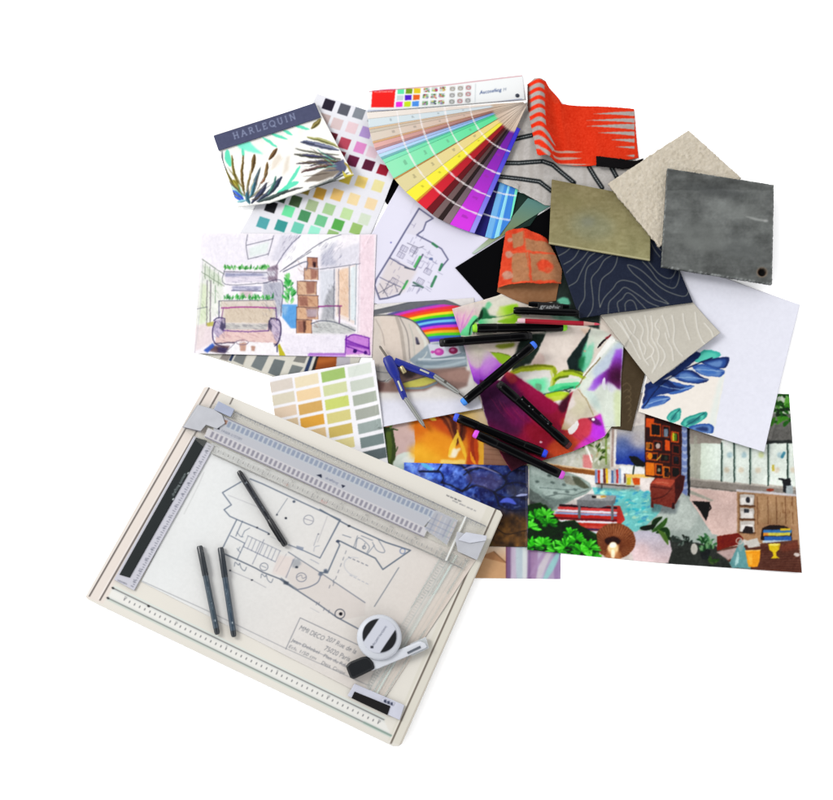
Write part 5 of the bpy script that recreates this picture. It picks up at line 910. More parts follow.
def pic_drawing():
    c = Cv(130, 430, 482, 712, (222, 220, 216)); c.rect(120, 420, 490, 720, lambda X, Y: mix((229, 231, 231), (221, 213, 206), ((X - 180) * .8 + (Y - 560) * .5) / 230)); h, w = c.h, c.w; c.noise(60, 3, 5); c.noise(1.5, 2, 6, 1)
    dk = (100, 112, 130); L = lambda p, wd=1.1, col=dk, a=.85: c.line(p, wd * .82, col, a)
    A = (220, 430, 6.15); Bq = (320, 470, 5.33); Cq = (220, 560, 3.47); q = lambda o, p: cp(*o, p)
    L([(142, 581), (207, 610.5), (284, 647.5), (370, 686)], .9, (150, 152, 156)); L(curve([(204, 472), (198, 486), (184, 514)], 10), .7, (160, 160, 160), .5)
    # outer walls of the big room
    L(q(A, [(130, 318), (15, 385), (70, 460), (25, 490), (60, 530), (100, 548), (140, 565), (225, 600), (300, 635)]), 1.5); L(q(A, [(185, 300), (260, 330), (420, 405), (560, 470), (740, 552)]), 1.6); L(q(A, [(420, 705), (500, 735), (615, 787), (740, 555)]), 1.3); L(q(A, [(50, 400), (200, 460), (300, 505)]), .6, (150, 150, 160), .6)
    L(q(A, [(415, 420), (345, 525)]), .8, (120, 128, 140)); c.ell(*q(A, [(405, 542)])[0], 1.2, 1.2, (30, 36, 50)); c.ell(*q(A, [(350, 520)])[0], .9, .9, (60, 66, 80)); c.ell(*q(A, [(228, 600)])[0], 1.2, .9, (60, 66, 80)); c.ell(*q(A, [(300, 640)])[0], 1.2, .9, (60, 66, 80)); c.arc(*q(A, [(545, 553)])[0], 5, 4.8, 0, 360, .7, (140, 144, 156)); L(q(A, [(520, 545), (570, 560)]), .8, (140, 140, 156)); L(q(A, [(660, 530), (600, 690)]), .6, (150, 150, 160), .7); c.ell(*q(A, [(605, 640)])[0], .8, .8, (120, 120, 130)); c.ell(*q(A, [(455, 440)])[0], 1.6, 1.3, (96, 104, 120)); c.poly(q(A, [(470, 710), (515, 722), (510, 745), (470, 730)]), (130, 140, 160), .8, .3)
    # stair and small rooms
    S9 = (215, 510, 9.8); T9 = (280, 530, 8.89)
    L(q(S9, [(212, 96), (80, 362)]), 1.5); L(q(S9, [(270, 108), (215, 230), (205, 255)]), 1.1); L(q(S9, [(152, 252), (292, 326)]), 1.1); L(q(S9, [(292, 322), (214, 492)]), 1.); L(curve(q(S9, [(215, 215), (250, 260), (275, 262)]), 8), .8); L(q(S9, [(262, 262), (290, 205), (340, 176)]), .8); L(q(S9, [(215, 375), (250, 420)]), .8); L(q(S9, [(225, 400), (245, 360)]), .6)
    for k in range(9): x = 326 + k * 39; y = 252 + k * 18.4; L(q(S9, [(x, y), (x - 48, y + 112)]), .8, (130, 136, 152))
    L(q(S9, [(320, 250), (645, 402)]), .8, (130, 136, 150)); L(q(S9, [(282, 360), (590, 506)]), 1., (124, 130, 148)); L(q(S9, [(480, 290), (366, 530)]), .9, (124, 130, 148)); L(q(S9, [(545, 260), (790, 372)]), .6, (160, 164, 176), .6)
    L(q(S9, [(600, 600), (700, 430)]), .7, (140, 146, 160)); L(q(S9, [(690, 660), (790, 460)]), .7, (130, 136, 150)); L(q(S9, [(570, 600), (640, 450)]), .5, (170, 170, 180), .6)
    # garden wall with windows
    c.poly(q(T9, [(200, 280), (380, 392), (756, 645), (760, 760), (540, 800), (340, 660), (150, 530), (60, 430), (130, 280)]), (216, 208, 203), .75, .6); c.poly(q(S9, [(620, 440), (780, 460), (700, 660), (560, 620)]), (224, 208, 202), .6, 1.)
    L(q(S9, [(90, 428), (250, 500), (400, 570), (470, 610), (560, 645), (680, 692), (770, 766)]), 1.6, (84, 94, 110)); L(q(T9, [(0, 436), (60, 480), (150, 534), (330, 650), (500, 772), (700, 880)]), 1.7, (96, 106, 122)); L(q(T9, [(10, 424), (80, 476), (150, 522)]), .9, (110, 118, 130))
    L(q(T9, [(75, 196), (200, 276), (380, 392), (756, 645)]), 1.3, (116, 124, 138)); L(curve(q(T9, [(150, 530), (240, 512), (310, 482), (345, 450), (366, 390)]), 14), 1.4, (110, 118, 136))
    for o_ in ((190, 540), (450, 655)):
        a, b = o_; L(curve(q(S9, [(a, b + 10), (a + 8, b - 30), (a + 40, b), (a + 52, b - 20), (a + 66, b + 28), (a + 100, b + 56), (a + 118, b + 20)]), 16), .9, (100, 110, 126))
    c.arc(*q(S9, [(480, 556)])[0], 4, 3.8, 0, 360, .7, (116, 122, 138)); L(q(S9, [(455, 545), (500, 565)]), .7); c.arc(*q(T9, [(190, 420)])[0], 5, 4.4, 0, 360, .7, (120, 126, 142)); L(curve(q(T9, [(150, 420), (190, 400), (200, 430), (235, 415)]), 10), .7, (110, 116, 132))
    c.poly(q(T9, [(115, 260), (175, 250), (190, 300), (150, 340), (105, 330)]), (150, 156, 164), .7, .8); c.ell(*q(T9, [(148, 330)])[0], 1.6, 1.2, (40, 50, 64), .9, 0, .3); L(q(T9, [(55, 425), (120, 260)]), .8, (120, 126, 144)); c.poly(q(T9, [(30, 450), (80, 460), (70, 490), (30, 480)]), (60, 70, 84), .8, .5); c.ell(*q(T9, [(360, 392)])[0], 2.3, 1.9, (106, 116, 134), .9, 0, .4); c.ell(*q(T9, [(405, 360)])[0], 2, 1.8, (100, 112, 132), .9, 0, .4)
    for x, y in [(350, 640), (395, 690), (440, 710), (445, 490), (480, 440), (330, 640)]: L(q(T9, [(x, y), (x - 8, y + 26)]), .9, (110, 116, 130))
    c.arc(*q(T9, [(533, 745)])[0], 4.9, 4.7, 0, 360, .9, (80, 86, 98)); c.ell(*q(T9, [(540, 745)])[0], 1.8, 1.8, (16, 18, 26)); L(q(S9, [(140, 590), (360, 684), (500, 760)]), .7, (150, 152, 160)); c.ell(*q(S9, [(148, 592)])[0], 1, .8, (50, 56, 66)); c.ell(*q(S9, [(362, 685)])[0], 1.2, .8, (50, 56, 66)); L(curve(q(T9, [(270, 260), (310, 280), (345, 300)]), 8), .8, (150, 156, 170)); L(curve(q(T9, [(300, 190), (310, 150), (350, 140)]), 8), .7, (150, 156, 170)); L(q(T9, [(340, 30), (300, 140)]), .7, (140, 146, 160)); L(q(T9, [(270, 690), (350, 735)]), .6, (170, 172, 180))
    for k in range(5): x = 610 + k * 38; L(q(T9, [(x, 240 + k * 17), (x + 18, 250 + k * 17)]), 1.1, (110, 116, 130)); x = 620 + k * 36; L(q(T9, [(x, 400 + k * 18), (x + 20, 410 + k * 18)]), .8, (160, 166, 180))
    c.arc(*q(T9, [(680, 330)])[0], 13, 9, 70, 260, .6, (176, 182, 194), .8, 25)
    # second block
    L(q(Bq, [(0, 210), (100, 268), (150, 295), (350, 385), (482, 428), (335, 530), (295, 470), (180, 415), (110, 380), (95, 375)]), 1.7, (84, 98, 116)); L(q(Bq, [(100, 275), (0, 470)]), 1.1); L(q(Bq, [(95, 380), (105, 400), (40, 548), (0, 545)]), 1.7, (90, 104, 122)); L(q(Bq, [(290, 727), (345, 640), (420, 520)]), 1.2, (112, 122, 134)); L(q(Bq, [(120, 345), (165, 360)]), .9); c.ell(*q(Bq, [(155, 298)])[0], 1.6, 1.1, (50, 58, 70)); c.ell(*q(Bq, [(95, 380)])[0], 1.9, 1.5, (70, 80, 100)); c.ell(*q(Bq, [(30, 540)])[0], 1.8, 1.4, (90, 100, 116))
    for a in ([(190, 415), (205, 360), (262, 405), (250, 440)], [(280, 385), (300, 425), (330, 440), (345, 430), (310, 370)], [(220, 350), (280, 375)], [(250, 450), (290, 400)], [(240, 390), (230, 420)]): L(curve(q(Bq, a), 10), .9, (110, 122, 140))
    c.arc(*q(Bq, [(440, 432)])[0], 2.6, 2.6, 0, 360, .8, (110, 130, 170)); c.arc(*q(Bq, [(235, 412)])[0], 1.6, 1.6, 0, 360, .8, (120, 126, 140)); L(q(Bq, [(200, 350), (180, 410)]), .8)
    for k in range(0): pass
    for k in range(6): y = 430 + k * 34; L(q(Bq, [(140 - k * 13, y), (134 - k * 13, y + 16)]), .9, (120, 126, 140))
    # title block, handwritten
    D_ = (280, 600, 5.2); L(q(D_, [(30, 255), (105, 92), (410, 235)]), 1, (124, 128, 136)); L(q(D_, [(66, 208), (380, 360)]), .8, (150, 152, 160)); ink = (104, 108, 116)
    def hand(s, x, y, hgt, wd): a, b = q(D_, [(x, y)])[0]; c.text(s, a, b, 25, hgt, ink, .85, wd, .15)
    hand('MMI DECO', 96, 152, 5, 27); hand('207 Rue de la', 236, 208, 5, 33); hand('75020 Paris', 226, 258, 5, 28); hand('Jean Delobel', 58, 214, 3.6, 30); hand('Plan du Rdc', 222, 294, 3.6, 26); hand('Ech. 1/50 cm', 42, 246, 3.4, 30); hand('Dess. Coupe', 212, 330, 3.4, 26)
    # frame lines at the right
    for k, (o_, cc, wd) in enumerate([(0, (176, 186, 184), .9), (5, (206, 216, 212), 1.6), (13, (176, 180, 178), .9), (20, (206, 200, 190), 1.4)]): L([(448 + o_ * .9, 560 + o_ * .35), (368 + o_ * .9, 692 + o_ * .35)], wd, cc, .8)
    c.poly([(466, 548), (482, 556), (386, 706), (370, 700)], (224, 208, 194), .5, 4); c.noise(3, 2, 8, 2); return c
# ================================================================== the table
me = bpy.data.meshes.new('tabletop'); s = 4.
me.from_pydata([(-s, -s, 0), (s, -s, 0), (s, s, 0), (-s, s, 0)], [], [(0, 1, 2, 3)])
tm, tnt, tb = nodes('white_laminate'); tb.inputs['Base Color'].default_value = (.95, .95, .95, 1); tb.inputs['Roughness'].default_value = .9; tb.inputs['Specular IOR Level'].default_value = .05
bump(tnt, tb, 'noise', 300, .0001, .1); me.materials.append(tm)
t = bpy.data.objects.new('tabletop', me); COL.objects.link(t); tag(t, kind='structure')

# ================================================================== papers and prints, bottom of the pile first
sheet('collage_print', [(380, 396), (560, 398), (560.5, 579), (384, 577)], pic_collage(), 'collage of photographs with glowing amber glass, a green cactus and shimmering purple film', 'print', mat=PHOTO)
sheet('interior_print', ([(522, 392), (789, 394)], [(789, 394), (795, 480), (801, 573)], [(527, 550), (660, 563), (801, 573)], [(522, 392), (527, 470), (527, 550)]), pic_interior(), 'large printed interior scene with green plants, striped rug, orange bookcase and kitchen', 'print', mat=PHOTO, curl=lambda u, v: .004 * u ** 3 * v ** 2 + .003 * (1 - u) ** 4)
sheet('stone_print', [(404, 462.5), (528, 466), (527.5, 547), (404, 545)], pic_stone(), 'dark print of blue veined stone with a brown lower edge, beside the board corner', 'print', mat=PHOTO)
sheet('black_paper', [(371, 172), (420, 186), (410, 214), (386.5, 204)], (8, 8, 10), 'black paper of which only a sliver shows between the colour chart and the fan deck', 'paper', step=1.2, mat=print_mat('black_board', .8, .01, ('noise', 200, .0002, .2)))
sheet('grey_chart', [(228, 296), (372, 330), (344, 399), (195, 352)], pic_greychart(), 'chart of grey and brown chips under the living room sketch', 'colour chart', mat=CARD)
sheet('colour_chart', ([(317, 94), (346, 103), (374, 113)], [(374, 113), (388, 150), (394, 179), (383, 206), (367, 244)], [(237, 238), (300, 244), (367, 244)], [(317, 94), (290, 150), (262, 195), (237, 238)]), pic_colourchart(), 'big white chart of tilted colour chips from maroon to yellow and green', 'colour chart', mat=CARD, curl=lambda u, v: .004 * np.exp(-((v - .52) / .12) ** 2))
sheet('floor_plan', [(399, 186), (528, 220), (486, 346), (340, 290)], pic_plan(), 'lilac white sheet with a floor plan with green marked walls, below the fan deck', 'drawing', curl=lambda u, v: .002 * (1 - u) ** 2)
sheet('chair_sketch', [(368, 305), (474, 298), (482, 409), (378, 428.5)], pic_rainbow(), 'marker sketch of a cream armchair with a rainbow striped cushion, under the compass', 'drawing', curl=lambda u, v: .0045 * v ** 5)
sheet('room_sketch', [(201, 233), (376.5, 235), (372, 357.5), (194, 354)], pic_sofa(), 'pale coloured pencil sketch of a living room with sofa and hanging plants', 'drawing', curl=lambda u, v: .004 * (1 - u) ** 3 * v ** 3)
sheet('chip_card', [(269, 378), (374.5, 361.5), (389, 470), (286, 484)], pic_yellowcard(), 'white card of beige, yellow, green and grey chips partly under the drawing board', 'colour chart', mat=CARD, curl=lambda u, v: .005 * u ** 3 * (1 - v) ** 2 + .003 * (1 - v) ** 3)
book, _ = sheet('wallpaper_sample', ([(214, 135.5), (315.5, 103.5)], [(315.5, 103.5), (330, 132), (354.5, 180.5)], [(238, 208), (270, 205), (300, 196), (330, 187), (354.5, 180.5)], [(214, 135.5), (222, 160), (238, 208)]), pic_palm(), 'palm leaf wallpaper sample with a slate heading band', 'sample', thick=.003, mat=CARD, curl=lambda u, v: .003 + .012 * v ** 2 * u + .003 * v ** 3)
sheet('title_band', ([(213.4, 136), (315, 103.3)], [(315, 103.3), (321, 118)], [(218.6, 151), (321, 118)], [(213.4, 136), (218.6, 151)]), pic_band(), parent=book, thick=.0008, gap=.0006, mat=CARD, curl=lambda u, v: .0004 + .0003 * v)

sheet('black_card', [(455, 268), (556, 204), (604, 252), (487, 303.5)], (9, 9, 11), 'plain black card showing a pointed corner under the orange paper bag', 'card', step=1.2, mat=print_mat('black_board', .8, .01, ('noise', 200, .0002, .2)))
sheet('dark_green_card', [(510, 190), (548, 200), (530, 226), (500, 236)], (16, 44, 36), 'small dark green card between fan deck and grey fabric', 'card', step=1.2, mat=CARD)
def green_strip(px, py, u, v):
    return mix(mix((86, 132, 128), (128, 140, 96), v * 1.6), (186, 206, 190), (v - .62) * 3)
sheet('green_strip', ([(528, 198), (552, 205)], [(552, 205), (515, 228), (474, 254)], [(472, 253), (474, 254)], [(528, 198), (508, 222), (472, 253)]), green_strip, 'narrow grey green strip lying along the edge of the black card', 'card', step=1., mat=CARD)

# ------------------------------------------------------------------ fan deck
PIV = np.array((524., 99.))
fan = empty('fan_deck', P(*PIV, 0), 'opened colour fan deck with white printed cover and strips from beige to blue', 'fan deck')
def strip_col(oc, ic, inner=.21, divs=(56, 81, 106, 127.5), num=False, fade=1.):
    def f(px, py, u, v):
        r = np.hypot(px - PIV[0], py - PIV[1]); col = mix(ic, oc, (v - .15) / .8)
        for d in divs:
            d = d - 3.5 * np.clip((px - 400) / 80, 0, 1) * (d / 127)
            col = mix(col, (246, 240, 240), np.clip((.85 - np.abs(r - d)) / .85 * 2.2, 0, 1) * .85)
            if num: col = mix(col, np.asarray(oc) * .72, ((np.abs(r - d - 7) < 1.2) & (np.abs(u - .5) < .14)) * .6)
        hold = np.clip((inner - v) / .02, 0, 1); paper = mix((236, 222, 208), (206, 182, 160), v / max(inner, 1e-6))
        return mix(col, paper, hold)
    return f
ARC = np.array([(366.5, 111), (368, 118), (369, 128), (371.5, 138), (375, 148), (379, 155), (384, 161), (389, 170), (394.5, 179), (404, 190), (416, 200.5), (435.5, 217), (453, 226), (473, 233), (492.6, 239)])
darc = np.r_[0, np.cumsum(np.hypot(*np.diff(ARC, axis=0).T))]; ALEN = darc[-1]
def arcpt(t): return np.array([np.interp(t, darc, ARC[:, 0]), np.interp(t, darc, ARC[:, 1])])
def nearest(p): return darc[np.hypot(*(ARC - p).T).argmin()]
# outer ends in pixels along the arc: from, to, outer colour, inner colour
def strip(t0, t1, oc, ic, pa, pb, z, **k):
    a, b = arcpt(t0), arcpt(t1); m = arcpt((t0 + t1) / 2)
    return sheet('colour_strip', ([pa, pb], [pb, b], [a, m, b], [pa, a]), strip_col(oc, ic, **k), parent=fan, mat=CARD, step=1.0, z=z, thick=.0002, wave=0, curl=lambda u, v: -(z - zb) * .55 * v)
# short blue strips that stick out below the fabric
for (x0, y0, x1, y1, X0, Y0, X1, Y1, cc) in [(490, 172, 497, 174, 460, 229, 473, 233.5, (140, 154, 240)), (494, 174, 503, 178, 471.5, 233, 486, 237.5, (24, 18, 108)), (501, 177, 508, 180, 485, 237, 492, 239, (116, 184, 240)), (506, 180, 511, 182, 491, 239, 494.5, 238.6, (70, 150, 236)), (509, 181, 513, 183, 494, 239, 500, 236, (150, 226, 246)), (511, 182, 518, 186, 499, 236.4, 511, 220, (60, 136, 226)), (516, 185, 518.5, 187, 509.6, 221, 512.4, 215, (120, 236, 200))]:
    f = lambda px, py, u, v, cc=cc: mix(np.broadcast_to(np.asarray(cc, float), px.shape + (3,)), (236, 236, 246), np.maximum(np.clip((.9 - np.abs(np.hypot(px - PIV[0], py - PIV[1]) - 122)) / .9 * 2, 0, 1), np.clip((.9 - np.abs(np.hypot(px - PIV[0], py - PIV[1]) - 97)) / .9 * 2, 0, 1)) * .9)
    sheet('colour_strip', [(x0, y0), (x1, y1), (X1, Y1), (X0, Y0)], f, parent=fan, mat=CARD, step=1.0, thick=.0003, wave=0)
sheet('grey_fabric', ([(523, 104), (545, 96), (636, 150)], [(636, 150), (634, 175), (612, 204)], [(496, 181), (515, 190), (545, 206), (575, 206), (612, 204)], [(523, 104), (512, 140), (496, 181)]), pic_greyfabric(), 'grey fabric with dashed black bands, lying under the orange striped cloth', 'fabric', mat=CLOTH, curl=lambda u, v: .003 * np.sin(np.pi * np.clip(u * 2.2, 0, 1)) * (.5 + .5 * v), fray=.12, seed=4)
plan = []   # widths along the outer arc
for w, oc, ic in [(6, (238, 230, 222), (226, 214, 204)), (10, (214, 227, 232), (206, 216, 222)), (2.4, (226, 196, 160), (206, 180, 160)), (4, (206, 196, 180), (206, 178, 160)), (10, (222, 209, 194), (206, 172, 156)), (2.6, (222, 176, 130), (190, 140, 116)), (6, (228, 176, 170), (150, 104, 96)), (3, (190, 146, 150), (130, 92, 92)), (5, (206, 212, 246), (110, 150, 206)), (4.4, (190, 226, 246), (140, 186, 246)), (3, (120, 186, 190), (84, 196, 170)), (5.6, (136, 232, 190), (70, 206, 140)), (20, (150, 236, 188), (86, 222, 150)), (2, (206, 150, 80), (150, 110, 60)), (19, (226, 214, 160), (240, 216, 130)), (15, (250, 240, 60), (240, 230, 70)), (2.4, (236, 150, 50), (190, 110, 40)), (13, (226, 32, 52), (140, 14, 24)), (9, (112, 8, 22), (76, 6, 14)), (8, (120, 98, 98), (70, 40, 40)), (6, (40, 24, 24), (26, 10, 14)), (9, (136, 116, 120), (40, 20, 44)), (24, (216, 54, 230), (92, 20, 150)), (6, (156, 150, 244), (60, 50, 206))]:
    plan.append((w, oc, ic))
tot = sum(p[0] for p in plan); TEND = nearest(np.array((468, 231))); pos = 0; items = []
for w, oc, ic in plan:
    a, b = pos / tot, (pos + w) / tot; pos += w; items.append((a, b, oc, ic))
def pivpt(t): # near ends of the strips fan round the rivet
    return PIV + np.array((math.cos(R(150 + 130 * t)) * 3.4 - 0, -math.sin(R(150 + 130 * t)) * 3.4 + 3))
zb = max(hmax(np.linspace(372, 500, 14), np.linspace(115, 225, 14), .03), hmax(np.linspace(440, 515, 8), np.linspace(110, 190, 8), .02)) + .0012
for i_, (a, b, oc, ic) in enumerate(items[::-1]):
    pa = PIV + np.array((-1 - 0 * a, 3 + 3 * a)); pb = PIV + np.array((-1 + 4 * b, 3 + 3 * b))
    if b > .985: pa, pb = np.array((512., 125.)), np.array((520.5, 129.))
    inner = .21 + .02 * a if b < .985 else 0
    strip(a * TEND, min(b * TEND + 1.5, ALEN), oc, ic, pa, pb, zb + i_ * .00042, inner=inner, num=(b - a) * tot > 9 and sum(oc) > 450)
cover, zc = sheet('cover', [(368.6, 91), (522.5, 75), (525, 99.5), (367.2, 112)], pic_cover(), parent=fan, thick=.0008, mat=CARD, rigid=True)
pv = P(517.3, 95.8, zc)
sweep('rivet', pv + np.array((0, 0, -.001)), pv + np.array((0, 0, .0016)), [(0, .0033), (.7, .0033), (.9, .0028), (1, .0018)], solid('dark_rivet', (40, 50, 70), .35, .4), fan)

def fold(u, v):
    return .019 * np.exp(-((u - .10) / .08) ** 2) + .004 * np.exp(-((u - .34) / .07) ** 2) * (1 - .6 * v) + .003 * np.exp(-((u - .62) / .06) ** 2) * v + .002 * np.sin(u * 9 + v * 2) * u + .002
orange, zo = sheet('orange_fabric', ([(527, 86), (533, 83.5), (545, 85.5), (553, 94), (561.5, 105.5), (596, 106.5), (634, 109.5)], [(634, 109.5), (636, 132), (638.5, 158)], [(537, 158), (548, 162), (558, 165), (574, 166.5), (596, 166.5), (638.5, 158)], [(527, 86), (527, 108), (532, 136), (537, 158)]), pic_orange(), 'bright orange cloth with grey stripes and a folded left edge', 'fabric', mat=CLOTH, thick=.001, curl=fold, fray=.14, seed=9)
sheet('black_label', ([(596, 157), (636, 160), (644, 157)], [(644, 157), (643.6, 158.8)], [(596, 167), (624, 168.5), (635, 166), (643.6, 158.8)], [(596, 157), (596, 167)]), (14, 12, 14), parent=orange, mat=CLOTH, thick=.0012, gap=.0006, step=1., fray=.2)

# ------------------------------------------------------------------ floral paper, brown sample, paper bag
sheet('brown_sample', [(614, 340), (648, 362), (631.5, 431), (604, 427)], pic_brown(), 'dark brown embossed sample between the floral print and the palm leaf paper', 'sample', thick=.0015, mat=CARD, step=1.)
def crumple(u, v, px, py):
    return .0002 + .005 * np.clip((py - 425) / 45, 0, 1) ** 2 + .004 * np.clip((478 - px) / 26, 0, 1) ** 2 + .006 * np.exp(-((px - 590 - (py - 400) * -.62) / 9) ** 2) * np.clip((py - 330) / 40, 0, 1) * np.clip((440 - py) / 30, 0, 1) + .005 * np.exp(-((px - 470) / 14) ** 2) * np.exp(-((py - 325) / 20) ** 2)
floral, _ = sheet('floral_print', ([(452, 310), (474, 303), (497, 296), (540, 277), (552, 262), (586, 264), (634, 330)], [(634, 330), (623, 348), (621, 380), (620, 427), (612, 426), (604, 437)], [(511, 472), (522, 466), (543, 461), (572, 452), (604, 437)], [(452, 310), (465, 350), (474, 382), (488, 425), (501, 455), (511, 472)]), pic_floral(), 'large watercolour floral print in crimson, purple and lime with curling edges', 'print', mat=PAPER, curl=crumple)
bag = empty('paper_bag', P(528, 268, .003), 'small orange and brown kraft paper bag with its mouth open', 'bag')
sheet('back_panel', ([(506, 234), (546, 240)], [(546, 240), (561, 270), (556, 301)], [(497, 292), (513, 299.5), (528, 304.5), (556, 301)], [(506, 234), (497, 292)]), pic_bag(True), parent=bag, mat=PAPER, step=1.)
sheet('front_panel', ([(505.5, 232.5), (514, 230), (522, 229.5), (533, 233), (547, 239)], [(547, 239), (556, 256), (562, 270), (561, 284)], [(497.5, 288.5), (510, 286.5), (522, 286), (540, 286.5), (561, 284)], [(505.5, 232.5), (502, 255), (497.5, 288.5)]), pic_bag(), parent=bag, mat=PAPER, step=.8, thick=.0005, fray=.15, seed=3, register=False, curl=lambda u, v: .0015 + .013 * np.sin(np.pi * np.clip(u, 0, 1)) ** .8 * (.35 + .65 * v) + .001 * np.sin(u * 17))

# ------------------------------------------------------------------ material samples on the right
sheet('leaf_print', [(676, 260), (799, 305.5), (762, 453.5), (638, 412)], pic_leaf(), 'white sheet printed with blue and turquoise palm leaves on its left half', 'print', curl=lambda u, v: .0015 * (1 - u) + .007 * v ** 4 * u + .004 * u ** 4)
rel = pic_greytopo(True)
sheet('grey_topographic_sample', [(598, 312), (688, 297), (719, 334), (652, 385)], pic_greytopo(), 'light grey sample embossed with white contour lines', 'sample', thick=.002, mat=CARD, curl=lambda u, v, px, py: .0012 + .006 * v ** 3 + .0007 * rel.at(px, py)[..., 0] / 255)
sheet('navy_topographic_sample', [(552, 238), (662, 226), (692, 303.5), (579, 319)], pic_navy(), 'navy blue sample with fine grey contour lines', 'sample', thick=.002, mat=CARD, curl=lambda u, v: .001 + .004 * (1 - u) ** 2 * v ** 2)
sheet('olive_tile', [(552, 179.5), (651, 199), (650, 260.5), (549, 243.5)], pic_olive(), 'flat olive green mottled tile overlapping the orange cloth and navy sample', 'tile', thick=.004, rigid=True, mat=STONE, gap=.001)
bz = fbm(400, 400, 5, 31, 2); bz2 = fbm(400, 400, 2.4, 32, 1)
def pile_(u, v): a = (v * 199).astype(int), (u * 199).astype(int); return .0013 * bz[a] + .0012 * bz2[a]
sheet('wool_sample', [(608, 183.5), (688.5, 130.5), (741, 178), (660, 247)], pic_boucle(), 'cream looped wool carpet sample with a fuzzy edge', 'sample', thick=.006, rigid=True, mat=PILE, step=1., fray=.22, seed=6, curl=pile_, gap=.001)
def hole(u, v, px, py): d = np.hypot(px - 762.4, py - 272.1); return -.0045 * np.clip((4.1 - d) / .8, 0, 1) + .0002 * 0 * u
sheet('concrete_tile', [(667.5, 168.5), (774, 185), (772, 284), (661.5, 266)], pic_tile(), 'dark grey concrete tile with a small drilled hole in one corner', 'tile', thick=.007, rigid=True, mat=STONE, step=.9, fray=.15, seed=8, curl=hole, gap=.001)

# ================================================================== drawing board
BZ0, BZ = .006, .016
board = empty('drawing_board', P(298, 565, 0), 'cream drafting board with grey parallel ruler and printed scales', 'drawing board')
BC = [(205, 386), (500, 509), (398.5, 746.5), (86, 597)]
sheet('board_panel', ([(204, 387.5), (207, 386.4), (495, 508.6), (500.5, 511)], [(500.5, 511), (502.6, 515), (402, 743.5), (398.5, 746)], [(85.5, 596.5), (88, 599.5), (393, 746), (398.5, 746)], [(204, 387.5), (85.5, 596.5)]), pic_board(), parent=board, z=BZ, thick=BZ - BZ0, mat=PLASTIC, step=.7)
foot_m = solid('grey_rubber', (70, 70, 74), .9, .05)
for a in [(214, 412), (478, 520), (388, 720), (112, 590)]:
    f = P(*a, 0); sweep('foot', (f[0], f[1], 0), (f[0], f[1], BZ0), [(0, .006), (1, .007)], foot_m, board)
hput(P(np.array([p[0] for p in BC]), np.array([p[1] for p in BC]), BZ)[:, :2], BZ)
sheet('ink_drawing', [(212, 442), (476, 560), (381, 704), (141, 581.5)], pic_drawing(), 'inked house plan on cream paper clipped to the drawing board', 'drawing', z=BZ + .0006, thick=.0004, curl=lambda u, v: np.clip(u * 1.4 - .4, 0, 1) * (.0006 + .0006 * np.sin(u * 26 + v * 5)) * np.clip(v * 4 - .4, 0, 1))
DZ = BZ + .0006
# left square: black bar and scale
grey_l = (202, 202, 212)
sq = Cv(108, 430, 220, 596, grey_l); sq.noise(20, 3, 3)
e0, e1 = np.array((211.5, 446.)), np.array((133., 588.)); dd = (e1 - e0) / np.linalg.norm(e1 - e0); nn = np.array((-dd[1], dd[0]))
if nn[0] > 0: nn = -nn
for k in range(66):
    p = e0 + (e1 - e0) * (k + .5) / 66; sq.line([p + nn * .2, p + nn * (2.8 if k % 5 == 0 else 1.7)], .6, (96, 98, 112))
    if k % 5 == 2: sq.text(str(k // 5 * 2), *(p + nn * 3.4), 120, 2.4, (70, 74, 90))
for k in range(9): sq.rect(117.4 + k * 1.1, 579.4 + k * .46, 118.2 + k * 1.1, 581 + k * .46, (110, 112, 124), .8)
sqo, _ = sheet('scale_square', [(194, 436), (214.5, 445.5), (134, 590.5), (114, 579.5)], sq, parent=board, z=DZ + .0022, thick=.002, mat=PLASTIC)
bar = Cv(115, 432, 212, 582, (22, 30, 32)); bar.noise(8, 3, 4)
bar.text('drafting system', 173.5, 496.5, -60, 2.9, (196, 204, 204), .85, 26); bar.poly([(187.2, 473.2), (188.8, 471.6), (189.6, 473.6), (188, 474.6)], (220, 226, 226)); bar.poly([(172.4, 498.6), (174.2, 497.8), (174, 500), (172.6, 500.2)], (220, 226, 226))
sheet('magnet_bar', [(196, 437.5), (207, 440.5), (129.5, 577.5), (119.4, 574.5)], bar, parent=sqo, z=DZ + .0034, thick=.0012, mat=PLASTIC)
# parallel ruler
RZ = DZ + .0045
def along(p0, p1, n): return [np.array(p0) + (np.array(p1) - np.array(p0)) * k / n for k in range(n + 1)]
ru = Cv(178, 396, 494, 576, (222, 222, 214)); al = Cv(178, 396, 494, 576, 20.)
def both(f, col, a): f(ru, col); f(al, a)
band = [(197, 404), (226, 416.5), (432, 510), (424, 527), (205, 431), (183, 427)]
both(lambda c, k: c.poly([(234.5, 411.5), (486, 525.5), (482, 530), (231, 415.5)], k), (226, 226, 220), 40); ru.line([(234.5, 411.8), (485.6, 526)], .9, (110, 112, 120)); al.line([(234.5, 411.8), (485.6, 526)], .9, 255)
both(lambda c, k: c.poly([(203, 437), (424, 536), (470, 549), (462, 568.6), (212, 454)], k), (226, 225, 214), 25); ru.line([(212, 453.6), (462, 568)], 1, (128, 128, 130)); al.line([(212, 453.6), (462, 568)], 1, 255)
UY = lambda x: 425 + .441 * (x - 230); LY = lambda x: 444.2 + .457 * (x - 233)
stripe = lambda f, a, b, x0, x1: [(x0, f(x0) + a), (x1, f(x1) + a), (x1 - 4, f(x1 - 4) + b), (x0 - 4, f(x0 - 4) + b)]
both(lambda c, k: c.poly(stripe(UY, -5.5, 5, 224, 437), k), (200, 206, 214), 225); both(lambda c, k: c.poly(stripe(LY, -5, 5.5, 208, 428), k), (214, 212, 216), 235)
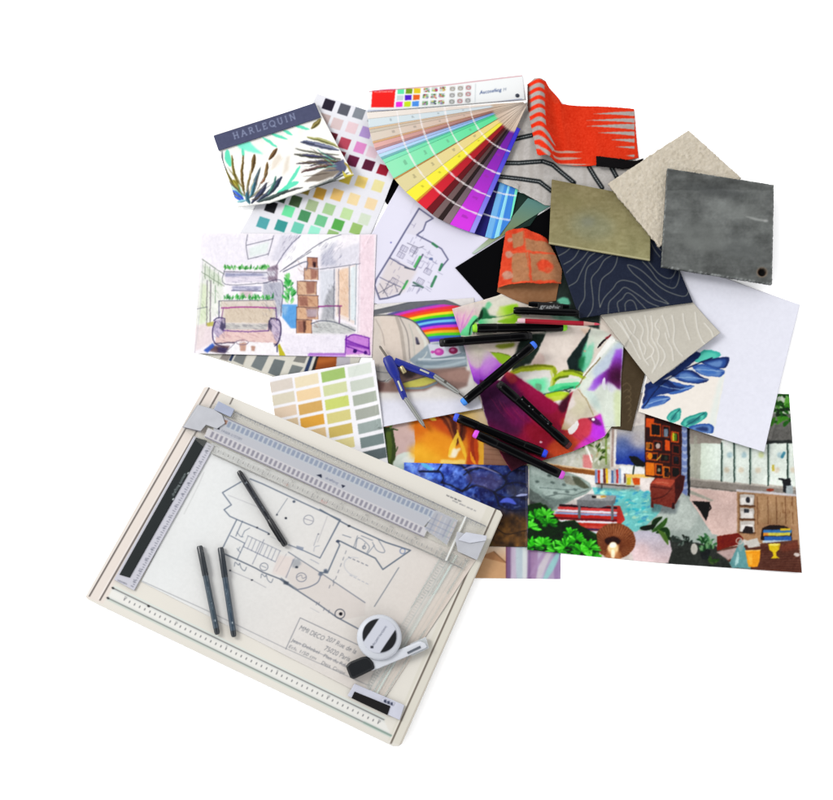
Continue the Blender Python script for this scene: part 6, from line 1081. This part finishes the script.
for k, p in enumerate(along((229, UY(229)), (431, UY(431)), 44)):
    d = np.array((4.9, 2.2)) * .3; n_ = np.array((-2.1, 4.4)) * .62; col = (140, 152, 176); ru.poly([p - d - n_, p + d - n_, p + d + n_, p - d + n_], col, .75)
for k, p in enumerate(along((212, LY(212)), (420, LY(420)), 46)):
    d = np.array((4.5, 2.)) * .26; n_ = np.array((-2.1, 4.4)) * .62; ru.poly([p - d - n_, p + d - n_, p + d + n_, p - d + n_], (142, 140, 154), .85); 
for ln in ([(205, LY(205) + 5.4), (424, LY(424) + 5.4)], [(225, UY(225) - 5.2), (437, UY(437) - 5.2)]): ru.line(ln, .9, (120, 116, 134)); al.line(ln, .9, 255)
both(lambda c, k: c.poly([(226, UY(226) + 4.6), (431, UY(431) + 4.6), (424, LY(424) - 4.8), (214, LY(214) - 4.8), (210, 412)], k), (190, 192, 199), 255)
both(lambda c, k: c.poly([(197.5, 404.5), (215, 409.5), (229, 420), (222, 429), (205, 424.5), (200.5, 431.5), (182.6, 427)], k), (190, 192, 199), 255)
ru.line([(182.6, 427), (200.5, 432)], 1, (150, 146, 160)); ru.poly([(201.6, 428), (206.6, 426.6), (205, 434.5), (200.4, 436)], (170, 148, 138)); ru.poly([(223.6, 419.6), (228, 420.6), (226.4, 424.6), (222.6, 424)], (166, 128, 112)); ru.poly([(214.6, 427.4), (219.6, 427), (219.4, 430)], (40, 42, 54))
ru.text('FABER-SYSTEM', 221, 431.4, 24.4, 2.4, (110, 116, 134), .9, 22); ru.text('drafting', 325, 478.6, 24.4, 2.4, (96, 104, 130), .9, 14); ru.poly([(316.4, 475), (321.6, 474), (321.8, 478)], (40, 46, 66)); ru.poly([(341.4, 484.4), (345.6, 485.8), (342.4, 488)], (40, 46, 66))
for k, p in enumerate(along((214, 447.6), (462, 561.6), 50)):
    ru.line([p, p + np.array((-.9, 2.1)) * (1.2 if k % 5 else 1.9)], .7, (100, 100, 110)); al.line([p, p + np.array((-.9, 2.1)) * (1.2 if k % 5 else 1.9)], .7, 255)
    if k % 5 == 0: ru.text(str(k), *(p + np.array((1.4, -.9))), 24.5, 2.1, (96, 96, 108)); al.text(str(k), *(p + np.array((1.4, -.9))), 24.5, 2.1, 255)
for k, p in enumerate(along((240, 417.2), (480, 527), 50)):
    ru.line([p, p + np.array((.9, -2.1)) * (1 if k % 5 else 1.7)], .6, (116, 118, 124)); al.line([p, p + np.array((.9, -2.1)) * (1 if k % 5 else 1.7)], .6, 255)
ru.poly([(284, 482), (288, 484), (289, 487), (283, 484)], (196, 130, 110), .5, .4); ru.poly([(321, 499.5), (327, 502), (326, 504.5), (320, 502)], (206, 120, 110), .9, .3)
both(lambda c, k: c.poly([(436, 510), (458, 520), (447, 545), (424.5, 529)], k), (196, 198, 206), 200)
for k in range(6): p = np.array((433 + k * 4.4, 512 + k * 2)); ru.line([p, p + np.array((-8, 17))], 1.3, [(214, 218, 224), (160, 166, 184), (226, 214, 206)][k % 3], .7)
for k in range(3): p = np.array((430 + k * -2.4, 517 + k * 5)); ru.line([p, p + np.array((24, 11))], .9, (150, 160, 186), .6)
ru.line([(466, 516), (446, 560)], 1.8, (240, 242, 240)); al.line([(466, 516), (446, 560)], 1.8, 240); ru.line([(468.6, 517), (448, 562)], .7, (176, 186, 184)); ru.line([(456, 516), (436, 556)], .7, (186, 200, 196))
rul, _ = sheet('parallel_ruler', ([(198, 403), (216, 404), (234.5, 410.8), (487, 526)], [(487, 526), (474, 557), (463, 569.4)], [(182, 427.5), (212, 454.6), (463, 569.4)], [(198, 403), (182, 427.5)]), ru, parent=board, z=RZ, thick=.0022, mat=CLEAR, alpha=al, step=.6, register=False)
mg = solid('grey_clip_plastic', (190, 192, 199), .4, .3)
def bslab(name, pts, z0, z1, m, par, bev=.0007): return prism(name, pts, z0, z1, m, par, bev, register=False)
bslab('slide_head', [(198.5, 405.2), (214.5, 409.6), (222, 414.6), (225, 423), (217, 428.6), (206, 424.6), (200.6, 431), (184, 427)], RZ + .0002, RZ + .0024, mg, rul)
bslab('slide_block', [(218.4, 401), (234.4, 409), (230.6, 417), (213.6, 409.4)], RZ + .0003, RZ + .0034, solid('blue_grey_plastic', (168, 176, 198), .5, .2), rul)
eh = bslab('end_grip', [(457, 531.6), (486.6, 538), (477, 560), (458, 551.4), (455.4, 540)], RZ + .0003, RZ + .0026, mg, rul)
bslab('lock_lever', [(466, 532), (487, 535.6), (486, 540.5), (470, 543), (458, 540)], RZ + .0027, RZ + .004, solid('light_grey_plastic', (208, 211, 222), .5, .2), eh)
# paper clamp at the lower right with its dark magnet
cl = bslab('paper_clamp', [(354.5, 683.4), (404.5, 705), (399.6, 720), (347.4, 695.6)], DZ + .0002, DZ + .0035, solid('clamp_plastic', (204, 206, 220), .5, .2), board)
bslab('magnet_bar', [(354.6, 691.4), (390.4, 706), (387.4, 715), (351.4, 698)], DZ + .0036, DZ + .0046, solid('black_magnet', (22, 20, 22), .7, .1), cl, .0004)
cm = Cv(380, 696, 398, 708, (204, 206, 220)); [cm.rect(384 + k * 3.2, 699.6 + k * 1.3, 386.6 + k * 3.2, 702.8 + k * 1.3, (60, 66, 90)) for k in range(3)]
sheet('clamp_marking', [(383, 697.6), (395, 702.6), (393.4, 706), (381.4, 701)], cm, parent=cl, z=DZ + .0039, thick=.0002, mat=PLASTIC, step=.6, register=False)

# clear ruler lying under the tape roll
cr = Cv(360, 545, 484, 706, (214, 226, 222)); ca = Cv(360, 545, 484, 706, 12.)
for c_, k1, k2 in ((cr, (228, 240, 234), (176, 190, 186)), (ca, 130, 120)):
    c_.line([(458, 553), (374, 698)], 2., k1); c_.line([(454.4, 552), (372, 694)], .7, k2); c_.line([(444, 552), (366, 686)], .8, k2); c_.line([(470, 556), (381, 702)], .8, k2)
for k in range(56):
    p = np.array((446, 553.)) + np.array((-80, 136)) * k / 56
    for c_, kk in ((cr, (140, 152, 156)), (ca, 110)): c_.line([p, p + np.array((2.4, 1.4)) * (1 if k % 5 else 1.6)], .6, kk)
sheet('clear_ruler', [(443, 550), (471, 560), (383, 703), (364, 690)], cr, 'transparent drafting ruler lying beneath the grey tape roll on the board', 'ruler', z=DZ + .0022, thick=.0015, mat=CLEAR, alpha=ca, register=False)

# ================================================================== pens, markers, tools
BLACK = solid('black_marker_plastic', (7, 7, 9), .22, .07, var=.2)
BLACK2 = solid('black_marker_cap', (5, 5, 7), .2, .09, var=.2)
def pen_line(a, b, rad, base=None):
    n = 12; px = np.linspace(a[0], b[0], n); py = np.linspace(a[1], b[1], n)
    if base is not None: za = zb = base + rad
    else:
        q = hmax(px, py, rad * .7, .008); za = hmax(px[:6], py[:6], rad * .7, .008) + rad; zb = hmax(px[6:], py[6:], rad * .7, .008) + rad
        m = (hmax(px[4:8], py[4:8], rad * .7, .008) + rad) - (za + zb) / 2
        if m > 0: za += m; zb += m
    A, B = P(*a, za), P(*b, zb); d = (B - A)[:2]; d /= np.linalg.norm(d); n_ = np.array((-d[1], d[0])) * rad * .9
    hput(np.array([A[:2] + n_, B[:2] + n_, B[:2] - n_, A[:2] - n_]), (za + zb) / 2 + rad)
    return A, B
def marker(a, b, ca_, cb_, label, r=.0066, dots=(), group='black double ended markers'):
    A, B = pen_line(a, b, r); o = empty('marker', (A + B) / 2 - np.array((0, 0, r)), label, 'marker', group)
    at = lambda t: A + (B - A) * t
    sweep('barrel', at(.26), at(.76), [(0, r * .8), (.01, r * .93), (.99, r * .93), (1, r * .8)], BLACK, o, 24, 3.2)
    for s0, s1, cc in ((.045, .265, ca_), (.955, .755, cb_)):
        cp_ = sweep('cap', at(s0), at(s1), [(0, r * .84), (.04, r * .96), (.3, r), (.93, r), (1, r * .9)], BLACK2, o, 24, 3.2)
        e = 0. if s0 < .5 else 1.
        sweep('end_plug', at(s0), at(e), [(0, r * .9), (.5, r * .9), (.85, r * .8), (1, r * .6)], solid('plug_%d_%d_%d' % cc, cc, .5, .2), cp_, 20, 3.)
    if dots:
        a_, b_ = np.array(a, float), np.array(b, float); n_ = np.array((-(b_ - a_)[1], (b_ - a_)[0])); n_ /= np.linalg.norm(n_); pp = lambda t, w: tuple(a_ + (b_ - a_) * t + n_ * w)
        im = Cv(min(a[0], b[0]) - 4, min(a[1], b[1]) - 4, max(a[0], b[0]) + 4, max(a[1], b[1]) + 4, (7, 7, 9))
        for t, w, s_ in dots: im.ell(*pp(t, w), s_, s_ * .8, (206, 210, 214), .95, 0, .15)
        im.text('sketch', *pp(.56, .4), math.degrees(math.atan2(b[1] - a[1], b[0] - a[0])), 1.5, (150, 156, 164), .8, 12)
        zt = lambda u, v: (A[2] + (B[2] - A[2]) * (.3 + .42 * u)) + r * .95
        sheet('lettering', [pp(.3, -1.9), pp(.72, -1.9), pp(.72, 1.9), pp(.3, 1.9)], im, parent=o, z=0., thick=.0003, step=.5, mat=print_mat('black_print', .22, .07, None), register=False, curl=zt)
    return o
marker((439.5, 343), (532, 336), (12, 12, 14), (10, 10, 12), 'black marker with black ends, pointing at the rainbow sketch')
marker((472.5, 328.5), (567, 327), (150, 226, 40), (150, 236, 50), 'black marker with lime green ends, under the red pencil')
marker((462, 403.5), (535.5, 343.5), (70, 150, 246), (60, 120, 246), 'black marker with sky blue ends, lying diagonally at the compass point', dots=[(.34, .6, .5), (.5, .9, .4)])
marker((498, 383), (570, 447), (20, 14, 16), (70, 20, 26), 'black marker with a dark red end on the crimson petal', dots=[(.32, 1.5, .7), (.42, 1.5, .6), (.47, 1.5, .6), (.68, 1.6, .6)])
marker((454, 416.5), (547, 454.5), (62, 92, 232), (40, 70, 240), 'black marker with royal blue ends, crossing the amber glass picture')
marker((473.5, 433), (564, 476), (226, 84, 236), (226, 90, 226), 'black marker with pink ends, lowest of the markers')
# brush marker with white lettering
A, B = pen_line((513.5, 310.5), (579, 313), .0058); o = empty('marker', (A + B) / 2 - np.array((0, 0, .0058)), 'black brush marker with white lettering below the paper bag', 'marker')
at = lambda t: A + (B - A) * t
sweep('barrel', at(.2), at(1), [(0, .0054), (.9, .0058), (.97, .005), (1, .003)], BLACK, o, 24); sweep('cap', at(0), at(.24), [(0, .0044), (.1, .0056), (.95, .006), (1, .0056)], BLACK2, o, 24)
C0, C1 = P(529, 303.5, A[2]), P(570, 305, A[2]); sweep('clip', P(528.5, 304, A[2] + .004), P(569, 306.5, A[2] + .0038), [(0, .003), (.1, .0042), (.6, .004), (1, .0028)], BLACK2, o, 16, 3, .8)
lt = Cv(534, 299, 566, 312, (10, 10, 12)); lt.text('graphic', 539.6, 308.2, 3, 4.4, (226, 230, 230), 1, 20, .3); lt.line([(540, 309.4), (556, 310)], .5, (200, 206, 206))
sheet('lettering', [(538, 302.6), (563, 303.8), (562.6, 310.4), (537.6, 309.4)], lt, parent=o, z=A[2] + .0085, thick=.0003, step=.5, mat=PLASTIC, register=False)
# red pencil
A, B = pen_line((517.5, 320.6), (600, 324.3), .0036); o = empty('pencil', (A + B) / 2, 'thin red pencil with a pink point beside the lime green marker', 'pencil'); at = lambda t: A + (B - A) * t
sweep('barrel', at(.09), at(.8), [(0, .0035), (.02, .0037), (1, .0037)], solid('red_lacquer', (164, 16, 40), .4, .2), o, 6); sweep('end_cap', at(0), at(.09), [(0, .0028), (.2, .0036), (1, .0036)], solid('pale_pink_end', (236, 196, 206), .5, .15), o, 16); sweep('cut_wood', at(.8), at(.93), [(0, .0036), (1, .0019)], solid('pencil_wood', (206, 160, 150), .8, .05), o, 16); sweep('lead', at(.93), at(1), [(0, .0021), (.6, .0016), (1, .0005)], solid('pink_lead', (222, 84, 104), .6, .1), o, 12)

# fineliners on the board
def fineliner(a, b, capcol, barcol, label, flip=False):
    r = .0046; A, B = pen_line(a, b, r, BZ + .0006 if a[1] > 500 else RZ - .001 if False else BZ + .0006)
    if a[1] < 500: A[2] += .0015
    o = empty('fineliner', (A + B) / 2 - np.array((0, 0, r)), label, 'pen', 'fineliner pens on the drawing board'); at = lambda t: A + (B - A) * t
    cm_ = solid('pen_cap_%d' % capcol[2], capcol, .3, .4, var=.15); bm2 = solid('pen_barrel_%d_%d' % (barcol[0], barcol[2]), barcol, .28, .5, var=.12)
    cap = sweep('cap', at(0), at(.34), [(0, r * .78), (.05, r * .95), (.97, r), (1, r * .9)], cm_, o)
    d = (B - A) / np.linalg.norm(B - A); sd = np.cross(d, [0, 0, 1]); off = np.array((0, 0, r * .7)) - sd * r * .75
    sweep('clip', at(.06) + off, at(.32) + off, [(0, r * .2), (.1, r * .34), (.85, r * .34), (1, r * .2)], cm_, cap, 12, 3)
    sweep('barrel', at(.33), at(.93), [(0, r * .9), (1, r * .9)], bm2, o); sweep('end_plug', at(.925), at(1), [(0, r * .86), (.6, r * .86), (.9, r * .7), (1, r * .4)], cm_, o)
    # printed lettering along the barrel
    n_ = np.array((-(b[1] - a[1]), b[0] - a[0]), float); n_ /= np.linalg.norm(n_); a_, b_ = np.array(a, float), np.array(b, float)
    top = BZ + .0006 + 2 * r * .94 + (.0008 if a[1] < 500 else 0)
    p = lambda t, w: tuple(a_ + (b_ - a_) * t + n_ * w)
    im = Cv(min(a[0], b[0]) - 6, min(a[1], b[1]) - 4, max(a[0], b[0]) + 6, max(a[1], b[1]) + 4, barcol); ang = math.degrees(math.atan2(b[1] - a[1], b[0] - a[0])); im.text('pigment liner', *p(.46, .8), ang, 1.7, (206, 216, 222), .9, 24); im.rect(*(np.array(p(.84, 0)) - 1), *(np.array(p(.84, 0)) + 1), (200, 208, 214), .8)
    sheet('lettering', [p(.4, -1.3), p(.88, -1.3), p(.88, 1.3), p(.4, 1.3)], im, parent=o, z=top, thick=.0003, step=.5, mat=PLASTIC, register=False)
    return o
fineliner((285.5, 545.5), (238.5, 471), (20, 22, 27), (24, 28, 36), 'black fineliner lying across the house plan near the ruler')
fineliner((199.5, 546), (217.5, 634.5), (40, 46, 52), (56, 72, 84), 'blue grey capped fineliner, nearest to the black bar of the board')
fineliner((220.5, 547.5), (234, 637), (38, 46, 54), (52, 70, 86), 'blue grey capped fineliner, nearest to the stairs of the house plan')

# tape roll and correction pen
c0 = P(379.5, 637.5, DZ + .002); R0 = .0315
roll = empty('correction_roller', c0, 'round white dispenser with two black crescents and a printed band', 'dispenser')
sweep('housing', c0 + np.array((0, 0, .002)), c0 + np.array((0, 0, .017)), [(0, R0 * .93), (.06, R0 * .98), (.2, R0), (.7, R0), (.88, R0 * .96), (1, R0 * .88)], solid('white_grey_plastic', (208, 212, 220), .4, .25, var=.02), roll, 64)
fz = c0[2] + .0173; fc = P(379.5, 636, fz)
im = Cv(355, 612, 404, 662, (206, 209, 220))
u_ = np.array((.56, -.83)); w_ = np.array((.83, .56)); ctr = np.array((379.5, 635.6))
for sgn in (-1, 1):
    pts = []
    for q in np.linspace(-55, 55, 24): a = R(q); pts.append(ctr + sgn * w_ * 17.2 * math.cos(a) + u_ * 16.8 * math.sin(a) * 1.)
    im.poly(pts, (22, 24, 28)); 
im.text('correction', *(ctr - u_ * 9.5 + w_ * 1.2), math.degrees(math.atan2(u_[1], u_[0])), 2.6, (70, 76, 92), .95, 21); im.rect(*(ctr - u_ * 13.4 - (1.4, 1)), *(ctr - u_ * 13.4 + (1.6, 1.6)), (30, 34, 44)); im.rect(*(ctr - u_ * 10.6 + w_ * 0 - (1, .8)), *(ctr - u_ * 10.6 + (1., .9)), (60, 64, 80), .5)
t_ = np.linspace(0, 2 * np.pi, 41); rr = 17.6; k4 = lambda a0, a1: [tuple(ctr + rr * np.array((math.cos(x), math.sin(x)))) for x in np.radians(np.linspace(a0, a1, 16))]
sheet('face', (k4(225, 315), k4(315, 405), k4(135, 45), k4(225, 135)), im, parent=roll, z=fz, thick=.0012, mat=PLASTIC, step=.7, register=False, curl=lambda u, v: .0009 * (1 - ((u - .5) ** 2 + (v - .5) ** 2) * 2))
pen = empty('correction_pen', P(385, 660, DZ), 'flat white correction pen with a black cap, in front of the round dispenser', 'correction pen')
WZ = DZ + .001
bslab('body', [(366, 656.5), (376, 655), (398, 649.5), (420, 640.5), (425.5, 643), (427.5, 647), (408, 656), (378, 668.5), (370, 671)], WZ, WZ + .011, solid('white_pen_plastic', (218, 222, 230), .4, .25, var=.02), pen, .003)
bslab('cap', [(345.5, 666), (349, 662), (362, 656.6), (367.5, 656), (373, 661.5), (375, 668.5), (353.5, 679), (350, 677.6)], WZ, WZ + .014, solid('black_pen_cap', (18, 22, 26), .4, .25, var=.15), pen, .003)
bslab('nozzle', [(410, 643.6), (426, 636.6), (429, 648), (411.5, 656)], WZ + .002, WZ + .0075, solid('frosted_plastic', (216, 222, 226), .3, .3, alpha=.75), pen, .001)
bslab('slot', [(407, 652), (420, 645.6), (421, 647.8), (408, 654)], WZ + .0112, WZ + .0118, solid('dark_slot', (96, 102, 112), .5, .2), pen, .0001)

# compass
CZ = max(hmax(np.linspace(380, 460, 20), np.linspace(350, 395, 20), .003), hmax(np.linspace(394, 420, 10), np.linspace(375, 420, 10), .003)) + .0045
STEEL = solid('brushed_steel', (170, 172, 168), .35, .5, .7); DSTEEL = solid('dark_steel', (110, 104, 96), .4, .5, .7); BLUE = solid('blue_plastic', (26, 40, 140), .4, .25, var=.12)
comp = empty('compass', P(393, 368, CZ - .0045), 'blue and silver drawing compass opened over the armchair sketch', 'compass')
Z = lambda x, y, dz=0: P(x, y, CZ + dz)
sweep('handle', Z(379.5, 346), Z(389, 360), [(0, .0012), (.1, .0017), (.8, .0017), (1, .0022)], DSTEEL, comp, 14)
sweep('head', Z(386.5, 357, .001), Z(397, 378, .001), [(0, .0055), (.12, .0078), (.5, .0085), (.85, .0072), (1, .005)], BLUE, comp, 24, 3, .7)
l1 = sweep('leg', Z(392.5, 368), Z(405, 399), [(0, .0066), (.3, .0052), (.9, .0046), (1, .004)], BLUE, comp, 20, 3, .8)
sweep('lead_holder', Z(403.6, 396), Z(424, 426), [(0, .0034), (.4, .0035), (.9, .003), (1, .0018)], STEEL, l1, 18); sweep('lead', Z(423.6, 425.4), Z(425.6, 428.2), [(0, .0014), (1, .0006)], DSTEEL, l1, 10); sweep('insert', Z(398, 381, .0036), Z(402, 391, .0036), [(0, .0016), (1, .0016)], solid('pale_metal', (206, 206, 190), .4, .4, .4), l1, 12)
l2 = sweep('leg', Z(394.5, 361.5), Z(436, 377), [(0, .006), (.3, .0056), (.9, .0048), (1, .004)], BLUE, comp, 20, 3, .8)
sweep('needle_holder', Z(434, 376), Z(459, 393), [(0, .0042), (.5, .0044), (.9, .0036), (1, .0022)], STEEL, l2, 18); sweep('needle', Z(458, 392.4), Z(465.5, 398.5), [(0, .0013), (.6, .001), (1, .0003)], DSTEEL, l2, 10); sweep('insert', Z(420, 369.6, .0036), Z(429, 373.4, .0036), [(0, .0016), (1, .0016)], MATS['pale_metal'], l2, 12); sweep('screw', Z(445.4, 381.6, .003), Z(445.4, 381.6, .0052), [(0, .0022), (1, .0022)], DSTEEL, l2, 14)
sweep('wheel', Z(401, 366.6, .003), Z(405, 373, .003), [(0, .003), (.1, .0036), (.9, .0036), (1, .003)], solid('brass', (190, 176, 130), .35, .5, .6), comp, 18); sweep('spring_wire', Z(385.5, 381.5), Z(393.5, 376), [(0, .0009), (1, .0009)], STEEL, comp, 8); sweep('spring_wire', Z(402, 369, .002), Z(410, 362.6, .002), [(0, .0009), (1, .0009)], STEEL, comp, 8)

# ================================================================== light, camera, render
w = bpy.data.worlds.new('World'); scene.world = w; w.use_nodes = True; nt = w.node_tree; bg = nt.nodes['Background']
tc = nt.nodes.new('ShaderNodeTexCoord'); sx = nt.nodes.new('ShaderNodeSeparateXYZ'); rp = nt.nodes.new('ShaderNodeValToRGB')
nt.links.new(tc.outputs['Generated'], sx.inputs['Vector']); nt.links.new(sx.outputs['Z'], rp.inputs['Fac']); nt.links.new(rp.outputs['Color'], bg.inputs['Color'])
r = rp.color_ramp; r.elements[0].position = 0; r.elements[0].color = (.9, .9, .92, 1); r.elements[1].position = 1; r.elements[1].color = (.05, .05, .052, 1)
for p_, c_ in ((.78, (1, 1, 1, 1)), (.9, (.06, .06, .062, 1))): e = r.elements.new(p_); e.color = c_
bg.inputs['Strength'].default_value = 2.05
ld = bpy.data.lights.new('window_light', 'AREA'); ld.shape = 'RECTANGLE'; ld.size = 1.3; ld.size_y = 1.6; ld.energy = 176; ld.color = (1, .985, .96)
lo = bpy.data.objects.new('window_light', ld); COL.objects.link(lo); lo.location = (-2.9, 1.3, 2.9)
lo.rotation_euler = (Vector((0, 0, 0)) - Vector(lo.location)).to_track_quat('-Z', 'Y').to_euler()
cd = bpy.data.cameras.new('camera'); co = bpy.data.objects.new('camera', cd); COL.objects.link(co); scene.camera = co
co.location = Vector(CAM); co.rotation_euler = (TILT, 0, 0); cd.sensor_fit = 'HORIZONTAL'; cd.sensor_width = 36; cd.lens = 36 * D / SPAN; cd.clip_start = .01; cd.clip_end = 100
scene.render.engine = 'CYCLES'; scene.view_settings.view_transform = 'Standard'; scene.view_settings.look = 'None'; scene.view_settings.exposure = 0; scene.view_settings.gamma = 1
